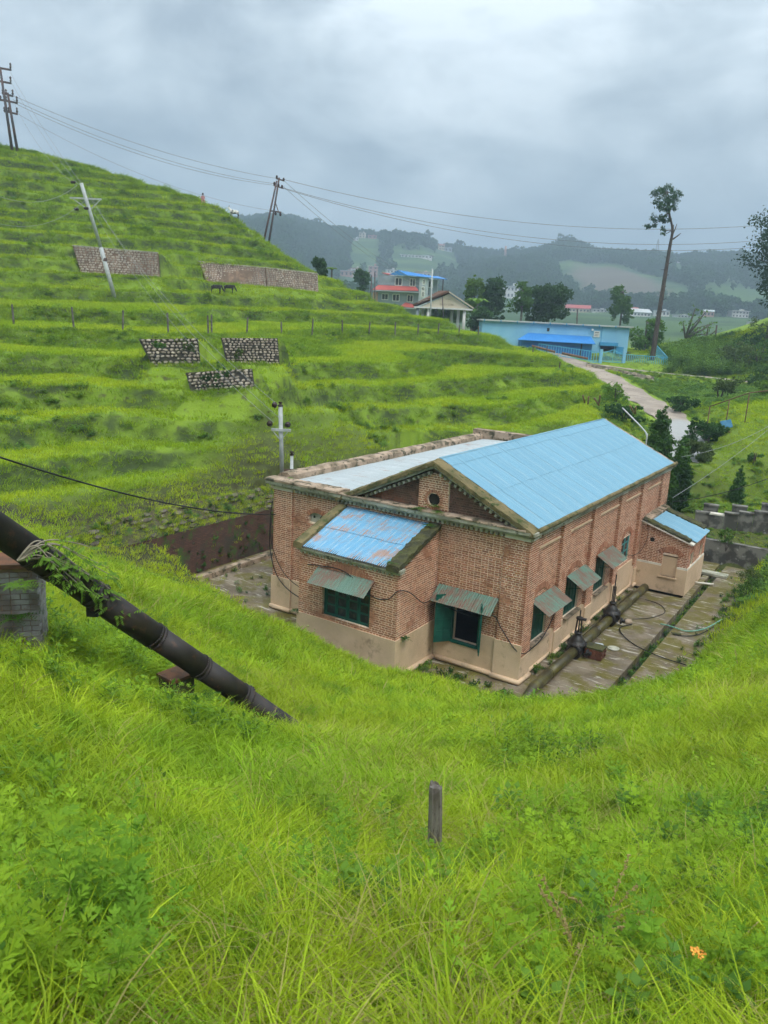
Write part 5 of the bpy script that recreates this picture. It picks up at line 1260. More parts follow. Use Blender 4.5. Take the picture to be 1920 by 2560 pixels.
# ------------------------------------------------------------------ fence posts along the terrace
M['post'] = pm('grey_post', (.17, .155, .135), (.10, .09, .075), 6, .4, .6, .95)
FPX = [(35, 765, 815, 50), (185, 772, 823, 50.5), (307, 780, 828, 51.5), (421, 786, 834, 53), (521, 792, 838, 54.5), (529, 790, 836, 54.9), (617, 797, 836, 57), (704, 808, 839, 60), (780, 800, 841, 62.5), (856, 804, 839, 64.5), (922, 808, 840, 66.5), (987, 808, 839, 68.5), (1044, 813, 838, 70.5), (1095, 812, 838, 72.5), (1147, 815, 836, 74.5), (1196, 818, 842, 76)]
ORD = ['leftmost', 'second', 'third', 'fourth', 'fifth', 'sixth', 'seventh', 'eighth', 'ninth', 'tenth', 'eleventh', 'twelfth', 'thirteenth', 'fourteenth', 'fifteenth', 'sixteenth']
tops = []
for i, (px, a, b, Y) in enumerate(FPX):
    p = gp(px, b, 30); Y = p.y; zg = p.z; h = (b - a) * Y / F_PX + .05
    o = MB().lathe((0, 0, -.3), [(.075, 0), (.07, .3), (.065, h + .25), (.04, h + .3)], 7).build('fence_post', M['post'], None, False, (p.x, p.y, zg), (random.uniform(-.06, .06), random.uniform(-.06, .06), 0))
    lab = 'leftmost thin grey fence post on the terrace below the stone walls' if i == 0 else 'thin grey fence post on the terrace, %s from the left' % ORD[i]
    tag(o, lab, 'post', 'fence posts along the hill terrace'); tops.append((p.x, p.y, zg + h * .8))

# ------------------------------------------------------------------ poles and wires
M['galv'] = pm('galvanised_steel', (.46, .48, .48), (.36, .38, .38), 3, .4, .6, .5, bs=.05)
M['dark_steel'] = pm('dark_pole_steel', (.06, .055, .06), (.10, .06, .05), 1.2, .4, .6, .6)
M['porcelain'] = pm('brown_porcelain', (.035, .02, .016), rough=.25)
M['wire'] = pm('grey_wire', (.22, .23, .24), rough=.5)
def strain(mb, p, d):          # strain insulator: a stack of discs
    p = Vector(p); d = Vector(d).normalized(); q = d.to_track_quat('Z', 'Y').to_matrix()
    for k, (r_, h) in enumerate(((.03, 0), (.11, .02), (.12, .06), (.05, .08), (.1, .1), (.11, .14), (.03, .17))): 
        if k == 0: V0 = []
        V0 += [p + q @ Vector((r_ * math.cos(j * math.pi / 5), r_ * math.sin(j * math.pi / 5), h)) for j in range(10)]
    mb.add(V0, [(i * 10 + j, i * 10 + (j + 1) % 10, (i + 1) * 10 + (j + 1) % 10, (i + 1) * 10 + j) for i in range(6) for j in range(10)])
# steel pole standing behind the wing
pb_ = at(708, 1195, 31.0); base = Vector((pb_.x + .12, pb_.y, 0)); top = at(701, 1016, 31.0)
np_ = empty('steel_pole', (base.x, base.y, 0)); tag(np_, 'grey tubular power pole rising behind the brick wing', 'pole')
tp = top - base
def pl_(t): return tp * t
MB().tube([(0, 0, 0), pl_(.62)], .1, 14).build('pole_shaft', M['galv'], np_, True); MB().tube([pl_(.615), pl_(1.0)], .085, 14).build('pole_shaft', M['galv'], np_, True)
MB().bar(pl_(.905) + Vector((-.36, -.1, -.25)), pl_(.905) + Vector((.42, -.1, -.25)), .08, .1).build('cross_arm', M['galv'], np_)
for s_ in (-1, 1): MB().bar(pl_(.90) + Vector((s_ * .3, -.1, -.27)), pl_(.84) + Vector((0, -.1, -.2)), .03).build('brace', M['galv'], np_)
for dx in (-.42, .33):
    q = MB(); strain(q, pl_(.905) + Vector((dx, -.25, .02)), (.3 if dx < 0 else -.1, -.9, -.1)); q.build('insulator', M['porcelain'], np_, True)
q = MB(); strain(q, pl_(1.0) + Vector((-.15, -.15, .05)), (-.6, -.5, .2)); q.build('insulator', M['porcelain'], np_, True)
q = MB(); q.lathe(pl_(1.0), [(.1, 0), (.12, .04), (.03, .1), (.08, .13), (.08, .18)], 10); q.build('pole_cap', M['porcelain'], np_)
MB().bar(pl_(.64) + Vector((.1, 0, .0)), pl_(.64) + Vector((1.5, .2, .05)), .06, .08).build('stay_arm', M['dark_steel'], np_)
sp_ = at(732, 1190, 32.5)
ss = empty('short_pole', (sp_.x, sp_.y, 0)); tag(ss, 'short grey post with insulator beside the grey tubular pole', 'pole'); hh = at(727, 1138, 32.5).z
MB().tube([(0, 0, 0), (-.06, 0, hh)], .07, 10).build('pole_shaft', M['galv'], ss, True); q = MB(); q.lathe((-.06, 0, hh), [(.09, 0), (.1, .05), (.04, .07), (.09, .1), (.07, .17)], 10); q.build('insulator', M['porcelain'], ss)
# leaning hillside pole
b0 = gp(290, 745, 40); t0 = at(203, 458, b0.y - 1.0); LY = t0.y
lp = empty('leaning_pole', tuple(b0)); tag(lp, 'pale steel power pole leaning on the hillside in front of the stone wall', 'pole'); tv = t0 - b0
MB().tube([(0, 0, -.4), tv * .45], .17, 12).build('pole_shaft', M['galv'], lp, True); MB().tube([tv * .445, tv], .14, 12).build('pole_shaft', M['galv'], lp, True)
MB().bar(tv * .86 + Vector((-1.3, 0, .1)), tv * .86 + Vector((1.2, 0, .1)), .1, .12).build('cross_arm', M['galv'], lp)
for s_ in (-1, 1): MB().bar(tv * .855 + Vector((s_ * 1.1, 0, .1)), tv * .77, .06).build('brace', M['galv'], lp)
for d in (Vector((-.7, -.2, 0)), Vector((.3, -.3, -1.9)), Vector((-.5, -.3, -2.0))):
    q = MB(); 
    for k in range(2): strain(q, tv + d + Vector((.15 * k, 0, 0)), (.9, -.3, .1))
    s3 = q.build('insulator', M['porcelain'], lp, True); 
MB().lathe(tv * .33, [(.2, 0), (.2, .25)], 10).build('band', M['dark_steel'], lp)
# two dark poles on the hill crest
def crest_pole(pxb, pxt, Y, arms, label):
    b = at(*pxb, Y); b.z = tz(b.x, b.y) - .3; t = at(*pxt, Y); root = empty('crest_pole', tuple(b)); tag(root, label, 'pole', 'dark poles on the hill crest'); v = t - b
    MB().tube([(0, 0, 0), v], [.16, .11], 10).build('pole_shaft', M['dark_steel'], root, True)
    for f_, hw in arms:
        MB().bar(v * f_ + Vector((-hw, 0, .12)), v * f_ + Vector((hw, 0, -.12)), .16, .18).build('cross_arm', M['dark_steel'], root)
        for s_ in (-1, -.35, .95): q = MB(); q.lathe(v * f_ + Vector((s_ * hw, 0, .0)), [(.06, 0), (.12, .15), (.06, .3), (.12, .4), (.05, .55)], 8); q.build('insulator', M['porcelain'], root)
    return b, v
crest_pole((32, 384), (0, 168), 90, ((.99, 1.15), (.84, .95)), 'taller dark red pole with cross arms at the left hill crest')
cb_, cv_ = crest_pole((46, 384), (19, 232), 92, ((.97, .55), (.87, .9), (.7, .7)), 'shorter dark pole just right of the taller crest pole')
# H-pole with platform arms on the far slope
hb1, hb2 = at(661, 596, 104), at(673, 600, 104); ht1, ht2 = at(692, 452, 104), at(698, 444, 104)
hz_ = min(tz(hb1.x, hb1.y), hb1.z) - .5
HP = empty('twin_pole', (hb1.x, hb1.y, hz_)); tag(HP, 'dark twin pole with cross arms and platform bracket on the ridge', 'pole'); O = HP.location
def ext(b, t): d = (b - t); return t + d * ((t.z - hz_) / (t.z - b.z))
for b, t in ((hb1, ht1), (hb2, ht2)): MB().tube([ext(b, t) - O, t - O], [.14, .1], 10).build('pole_shaft', M['dark_steel'], HP, True)
a = at(703, 451, 104) - O; MB().bar(at(690, 446, 104) - O, at(710, 452, 104) - O, .16).build('cross_arm', M['dark_steel'], HP); MB().bar(at(684, 463, 104) - O, at(708, 471, 104) - O, .16).build('cross_arm', M['dark_steel'], HP); MB().bar(at(676, 527, 104) - O, at(703, 531, 104) - O, .16).build('platform_arm', M['dark_steel'], HP); MB().bar(at(696, 529, 104) - O, at(690, 510, 104) - O, .1).build('brace', M['dark_steel'], HP)
for px, py in ((686, 459), (696, 463), (705, 467), (692, 443), (709, 449), (689, 534), (701, 536)): q = MB(); q.lathe(at(px, py, 104) - O, [(.1, -.2), (.15, 0), (.1, .2)], 8); q.build('insulator', M['porcelain'], HP)
# wires, each with its own sag
def wire(A_, B_, sag, r_, label, n=24, m_=None, name='power_line'):
    A_, B_ = Vector(A_), Vector(B_); P = [A_.lerp(B_, k / n) - Vector((0, 0, sag * 4 * (k / n) * (1 - k / n))) for k in range(n + 1)]; O = P[0].copy()
    o = MB().tube([p - O for p in P], r_, 5, False).build(name, m_ or M['wire'], None, True, tuple(O)); tag(o, label, 'wire', 'overhead wires'); return o
wire(at(26, 236, 92), at(690, 446, 104), 1.0, .024, 'highest wire from the crest poles to the twin pole')
wire(at(32, 249, 92), at(684, 459, 104), 1.2, .024, 'middle wire from the crest poles to the twin pole')
wire(at(30, 255, 92), at(684, 463, 104), 1.3, .024, 'lowest wire from the crest poles to the twin pole')
wire(at(40, 282, 92), at(676, 526, 104), 1.5, .016, 'faint thin wire sagging from the crest poles to the platform bracket')
wire(at(25, 180, 90), at(203, 458, LY), .4, .012, 'steep wire from the tallest crest pole to the leaning pole top')
wire(at(20, 190, 90), at(196, 462, LY), .5, .012, 'second steep wire dropping to the leaning pole from the crest')
wire(at(36, 260, 92), at(192, 465, LY), .9, .012, 'slacker wire from the shorter crest pole to the leaning pole')
wire(at(0, 492, 50), at(193, 463, LY), .7, .016, 'pale wire entering from the left edge to the leaning pole')
wire(at(0, 560, 52), at(214, 500, LY), .8, .012, 'lower faint wire from the left edge to the leaning pole')
wire(at(203, 458, LY), at(699, 1016, 31), 1.1, .009, 'uppermost wire from the leaning pole down to the tubular pole')
wire(at(222, 480, LY), at(702, 1048, 31), 1.2, .009, 'middle wire from the leaning pole down to the tubular pole')
wire(at(212, 490, LY), at(684, 1056, 31), 1.3, .009, 'lowest wire from the leaning pole down to the tubular pole')
wire(at(710, 449, 104), at(2050, 548, 118), 3.2, .03, 'upper long wire crossing the sky to the right edge')
wire(at(705, 469, 104), at(2050, 585, 118), 3.6, .03, 'middle long wire crossing the sky to the right')
wire(at(707, 471, 104), at(2050, 601, 118), 3.8, .03, 'lower long wire crossing the sky to the right')
wire(at(709, 467, 104), at(1065, 726, 150), 1.0, .025, 'slanting wire from the twin pole down toward the grey house')
wire(at(709, 451, 104), at(1062, 715, 150), 1.0, .025, 'upper slanting wire from the twin pole down toward the grey house')
wire(at(-40, 1130, 14), b2w(-10.03, .35, 3.55), .35, .02, 'black cable swinging across the slope to the brick wing', 30, M['black'], 'service_cable')
wire(b2w(0.08, 15.9, 3.1), at(1960, 1180, 36), .25, .018, 'dark cable leaving the far corner of the powerhouse to the right', 24, M['black'], 'service_cable')
wire(b2w(0.08, 16.0, 3.15), at(1960, 1040, 52), .25, .014, 'grey cable rising from the far corner toward the right bank', 24, M['wire'], 'service_cable')
wire(b2w(.3, 16.5, 5.2), at(1930, 1060, 50), .3, .014, 'upper grey cable from behind the blue roof to the right bank', 24, M['wire'], 'service_cable')
# cables hung on the powerhouse walls
def hang(P, r_, label): q = in_b('wall_cable', MB().tube(curve_pts(P, 8), r_, 6, False), M['black'], label, 'cable', True, 'cables on the powerhouse'); return q
hang([(-10.05, .0, 4.1), (-10.09, -.06, 3.4), (-10.05, -.08, 2.2), (-9.6, -.1, 1.25), (-8.6, -.15, .8), (-7.2, -.4, .95), (-6.9, -.8, 1.1)], .018, 'thick black cable looping down the wing corner to the bay')
hang([(-10.05, .0, 3.6), (-10.07, -.06, 2.8), (-9.7, -.08, 1.9), (-9.0, -.1, 1.3), (-7.6, -.2, 1.0), (-6.92, -.6, 1.2)], .014, 'thinner black cable looping inside the thick one on the wing')
hang([(-6.5, BYF - .03, 3.02), (-6.0, BYF - .05, 3.1), (-5.0, BYF - .06, 3.12), (-4.0, BYF - .07, 2.6), (-3.4, BYF - .06, 2.62), (-3.06, BYF - .03, 2.95), (-3.02, -1.7, 2.75), (-2.98, -.9, 2.2), (-2.95, -.3, 2.15), (-2.5, -.25, 2.0), (-1.6, -.3, 1.95), (-.95, -.08, 2.05), (-.7, -.05, 1.75), (-.2, -.06, 1.2), (.05, .1, 1.02), (.08, .6, .98), (.1, 1.5, 1.1), (.06, 2.4, 1.55), (.05, 2.7, 2.2)], .016, 'long black cable draped round the bay and corner under the canopies')
hang([(-.05, 9.6, 2.2), (.1, 10.6, 1.75), (.3, 11.4, 1.8), (.35, 12.1, 2.3), (.2, 12.2, 3.0)], .012, 'thin cable sagging from the side wall to the lean-to')
MBq = MB().tube([(-.1, 16.7, 6.15), (-.1, 16.72, 6.6), (-.5, 16.9, 6.85), (-3.2, 18.6, 7.35)], .05, 8)
# bent grey lamp tube behind the roof
q = empty('bent_tube', b2w(-1.55, 17.2, 0), -BYAW); tag(q, 'bent grey steel lamp tube standing behind the blue roof', 'tube')
hgt = 5.9
MB().tube(curve_pts([(0, 0, 0), (0, 0, hgt - .5), (-.05, .05, hgt), (-.4, .5, hgt + .25), (-2.2, 2.9, hgt + .9)], 6), .036, 8).build('tube', M['galv'], q, True)
for k in range(6):
    lg = at(1455 + k * 14 + (60 if k > 3 else 0), 1003 + 3 * (k % 3) + (22 if k > 3 else 0), 50); a = random.uniform(-.5, .5)
    o = MB().tube([(-.1, -.5, .5), (.25 + a * .4, .1, .0)], .055, 7).build('log', pm('log_bark_%d' % k, (.30, .19, .12), (.20, .13, .08), 4), None, True, (lg.x, lg.y, lg.z - .1)); tag(o, ['leftmost short log leaning on the heap behind the blue roof', 'second short log of the heap behind the blue roof', 'third short log of the heap behind the blue roof', 'fourth short log of the heap behind the blue roof', 'lower short log lying nearer the bent lamp tube', 'lowest short log below the heap by the bent tube'][k], 'log', 'logs behind the roof')
# rusty railing, blue drum and rubbish on the right bank
rb = at(1800, 1030, 52); rl = empty('rusty_railing', (rb.x, rb.y, tz(rb.x, rb.y))); tag(rl, 'rusty pipe railing on the grassy bank at the right edge', 'railing'); O = rl.location
M['rust'] = pm('rusty_pipe', (.20, .11, .06), (.13, .075, .05), 5)
R0, R1, R2 = at(1775, 1016, 53) - O, at(1874, 982, 52) - O, at(1950, 973, 51) - O
MB().tube([R0, R1, R2], .035, 7).build('rail', M['rust'], rl, True)
for p in (R0, R0.lerp(R1, .5), R1, R2): MB().tube([p, (p.x, p.y, tz(p.x + O.x, p.y + O.y) - O.z - .2)], .035, 7).build('upright', M['rust'], rl, True)
bp = at(1822, 1022, 51.5); bz_ = tz(bp.x, bp.y)
q = MB(); q.box((0, 0, .55), (.7, .1, .55), Matrix.Rotation(R(-14), 3, 'Y') @ Matrix.Rotation(R(-28), 3, 'X')); tag(q.build('dumped_sheet', pm('blue_panel_paint', (.045, .16, .27), (.07, .20, .32), 3), None, False, (bp.x, bp.y, bz_ + .1)), 'small blue metal sheet dumped on the right grass bank', 'sheet')
dp = at(1800, 1032, 51.8); q = MB(); r_ = random.Random(8)
for k in range(26): p = Vector((r_.gauss(0, .5), r_.gauss(0, .3), .12 + abs(r_.gauss(0, .2)))); d = Vector((r_.uniform(-1, 1), r_.uniform(-1, 1), r_.uniform(-.3, .3))) * .4; q.bar(p - d, p + d, .06)
tag(q.build('brushwood_heap', M['rust_cap'], None, False, (dp.x, dp.y, tz(dp.x, dp.y))), 'heap of brown brushwood beside the small blue panel', 'heap')
# stays along the road edge
for k, (px, a, b, Y) in enumerate(((1365, 868, 893, 80), (1398, 905, 926, 70), (1331, 876, 892, 74))):
    p = at(px, b, Y); zg = tz(p.x, p.y); o = MB().lathe((0, 0, -.3), [(.06, 0), (.05, (b - a) * Y / F_PX + .35)], 6).build('road_post', M['dark_steel'], None, False, (p.x, p.y, zg)); tag(o, ['dark post beside the road in front of the blue shed', 'dark post at the grassy road edge nearer the camera', 'short dark stub post left of the road posts'][k], 'post', 'posts along the road edge')

# ------------------------------------------------------------------ goats and a herder on the hill
def goat(p, yaw, s_, coat, label, head_down=True):
    """body, legs and neck grown from one skeleton"""
    V0 = {'rump': (-.34, 0, .60), 'mid': (-.02, 0, .57), 'chest': (.30, 0, .60), 'neck': (.44, 0, .66 if head_down else .82), 'head': (.58, 0, .36 if head_down else .98), 'muz': (.70, 0, .20 if head_down else .90), 'tail': (-.46, 0, .62),
          'hl1': (-.36, .1, .42), 'hl2': (-.42, .1, .26), 'hl3': (-.38, .1, .0), 'hr1': (-.34, -.1, .42), 'hr2': (-.40, -.1, .26), 'hr3': (-.36, -.1, .0), 'fl1': (.30, .1, .40), 'fl2': (.32, .1, .22), 'fl3': (.30, .1, 0), 'fr1': (.30, -.1, .40), 'fr2': (.28, -.1, .22), 'fr3': (.26, -.1, 0)}
    E0 = [('rump', 'mid'), ('mid', 'chest'), ('chest', 'neck'), ('neck', 'head'), ('head', 'muz'), ('rump', 'tail'), ('rump', 'hl1'), ('hl1', 'hl2'), ('hl2', 'hl3'), ('rump', 'hr1'), ('hr1', 'hr2'), ('hr2', 'hr3'), ('chest', 'fl1'), ('fl1', 'fl2'), ('fl2', 'fl3'), ('chest', 'fr1'), ('fr1', 'fr2'), ('fr2', 'fr3')]
    rad = {'rump': .15, 'mid': .17, 'chest': .16, 'neck': .085, 'head': .07, 'muz': .04, 'tail': .03, 'hl1': .07, 'hl2': .035, 'hl3': .03, 'hr1': .07, 'hr2': .035, 'hr3': .03, 'fl1': .055, 'fl2': .035, 'fl3': .03, 'fr1': .055, 'fr2': .035, 'fr3': .03}
    ks = list(V0); me_ = bpy.data.meshes.new('goat'); me_.from_pydata([V0[k] for k in ks], [(ks.index(a), ks.index(b)) for a, b in E0], []); me_.materials.append(coat)
    o = link('goat', me_, None, p, (0, 0, yaw)); o.scale = (s_, s_, s_)
    md = o.modifiers.new('skin', 'SKIN'); me_.skin_vertices.new() if not me_.skin_vertices else None
    for i, k in enumerate(ks): me_.skin_vertices[0].data[i].radius = (rad[k], rad[k]); me_.skin_vertices[0].data[i].use_root = (k == 'mid')
    o.modifiers.new('sub', 'SUBSURF').render_levels = 1
    for s2 in (-1, 1): MB().bar((.56, s2 * .03, V0['head'][2] + .04), (.48, s2 * .06, V0['head'][2] + .17), .02).build('horn', M['post'], o)
    tag(o, label, 'goat', 'goats on the hillside'); return o
blk = pm('black_coat', (.02, .018, .016), (.035, .03, .026), 6); wht = pm('pied_coat', (.02, .018, .016), (.75, .72, .66), 1.6, .47, .53)
for px, py, Y, yw, c, lab, hd in ((541, 738, 76, .1, blk, 'black goat grazing below the long stone wall, left of two', True), (573, 737, 76.2, .4, blk, 'black goat grazing below the long stone wall, right of two', True), (586, 546, 92, 2.9, wht, 'black and white goat standing on the hill skyline', False)):
    p = gp(px, py, 50) if py > 700 else at(px, py, Y); goat((p.x, p.y, tz(p.x, p.y) + .1), yw, 1.05 if c is blk else 1.2, c, lab, hd)
hp_ = at(507, 500, 91); pz_ = tz(hp_.x, hp_.y)
SK = {'pel': (0, 0, .42), 'ch': (0, -.05, .78), 'nk': (0, -.05, .98), 'hd': (0, -.06, 1.1), 'hd2': (0, -.06, 1.22), 'kl': (.14, -.4, .50), 'fl': (.14, -.5, .06), 'kr': (-.14, -.38, .52), 'fr': (-.14, -.48, .06), 'sl': (.17, -.05, .92), 'el': (.24, -.15, .68), 'hl': (.14, -.36, .60), 'sr': (-.17, -.05, .92), 'er': (-.24, -.15, .68), 'hr': (-.12, -.36, .60)}
SE = [('pel', 'ch'), ('ch', 'nk'), ('nk', 'hd'), ('hd', 'hd2'), ('pel', 'kl'), ('kl', 'fl'), ('pel', 'kr'), ('kr', 'fr'), ('ch', 'sl'), ('sl', 'el'), ('el', 'hl'), ('ch', 'sr'), ('sr', 'er'), ('er', 'hr')]
SR = {'pel': .15, 'ch': .15, 'nk': .06, 'hd': .10, 'hd2': .09, 'kl': .075, 'fl': .05, 'kr': .075, 'fr': .05, 'sl': .07, 'el': .05, 'hl': .04, 'sr': .07, 'er': .05, 'hr': .04}
ks = list(SK); me_ = bpy.data.meshes.new('person'); me_.from_pydata([SK[k] for k in ks], [(ks.index(a), ks.index(b)) for a, b in SE], []); me_.materials.append(pm('faded_pink_cloth', (.45, .22, .20), (.35, .16, .16), 5))
po = link('person', me_, None, (hp_.x, hp_.y, pz_ + .1), (0, 0, .3)); po.modifiers.new('skin', 'SKIN'); po.scale = (.9,) * 3
for i, k in enumerate(ks): me_.skin_vertices[0].data[i].radius = (SR[k], SR[k]); me_.skin_vertices[0].data[i].use_root = (k == 'pel')
po.modifiers.new('sub', 'SUBSURF').render_levels = 1; tag(po, 'person in faded pink clothes sitting on the hill skyline', 'person')
MB().lathe((0, -.05, 1.1), [(.11, 0), (.125, .08), (.11, .16), (.04, .22)], 12).build('hair', pm('dark_hair', (.015, .012, .01)), po, True)
# ------------------------------------------------------------------ blue shed beside the road
def paint(name, c1, c2, sc=1.0, rough=.6): return pm(name, c1, c2, sc, .4, .65, rough, bs=.05)
M['shed_blue'] = paint('pale_blue_wall', (.21, .46, .66), (.25, .50, .68), .6); M['mid_blue'] = paint('mid_blue_paint', (.05, .27, .50), (.07, .31, .54), 1.0); M['deep_blue'] = paint('deep_blue_sheet', (.02, .12, .34), (.025, .15, .38), 1.0); M['cyan'] = paint('cyan_rail_paint', (.09, .40, .60), (.12, .45, .62), 1.0)
M['white_w'] = paint('white_wall', (.70, .69, .66), (.58, .57, .54), .4); M['pink_w'] = paint('brick_pink_wall', (.42, .25, .20), (.36, .20, .16), .3); M['cream_w'] = paint('cream_wall', (.62, .55, .42), (.55, .48, .36), .4); M['red_roof'] = paint('red_roof_sheet', (.42, .09, .07), (.36, .07, .06), .5); M['grey_w'] = paint('blue_grey_wall', (.25, .29, .33), (.21, .25, .29), .5); M['grey_l'] = paint('light_grey_wall', (.36, .40, .43), (.33, .37, .40), .5); M['roof_blue'] = paint('bright_blue_roof', (.03, .19, .50), (.04, .22, .54), .8); M['tin'] = paint('tin_roof', (.48, .50, .50), (.40, .41, .40), .3)
SY = 95.0; U = SY / F_PX
so_ = at(1207, 798, SY); S = empty('blue_shed', (so_.x, so_.y, 0), R(1.0)); tag(S, 'long pale blue flat-roofed shed beside the dirt road', 'building')
ztop = so_.z
def sx(px): return (px - 1207) * U
def szz(px, py): return ztop - ((py - 798) - (px - 1207) * .0503) * U
WS = sx(1566); zb = szz(1550, 905) - 1.5
DOOR = (sx(1499), sx(1539), szz(1520, 905) - .3, szz(1520, 862))
w_ = MB(); us = [0, DOOR[0], DOOR[1], WS]
w_.bx(0, DOOR[0], 0, .25, zb, ztop - .15); w_.bx(DOOR[1], WS, 0, .25, zb, ztop - .15); w_.bx(DOOR[0], DOOR[1], 0, .25, DOOR[3], ztop - .15); w_.build('front_wall', M['shed_blue'], S)
MB().bx(WS - .25, WS, .26, 9, zb, ztop - .15).build('side_wall', M['shed_blue'], S); MB().bx(0, .25, .26, 9, zb, ztop - .15).build('side_wall', M['shed_blue'], S); MB().bx(.26, WS - .26, 8.7, 9, zb, ztop - .15).build('rear_wall', M['shed_blue'], S); MB().bx(.26, WS - .26, 2.0, 2.1, zb, ztop - .2).build('inner_wall', M['deep_blue'], S)
rf = MB().bx(-.3, WS + .35, -.35, 9.3, ztop - .145, ztop + .02).build('flat_roof', M['tin'], S)
for k in range(9): MB().bx(k * WS / 9 + .1, k * WS / 9 + .22, -.42, -.36, ztop - .3, ztop + .0).build('gutter_bracket', M['mid_blue'], rf)
for px in (1468, 1499, 1535): MB().bx(sx(px) - .04, sx(px) + .04, -.04, 0, zb, ztop - .2).build('pilaster', M['mid_blue'] if px == 1499 else M['shed_blue'], S)
MB().bx(sx(1365), sx(1371), -.03, -.002, szz(1368, 827), szz(1368, 819)).build('window', M['dark'], S)
sg = MB().bx(sx(1480), sx(1494), -.06, -.002, szz(1487, 841), szz(1487, 826)).build('notice_board', M['white_w'], S)
MB().bx(sx(1482), sx(1492), -.065, -.061, szz(1487, 831), szz(1487, 829.5)).build('notice_line', M['dark'], sg); MB().bx(sx(1482), sx(1491), -.065, -.061, szz(1487, 834.5), szz(1487, 833.5)).build('notice_line', M['dark'], sg); MB().bx(sx(1482), sx(1492), -.065, -.061, szz(1487, 838), szz(1487, 837)).build('notice_line', M['dark'], sg)
MB().bx(sx(1473), sx(1477), -.3, -.002, szz(1475, 826), szz(1475, 821)).build('flood_lamp', M['white_w'], S)
cz = szz(1350, 838)
cn = MB(); cn.prism([(sx(1287), -2.4, cz - .55), (sx(1474), -2.4, cz - .62), (sx(1474), -.02, cz + .18), (sx(1320), -.02, cz + .25)], (0, 0, .06)); cano = cn.build('lean_to_roof', M['roof_blue'], S)
MB().bx(sx(1297), sx(1468), -2.0, -.3, zb, cz - .5).build('lean_to_store', M['deep_blue'], S); MB().bx(sx(1441), sx(1444), -2.05, -2.0, zb, cz - .5).build('door_joint', M['dark'], S)
MB().bx(sx(1496), sx(1541), -.25, -.002, DOOR[3] + .0, DOOR[3] + .42).build('door_lintel', M['mid_blue'], S)
dl = MB().bx(0, .9, 0, .06, 0, DOOR[3] - DOOR[2] - .05).build('door_leaf', M['mid_blue'], S); dl.location = (DOOR[1] - .05, -.03, DOOR[2]); dl.rotation_euler = (0, 0, R(-20))
# railing and gate in front of the shed
def rail_run(name, label, P, Q, h, n, m_, Yp=None, low=None):
    P, Q = Vector(P), Vector(Q); root = empty(name, tuple(P)); tag(root, label, 'railing', 'blue railings round the shed'); d = Q - P
    for f_ in (.08, .96): MB().bar(Vector((0, 0, h * f_)), d + Vector((0, 0, h * f_)), .06).build('rail', m_, root)
    me_ = MB().bx(-.022, .022, -.022, .022, 0, h).mesh('baluster', m_)
    for k in range(n + 1): link('baluster', me_, root, d * (k / n))
    if low: q = MB(); q.prism([(0, 0, 0), d, d - Vector((0, 0, low)), (0, 0, -low)], (0, .15, 0)); q.build('kerb_wall', M['shed_blue'], root)
    return root
g0, g1_ = at(1345, 884, 91), at(1496, 906, 90)
rail_run('blue_railing', 'low blue railing left of the gate in front of the shed store', at(1345, 884, 91), at(1496, 906, 90), 1.15, 24, M['cyan'], low=.4)
rail_run('blue_railing', 'blue railing on a pale plinth right of the gate below the tall pine', at(1562, 912, 90), at(1666, 920, 89), 1.2, 22, M['cyan'], low=.6)
rail_run('blue_railing', 'blue railing sloping back from the right end of the shed fence', at(1666, 920, 89), at(1640, 890, 94), 1.2, 14, M['cyan'], low=.6)
GT = empty('blue_gate', tuple(at(1503, 906, 90))); tag(GT, 'blue double gate with curved tops in front of the shed door', 'gate'); O = GT.location; gw_ = 2.5
gl = at(1557, 911, 90) - O
for k, px in enumerate((1500, 1558)): p = at(px, 909, 90) - O; MB().bx(p.x - .15, p.x + .15, p.y - .15, p.y + .15, p.z - .5, p.z + 1.6).build('gate_pillar', M['shed_blue'], GT)
for side in (0, 1):
    a, b = gl * (.03 + .485 * side), gl * (.485 + .485 * side); leaf = MB().bar(a + Vector((0, 0, .15)), b + Vector((0, 0, .15)), .06).build('gate_leaf', M['cyan'], GT)
    for k in range(9):
        t = k / 8; p = a.lerp(b, t); hh_ = 1.15 + .38 * ((t if side == 0 else 1 - t) ** 1.6); MB().bar(p + Vector((0, 0, .1)), p + Vector((0, 0, hh_)), .035).build('baluster', M['cyan'], leaf)
    MB().tube([a.lerp(b, k / 8) + Vector((0, 0, 1.15 + .38 * ((k / 8 if side == 0 else 1 - k / 8) ** 1.6))) for k in range(9)], .035, 6).build('top_rail', M['cyan'], leaf)
# long steel tubes lying by the road
for k, (a, b) in enumerate((((1405, 884), (1470, 898)), ((1330, 866), (1388, 881)))):
    A_, B_ = at(*a, 86 + 4 * k), at(*b, 85 + 4 * k); o = MB().tube([(0, 0, 0), B_ - A_], .13, 10).build('steel_tube', M['rust'], None, True, (A_.x, A_.y, A_.z + .05)); tag(o, ['rusty pipe length lying by the road before the blue railing', 'rusty pipe length farther left along the road edge'][k], 'pipe', 'rusty pipes by the road')

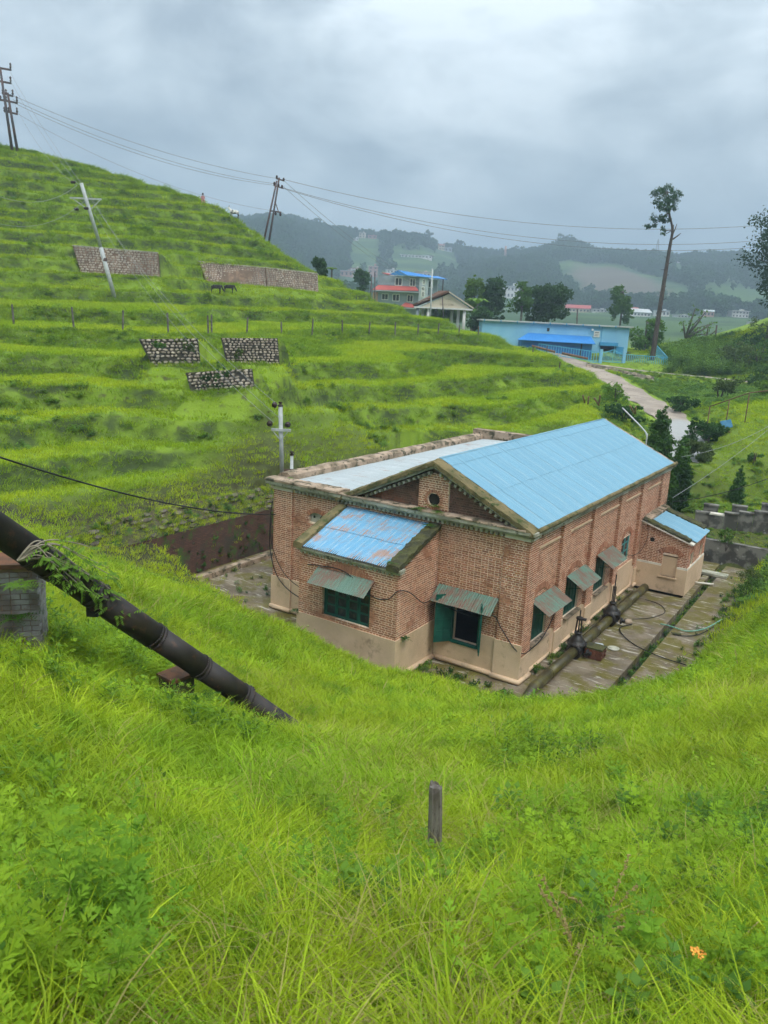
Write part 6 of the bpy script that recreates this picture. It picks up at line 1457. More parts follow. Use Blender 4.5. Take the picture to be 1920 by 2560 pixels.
# ------------------------------------------------------------------ entrance portal
PY = 104.0; UP = PY / F_PX; po_ = at(1035, 767, PY); PT_ = empty('entrance_portal', (po_.x, po_.y, 0), R(-6)); tag(PT_, 'pale columned entrance portal with a low brown pediment roof', 'portal')
def ppx(px): return (px - 1035) * UP
def ppz(px, py): return po_.z - ((py - 767) - (px - 1035) * .0503) * UP
z0 = ppz(1100, 769); W_ = ppx(1176)
MB().bx(0, W_, -.25, 4.2, z0 - .18, z0).build('lintel_slab', M['white_w'], PT_)
pd_ = MB(); pd_.prism([(ppx(1054), 0, z0 + .003), (W_ - .25, 0, z0 + .003), (ppx(1117), 0, ppz(1117, 737))], (0, .25, 0)); ped = pd_.build('pediment', M['cream_w'], PT_)
apx = ppx(1117); az_ = ppz(1117, 734)
for sgn, xe in ((-1, ppx(1022) + .6), (1, W_ + .1)):
    q = MB(); q.prism([(apx, -.35, az_), (xe, -.35, z0 + .05), (xe, -.35, z0 + .2), (apx, -.35, az_ + .16)], (0, 4.8, 0)); q.build('roof_slope', M['rust_cap'] if sgn < 0 else M['cream_w'], PT_)
q = MB(); q.prism([(apx, -.3, az_ + .17), (ppx(1022) + .5, -.3, z0 + .21), (ppx(1022) + .3, 4.6, z0 + .3), (ppx(1088), 4.6, az_ + .25)], (0, 0, .06)); q.build('roof_cover', M['rust_cap'], PT_)
gb = z0 - 4.2
for k, (px, yy) in enumerate(((1044, .2), (1055, 1.6), (1070, .2), (1126, 1.6), (1142, 1.2), (1157, .2), (1086, 3.8), (1112, 3.8))):
    MB().lathe((ppx(px), yy, gb), [(.2, 0), (.2, z0 - .2 - gb)], 12).build('column', M['white_w'] if k != 0 else M['grey_w'], PT_, True)
def text(s_, size, loc, parent, m_, name='lettering'):
    c = bpy.data.curves.new(name, 'FONT'); c.body = s_; c.size = size; c.align_x = 'CENTER'; c.extrude = .004; c.materials.append(m_); o0 = bpy.data.objects.new(name, c); COL.objects.link(o0); me_ = bpy.data.meshes.new_from_object(o0.evaluated_get(bpy.context.evaluated_depsgraph_get())); bpy.data.objects.remove(o0); me_.materials.clear(); me_.materials.append(m_); o = bpy.data.objects.new(name, me_); COL.objects.link(o); o.parent = parent; o.location = loc; o.rotation_euler = (R(90), 0, 0); return o
tm = pm('faded_letter', (.30, .24, .18))
text('POINT', .28, (apx, -.02, z0 + .98), ped, tm); text('ENTRY GATE', .3, (apx - .2, -.02, z0 + .3), ped, tm)
# ------------------------------------------------------------------ grey house with the blue roof
HY = 152.0; UH = HY / F_PX; ho = at(942, 778, HY); GH = empty('grey_house', (ho.x, ho.y, 0), R(-4)); tag(GH, 'grey storeyed house with blue roof and red sloping awnings', 'building')
def hx(zx): return ((900 + zx / 7.541) - 942) * UH
def hz(zx, zy): px, py = 900 + zx / 7.541, 640 + zy / 7.541; return ho.z - ((py - 778) - (px - 942) * .0503) * UH
hb = hz(500, 1100) - 6
MB().bx(hx(320), hx(1062), 0, 8, hb, hz(700, 425)).build('main_block', M['grey_w'], GH); MB().bx(hx(388), hx(552), .8, 7, hz(450, 600), hz(470, 395)).build('cream_block', M['cream_w'], GH)
MB().bx(hx(1064), hx(1228), -.6, 6, hb, hz(1140, 450)).build('stair_tower', M['grey_l'], GH); MB().bx(hx(1230), hx(1390), .5, 8, hb, hz(1300, 490)).build('right_block', M['grey_w'], GH)
q = MB(); q.prism([(hx(510), -.8, hz(510, 405)), (hx(835), -.8, hz(835, 425)), (hx(670), -.8, hz(670, 338))], (0, .15, 0)); q.build('blue_gable', M['roof_blue'], GH)
q = MB(); q.prism([(hx(670), -.85, hz(670, 335)), (hx(835), -.85, hz(835, 422)), (hx(1560), -1.2, hz(1560, 500)), (hx(1400), 4, hz(1400, 425)), (hx(1250), 8, hz(1250, 395))], (0, 0, .1)); q.build('blue_roof', M['roof_blue'], GH)
q = MB(); q.prism([(hx(380), .2, hz(380, 375)), (hx(520), .2, hz(520, 410)), (hx(600), 5, hz(600, 380)), (hx(400), 5, hz(400, 350))], (0, 0, .1)); q.build('red_roof', M['red_roof'], GH)
for a, b, c, d in ((230, 1062, 600, 680), (740, 1040, 905, 975)):
    q = MB(); q.prism([(hx(a), -1.3, hz(a, d - 8)), (hx(b), -1.3, hz(b, d + 12)), (hx(b - 60), -.02, hz(b - 60, c + 20)), (hx(a + 90), -.02, hz(a + 90, c - 12))], (0, 0, .08)); q.build('red_awning', M['red_roof'], GH)
    MB().bx(hx(a + 5), hx(b), -1.32, -.02, hz((a + b) / 2, d + 22), hz((a + b) / 2, d + 8)).build('awning_edge', M['grey_l'], GH)
def hwin(a, b, c, d, y=-.05):
    f_ = MB().bx(hx(a), hx(b), y, y + .04, hz(a, d), hz(a, c)).build('window', M['white_w'], GH); m2 = (a + b) / 2
    for u0, u1 in ((a + 12, m2 - 5), (m2 + 5, b - 12)): MB().bx(hx(u0), hx(u1), y - .02, y - .001, hz(a, d - 12), hz(a, c + 12)).build('pane', M['glass'], f_)
hwin(620, 755, 450, 590); hwin(888, 995, 470, 605); hwin(392, 515, 725, 840); hwin(590, 720, 735, 865); hwin(855, 968, 750, 880); hwin(1120, 1172, 485, 580, -.65); hwin(1112, 1168, 610, 690, -.65); hwin(1112, 1168, 690, 800, -.65); hwin(1225, 1312, 505, 632, .45)
MB().bx(hx(465), hx(545), .75, .79, hz(500, 580), hz(500, 500)).build('window', M['glass'], GH)
MB().tube([(hx(1490), -.8, hz(1490, 495)), (hx(1482), -.8, hb)], .12, 8).build('roof_post', M['dark_steel'], GH); MB().bx(hx(230), hx(325), -.2, 5, hb, hz(260, 700)).build('side_block', M['pink_w'], GH)
# thin pole before the portal
pb2 = at(1078, 770, 98); q = MB(); q.tube([(0, 0, -3), at(1081, 672, 98) - pb2], .09, 8); tag(q.build('thin_pole', M['galv'], None, True, tuple(pb2)), 'thin grey pole standing in front of the entrance portal', 'pole')
pb3 = at(1111, 800, 100); q = MB(); q.tube([(0, 0, -1), at(1106, 742, 100) - pb3], .07, 8); tag(q.build('leaning_stick', M['dark_steel'], None, True, tuple(pb3)), 'dark thin stake leaning across the portal pediment', 'stake')
for k, (a, b, Y) in enumerate((((1447, 790), (1444, 712 + 60), 118), ((1784, 895), (1792, 813), 104), ((928, 722), (929, 688), 150), ((940, 725), (937, 680), 150))):
    A_, B_ = at(*a, Y), at(*b, Y); q = MB(); q.tube([(0, 0, -4), B_ - A_], .11, 8); tag(q.build('dark_pole', M['dark_steel'], None, True, tuple(A_)), ['dark pole stub behind the blue shed roof', 'dark bare pole standing right of the leafless trees', 'dark pole just left of the grey house', 'second dark pole left of the grey house, nearer it'][k], 'pole', 'dark poles in the middle distance')

# ------------------------------------------------------------------ houses across the valley
FH = []
def far_house(px, py, wpx, hpx, Y, wall, roof, label, storeys=2, gable=False, flat=True):
    b = gp(px, py, Y * .75, 990); Y = b.y; FH.append((b.x, b.y, wpx * b.y / F_PX)); u = Y / F_PX; W2, H2 = wpx * u, hpx * u; zg = b.z
    root = empty('far_house', (b.x, b.y, zg), random.uniform(-.3, .3)); tag(root, label, 'house', 'houses across the valley')
    MB().bx(-W2 / 2, W2 / 2, 0, W2 * .6, -2.5, H2).build('wall', wall, root)
    if gable: q = MB(); q.prism([(-W2 * .54, -.5, H2), (W2 * .54, -.5, H2), (W2 * .54, W2 * .3, H2 + W2 * .14), (-W2 * .54, W2 * .3, H2 + W2 * .14)], (0, 0, .25)); q.build('roof', roof, root)
    else: r0_ = MB().bx(-W2 * .55, W2 * .55, -.6, W2 * .63, H2 + .01, H2 + .3).build('roof', roof, root); MB().bx(W2 * .1, W2 * .3, W2 * .2, W2 * .4, H2 + .31, H2 + .31 + H2 * .22).build('stair_head', wall, r0_)
    n = max(2, int(wpx / 8))
    for s_ in range(storeys):
        for k in range(n): MB().bx(-W2 / 2 + (k + .28) * W2 / n, -W2 / 2 + (k + .72) * W2 / n, -.12, -.01, H2 * (s_ + .3) / storeys, H2 * (s_ + .75) / storeys).build('window', M['glass'], root)
    return root
HL = [(905, 590, 14, 11, 850, 'cream_w', 'white_w', 'tiny cream house on the ridge, left of a close pair', 2, 0), (931, 594, 20, 7, 850, 'pink_w', 'red_roof', 'long low pinkish house on the ridge beside the cream one', 1, 0), (890, 602, 11, 7, 820, 'white_w', 'white_w', 'small white house just below the ridge pair', 1, 0),
      (1105, 599, 14, 11, 860, 'cream_w', 'red_roof', 'small cream house on the middle ridge, left of two', 2, 1), (1122, 601, 17, 9, 860, 'grey_l', 'tin', 'small grey house on the middle ridge, right of two', 1, 0), (1041, 645, 74, 6, 700, 'white_w', 'white_w', 'long low white building on the wooded slope', 1, 0),
      (866, 692, 30, 14, 270, 'pink_w', 'tin', 'low pink brick house left of the grey house', 1, 0), (890, 690, 22, 17, 300, 'white_w', 'red_roof', 'whitewashed small house among the pink houses', 1, 0), (932, 692, 22, 24, 275, 'pink_w', 'cream_w', 'tallest pink brick house left of the grey house', 3, 0), (979, 694, 24, 18, 290, 'white_w', 'tin', 'white house rising behind the blue roof', 2, 0), (1057, 696, 36, 14, 300, 'cream_w', 'pink_w', 'cream house behind the right end of the blue roof', 1, 0),
      (1275, 746, 50, 28, 240, 'white_w', 'tin', 'large white building half hidden behind the round trees', 2, 0), (1443, 781, 58, 9, 330, 'cream_w', 'red_roof', 'long low house with red roof beyond the blue shed', 1, 1), (1500, 781, 36, 7, 380, 'white_w', 'tin', 'low white shed left of the conical tree', 1, 0), (1596, 791, 60, 9, 360, 'white_w', 'tin', 'long low pale shed right of the conical tree', 1, 1), (1578, 781, 30, 7, 400, 'cream_w', 'red_roof', 'small red roofed house above the long pale shed', 1, 1), (1655, 791, 34, 13, 370, 'white_w', 'grey_l', 'white house just right of the pine trunk', 1, 0),
      (1850, 794, 42, 15, 430, 'white_w', 'white_w', 'white two storey house on the far fields at right', 2, 0), (1771, 792, 24, 12, 440, 'pink_w', 'tin', 'brownish house in the fields left of the white one', 1, 1), (1710, 794, 36, 5, 420, 'white_w', 'tin', 'very low white shed in the fields right of the pine', 1, 0), (1880, 812, 18, 5, 380, 'white_w', 'tin', 'tiny pale hut at the far right of the fields', 1, 0), (1700, 640, 6, 3, 860, 'white_w', 'tin', 'speck of a pale hut on the right ridge', 1, 0)]
for h_ in HL: far_house(h_[0], h_[1], h_[2], h_[3], h_[4], M[h_[5]], M[h_[6]], h_[7], h_[8], bool(h_[9]))
# lattice mast and chimney on the ridge
A_ = at(1641, 640, 880); q = empty('lattice_mast', tuple(A_)); tag(q, 'thin lattice mast on the ridge left of the pine trunk', 'mast'); hm_ = (at(1641, 598, 880) - A_).z
for sx_, sy_ in ((-1, -1), (1, -1), (1, 1), (-1, 1)): MB().bar((sx_ * 2.2, sy_ * 2.2, -4), (sx_ * .3, sy_ * .3, hm_), .5).build('leg', M['grey_l'], q)
for k in range(5): z_ = hm_ * k / 5.5; r0_ = 2.2 - 1.9 * z_ / hm_; MB().bar((-r0_ * 1.5, 0, z_), (r0_ * 1.5, 0, z_ + 2), .35).build('brace', M['grey_l'], q)
A_ = at(1263, 634, 840); MBc = MB().lathe((0, 0, -4), [(1.4, 0), (1.0, 4 + (at(1264, 615, 840) - A_).z)], 10); tag(MBc.build('brick_chimney', M['pink_w'], None, True, tuple(A_)), 'slim brick chimney standing on the ridge', 'chimney')
# ------------------------------------------------------------------ trees and shrubs
M['bark'] = pm('brown_bark', (.10, .08, .066), (.06, .048, .04), 2.5, .4, .6, .95, kind='Object', vscale=(3, 3, .8), bs=.9, bd=.03)
M['bark_g'] = pm('grey_bark', (.16, .145, .12), (.10, .09, .07), 2.5, .4, .6, .95, kind='Object', vscale=(3, 3, .8), bs=.9, bd=.03)
L_PINE = leaf_mat('pine_needles', (.022, .065, .022), (.045, .10, .035), None, .2, .7)
L_DARK = leaf_mat('dark_foliage', (.022, .065, .016), (.05, .115, .025), None, .3, .6)
L_MID = leaf_mat('mid_foliage', (.045, .12, .018), (.10, .20, .03), None, .35, .6)
L_LIGHT = leaf_mat('light_foliage', (.10, .21, .025), (.18, .31, .04), None, .4, .6)
L_THUJA = leaf_mat('thuja_foliage', (.04, .115, .018), (.09, .19, .03), None, .3, .65)
L_OLIVE = leaf_mat('olive_shrub', (.06, .10, .025), (.11, .16, .04), None, .3, .65)
L_FAR = leaf_mat('far_foliage', (.025, .07, .018), (.055, .12, .028), (.04, .10, .02), .3, .8, .01)
def leaf_cloud(r_, blobs, n, size, up_bias=.3, aspect=.55, shell=.55, clump=None):
    """leaf faces spread through ellipsoids in clumps; returns V, F, rnd"""
    g = np.random.default_rng(r_.randrange(1 << 30)); vol = np.array([b[3] * b[4] * b[5] for b in blobs]) ** .8; cnt = np.maximum(3, (n * vol / vol.sum())).astype(int); C, RN = [], []
    for b, c in zip(blobs, cnt):
        nc = max(3, c // 14); d = g.normal(size=(nc, 3)); d /= np.linalg.norm(d, axis=1)[:, None]; rad = (shell + (1 - shell) * g.random(nc)) ** .7
        cc = np.array(b[:3]) + d * rad[:, None] * np.array(b[3:]); wh = g.integers(0, nc, c); cl = clump or min(b[3:]) * .28
        C.append(cc[wh] + g.normal(size=(c, 3)) * cl * np.array([1, 1, .7])); RN.append(np.clip(.5 + .35 * d[wh, 2] + g.normal(0, .18, c), 0, 1))  # leaves near a clump's top painted lighter, as if lit from above
    C = np.vstack(C); RN = np.concatenate(RN); m_ = len(C)
    t = g.normal(size=(m_, 3)); t[:, 2] -= up_bias; t /= np.linalg.norm(t, axis=1)[:, None]; o = g.normal(size=(m_, 3)); s_ = np.cross(t, o); s_ /= np.linalg.norm(s_, axis=1)[:, None]
    L = size * g.uniform(.6, 1.3, m_)[:, None]; Wd = L * aspect * .5
    V = np.stack([C - t * L * .5, C + s_ * Wd, C + t * L * .5, C - s_ * Wd], 1).reshape(-1, 3); F = np.arange(m_ * 4).reshape(-1, 4)
    return V, F, RN
def tree(name, label, base, trunk, blobs, n, size, lm, bm=None, limbs=(), group=None, cat='tree', up_bias=.3, aspect=.55, seed=1, shell=.55):
    r_ = random.Random(seed); root = empty(name, tuple(base)); tag(root, label, cat, group)
    tr_ = MB(); tr_.tube(curve_pts([p[:3] for p in trunk], 4), [trunk[0][3] + (trunk[-1][3] - trunk[0][3]) * (k / (4 * (len(trunk) - 1))) for k in range(4 * (len(trunk) - 1) + 1)], 8)
    for L in limbs: tr_.tube([p[:3] for p in L], [p[3] for p in L], 6)
    top = Vector(trunk[-1][:3])
    for b in blobs:
        c = Vector(b[:3]); f_ = min((Vector(p[:3]) for p in trunk), key=lambda q: (q - c).length); 
        if (f_ - c).length > .15: tr_.tube([f_, f_.lerp(c, .55) + Vector((0, 0, -.05 * (c - f_).length)), c], [trunk[-1][3] * 1.1, trunk[-1][3] * .8, trunk[-1][3] * .35], 5)
    tr_.build('trunk', bm or M['bark'], root, True)
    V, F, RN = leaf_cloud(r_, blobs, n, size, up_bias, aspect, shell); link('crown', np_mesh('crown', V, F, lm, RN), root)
    return root
def blob_crown(r_, cx, cy, cz, rx, ry, rz, k):
    return [(cx + r_.uniform(-.6, .6) * rx, cy + r_.uniform(-.6, .6) * ry, cz + r_.uniform(-.65, .65) * rz, rx * r_.uniform(.3, .5), ry * r_.uniform(.3, .5), rz * r_.uniform(.25, .42)) for _ in range(k)]
def ptree(name, label, pxb, pyb, pyt, wpx, Y, lm, n=900, lsz=None, k=9, lowfrac=.25, seed=1, group=None, bm=None, conic=False, zb_=None):
    """a tree from its foot, top and width in the photograph at distance Y"""
    u = Y / F_PX; b = at(pxb, pyb, Y); H_ = (pyb - pyt) * u; W2 = wpx * u / 2; r_ = random.Random(seed); zg = zb_ if zb_ is not None else 0.0
    c0 = H_ * lowfrac; cz_ = (H_ + c0) / 2; rz_ = (H_ - c0) / 2
    if conic: blobs = [(r_.uniform(-.25, .25) * W2 * (1.15 - t), r_.uniform(-.3, .3) * W2, c0 + (H_ - c0) * t, W2 * (1.05 - t) * .75 + .1, W2 * (1.05 - t) * .75 + .1, (H_ - c0) / k * .9) for t in [(j + .5) / k for j in range(k)]]
    else: blobs = blob_crown(r_, 0, 0, cz_, W2, W2, rz_, k)
    drop = max(0.3, b.z - tz(b.x, b.y)) + .3 if Y < 200 else 6
    return tree(name, label, b, [(0, 0, -drop, W2 * .09 + .05), (W2 * .05, 0, H_ * .4, W2 * .07 + .03), (0, 0, H_ * .8, W2 * .03 + .015)], blobs, int(n * 2.2), lsz or max(.22, 3.4 * u), lm, bm, (), group, seed=seed)
# the tall lopped pine
PYY = 91.0; pb_ = at(1633, 884, PYY); pz = tz(pb_.x, pb_.y)
def pr(px, py, dy=0): p = at(px, py, PYY) - pb_; return (p.x, p.y + dy, p.z)
rr = random.Random(12)
tk = [(*pr(1631, 890), .31), (*pr(1645, 800), .26), (*pr(1661, 700), .2), (*pr(1674, 620), .15), (*pr(1681, 575), .11), (*pr(1673, 530), .09), (*pr(1670, 480), .05)]
tk[0] = (tk[0][0], tk[0][1], min(tk[0][2], pz - pb_.z) - .5, .31)
lim = []
for a, b, r0_ in (((1680, 590), (1684, 562), .08), ((1682, 585), (1692, 560), .07), ((1682, 598), (1702, 583), .09), ((1680, 580), (1678, 560), .06)): lim.append([(*pr(*a), r0_), (*pr((a[0] + b[0]) / 2 + 1, (a[1] + b[1]) / 2), r0_ * .8), (*pr(*b), r0_ * .45)])
for k in range(16): yy = 600 + k * 15; x0 = 1679 - (yy - 600) * .158; s_ = -1 if k % 2 else 1; lim.append([(*pr(x0, yy), .05), (*pr(x0 + s_ * rr.uniform(6, 13), yy - rr.uniform(1, 6), rr.uniform(-.6, .6)), .02)])
bl = [(*pr(px, py, rr.uniform(-1, 1)), w_ * PYY / F_PX, w_ * PYY / F_PX, h_ * PYY / F_PX) for px, py, w_, h_ in ((1672, 470, 20, 11), (1650, 482, 18, 11), (1690, 486, 17, 10), (1660, 500, 22, 12), (1685, 505, 16, 10), (1640, 505, 12, 8), (1652, 522, 18, 10), (1672, 525, 16, 9), (1645, 545, 20, 10), (1662, 550, 12, 8), (1632, 565, 17, 6), (1655, 575, 12, 7), (1652, 588, 9, 4), (1676, 545, 8, 6), (1625, 567, 8, 4))]
tree('tall_pine', 'tall lopped pine with bare leaning trunk and small tufted crown', pb_, tk, bl, 2600, .34, L_PINE, M['bark'], lim, None, 'tree', -.2, .28, 5, .3)
ptree('columnar_tree', 'light green upright tree right of the entrance portal', 1180, 805, 690, 46, 116, L_LIGHT, 1300, .42, 12, .0, 21)
ptree('round_tree', 'dark round tree beside the light upright tree', 1224, 808, 694, 66, 118, L_DARK, 2000, .46, 16, .0, 22)
ptree('broad_tree', 'broad dark green tree rising behind the blue shed', 1366, 812, 706, 108, 118, L_DARK, 2600, .5, 20, .0, 23, bm=M['bark_g'])
ptree('slender_tree', 'thin light tree left of the broad dark one', 1300, 808, 712, 66, 116, L_MID, 1000, .44, 12, .2, 24, bm=M['bark_g'])
ptree('conical_tree', 'grey green conical tree beyond the blue shed roof', 1548, 818, 712, 56, 150, L_MID, 1500, .6, 13, .0, 25, conic=False)
ptree('roadside_tree', 'small loose tree between the blue shed and the pine', 1607, 884, 788, 78, 98, L_MID, 1100, .4, 13, .1, 26, bm=M['bark_g'])
ptree('roadside_tree', 'young tree hiding the left end of the blue shed', 1196, 842, 770, 58, 99, L_DARK, 1000, .34, 9, .05, 27)
def sparse(label, pxb, pyb, tips, Y, n, seed):
    u = Y / F_PX; b = at(pxb, pyb, Y); zg = tz(b.x, b.y) - b.z - .3; r_ = random.Random(seed); lim, bl = [], []
    f0 = Vector((0, 0, 0)); mid = Vector(((tips[0][0] - pxb) * u * .3, 0, (pyb - tips[0][1]) * u * .35))
    for px, py in tips:
        e_ = Vector(((px - pxb) * u, r_.uniform(-1.5, 1.5), (pyb - py) * u)); m1 = mid.lerp(e_, .45) + Vector((0, 0, .12 * (e_ - mid).length)); lim.append([(*mid, .13), (*m1, .08), (*e_, .03)])
        for t in (.5, .8, 1.0): c = mid.lerp(e_, t); bl.append((c.x, c.y, c.z + .1, .7, .7, .45))
    return tree('sparse_tree', label, b, [(0, 0, zg, .2), (mid.x * .5, 0, mid.z * .5, .17), (*mid, .14)], bl, n, .3, L_LIGHT, M['bark_g'], lim, None, seed=seed, shell=.2)
sparse('half bare spreading tree right of the pine trunk', 1706, 884, [(1712, 778), (1740, 785), (1770, 808), (1795, 845), (1690, 810), (1730, 830)], 108, 420, 31)
sparse('smaller leafless tree left of the dark bare pole', 1762, 882, [(1752, 818), (1775, 828), (1790, 838), (1763, 835)], 112, 90, 32)
ptree('edge_tree', 'tall dark tree cut off by the right picture edge', 1945, 800, 500, 170, 96, L_PINE, 4200, .36, 34, .05, 33)
ptree('hilltop_bush', 'dark spiky bush on the hill shoulder right of the stone wall', 799, 690, 640, 44, 92, L_DARK, 700, .35, 9, -.35, 34)
ptree('field_tree', 'grey green tree between hill shoulder and grey house', 907, 740, 670, 48, 140, L_DARK, 1200, .5, 14, -.3, 35)
# banana and maize clumps by the portal
def banana(label, px, py, hpx, Y, seed, n=9):
    r_ = random.Random(seed); b = at(px, py, Y); root = empty('banana_plant', tuple(b)); tag(root, label, 'plant', 'banana plants near the portal'); H_ = hpx * Y / F_PX
    MB().tube([(0, 0, -2.5), (0, 0, H_ * .5)], [.14, .09], 8).build('stem', M['bark_g'], root)
    Vs, Fs, rn = [], [], []
    for k in range(n):
        a = k * 2.4 + r_.uniform(-.3, .3); d = Vector((math.cos(a), math.sin(a), 0)); P = [Vector((0, 0, H_ * .45)) + d * (H_ * .5 * t) + Vector((0, 0, H_ * (.75 * t - .65 * t * t))) for t in (0, .3, .6, 1)]; s_ = Vector((-d.y, d.x, 0)); o = len(Vs)
        for p, w_ in zip(P, (.04, .28, .3, .05)): Vs += [tuple(p - s_ * w_ - Vector((0, 0, w_ * .3))), tuple(p), tuple(p + s_ * w_ - Vector((0, 0, w_ * .3)))]
        for i in range(3):
            for j in range(2): Fs.append((o + i * 3 + j, o + i * 3 + j + 1, o + (i + 1) * 3 + j + 1, o + (i + 1) * 3 + j)); rn.append(r_.random())
    link('leaves', np_mesh('leaves', Vs, Fs, L_LIGHT, rn), root)
banana('banana plant just right of the portal columns', 1178, 815, 60, 106, 1); banana('banana plant low behind the portal, second from the columns', 1192, 790, 62, 110, 2); banana('banana plant on the hill shoulder below the dark bush', 829, 690, 30, 94, 3)
mz = weed('g', rp, 10, 1.2, 2.2, L_LIGHT, 1, .7, .10, 9, .9)
x = []; 
for k in range(60): p = at(1050 + random.random() * 110, 800, 106 + random.random() * 6); x.append((p.x, p.y, p.z + random.uniform(-1.0, .2)))
tag(scatter('maize_patch', [mz], x, [(0, 0, random.random() * 6) for _ in x], [random.uniform(.8, 1.2) for _ in x], [0] * len(x)), 'pale green maize growing behind the portal columns', 'crop', kind='stuff')
# bushes: (name, label, px, py, width px, height px, material, leaves, leaf size, cat)
def bush(name, label, px, py, wpx, hpx, lm, n, ls, seed, group=None, k=7, tall=False, y0=24, Y=None, conic=False):
    b = gp(px, py, y0) if Y is None else at(px, py, Y)
    top_ = at(px, py - hpx, b.y).z
    if Y is not None: b.z = tz(b.x, b.y)
    u = b.y / F_PX; W2, H_ = wpx * u / 2, max(top_ - b.z, hpx * u * .5); r_ = random.Random(seed); root = empty(name, tuple(b)); tag(root, label, 'shrub' if not tall else 'tree', group)
    if conic: bl = [(r_.uniform(-.1, .1) * W2, r_.uniform(-.1, .1) * W2, H_ * (.06 + .9 * t), W2 * max(.14, (1.05 - t ** 1.8) * .95), W2 * max(.14, (1.05 - t ** 1.8) * .95), H_ / k * .75) for t in [(j + .4) / k for j in range(k)]]
    else: bl = blob_crown(r_, 0, 0, H_ * .52, W2, W2 * .9, H_ * .52, k)
    st_ = MB()
    for j in range(3 if not conic else 1): st_.tube([(0, 0, -.2), (r_.uniform(-.3, .3) * W2 * (not conic), r_.uniform(-.3, .3) * W2 * (not conic), H_ * .7)], [.05 + .02 * H_, .02], 6)
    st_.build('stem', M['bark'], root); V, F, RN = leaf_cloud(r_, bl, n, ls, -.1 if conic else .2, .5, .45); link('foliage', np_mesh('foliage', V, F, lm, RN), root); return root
bush('thuja', 'large dark thuja bush behind the far end of the blue roof', 1640, 1165, 92, 160, L_THUJA, 9000, .2, 1, k=12, conic=True, Y=44, tall=True)
bush('thuja', 'smaller thuja just right of the large one behind the roof', 1697, 1190, 62, 118, L_THUJA, 5500, .19, 2, k=9, conic=True, Y=42, tall=True)
bush('thuja', 'single dark columnar thuja on the open grass bank', 1838, 1260, 40, 100, L_THUJA, 4500, .15, 3, k=11, conic=True, y0=36, tall=True)
bush('shrub', 'dark shrub pressed against the far corner of the powerhouse', 1693, 1250, 60, 100, L_DARK, 3000, .17, 4, k=9, Y=40)
bush('shrub', 'loose olive shrub beside the dark corner shrub', 1745, 1190, 80, 90, L_OLIVE, 3000, .17, 5, k=10, Y=46)
bush('shrub', 'dark leafy bush behind the loose olive shrub', 1765, 1125, 100, 70, L_DARK, 3200, .19, 6, k=11, Y=50)
bush('shrub', 'thin stemmed sapling bush on the path edge', 1722, 1120, 50, 80, L_DARK, 900, .17, 7, k=8, Y=48)
bush('shrub', 'small round bush on the bright right bank', 1884, 1160, 34, 40, L_MID, 600, .14, 8, k=5, y0=36)
bush('shrub', 'low dark bush cluster across the road bend', 1700, 1030, 90, 50, L_DARK, 1500, .2, 9, k=10, Y=60)
bush('shrub', 'rounded olive bush in the rough ground beyond the road', 1800, 985, 90, 56, L_OLIVE, 1400, .2, 10, k=9, Y=64)
bush('shrub', 'bramble bush at the left road verge behind the logs', 1560, 1050, 110, 40, L_DARK, 1600, .2, 11, k=11, Y=52)
bush('shrub', 'light leafy bush on the verge left of the thuja', 1540, 985, 80, 40, L_LIGHT, 1000, .2, 12, k=8, Y=58)
for k, (px, py, w_, h_, Y, m_) in enumerate(((1840, 935, 110, 70, 89, L_OLIVE), (1895, 915, 130, 80, 91, L_MID), (1915, 850, 130, 80, 96, L_OLIVE), (1862, 880, 90, 60, 95, L_DARK), (1905, 965, 110, 60, 80, L_MID), (1930, 1000, 100, 50, 60, L_LIGHT), (1818, 905, 80, 50, 93, L_OLIVE), (1770, 925, 90, 34, 92, L_MID))):
    bush('hill_shrub', ['lowest olive shrub at the foot of the right hill', 'mid green shrub low on the right hill by the edge', 'olive shrub high on the right hill by the picture edge', 'dark shrub halfway up the right hill', 'green shrub below the right hill at the edge', 'pale shrub above the rusty railing', 'olive shrub at the left end of the right hill', 'low green shrub before the right hill'][k], px, py, w_, h_, m_, 1500, .26, 40 + k, 'shrubs on the right hill', 10, Y=Y)
# tall weeds beyond the road
tw_ = [weed('g', rp, 9, .6, 1.4, L_LIGHT, 1, .3, .08, 12, .5), weed('g', rp, 9, .5, 1.2, L_MID, 1, .28, .1, 12, .5)]
P = []
for k in range(520): p = at(1665 + random.random() * 190, 905 + random.gauss(0, 10), 86 + random.random() * 12); P.append((p.x, p.y, tz(p.x, p.y)))
tag(scatter('reed_patch', tw_, P, [(0, 0, random.random() * 6) for _ in P], [random.uniform(.7, 1.3) for _ in P], [random.randrange(2) for _ in P]), 'tall pale green reeds and weeds beyond the road', 'reeds', kind='stuff')
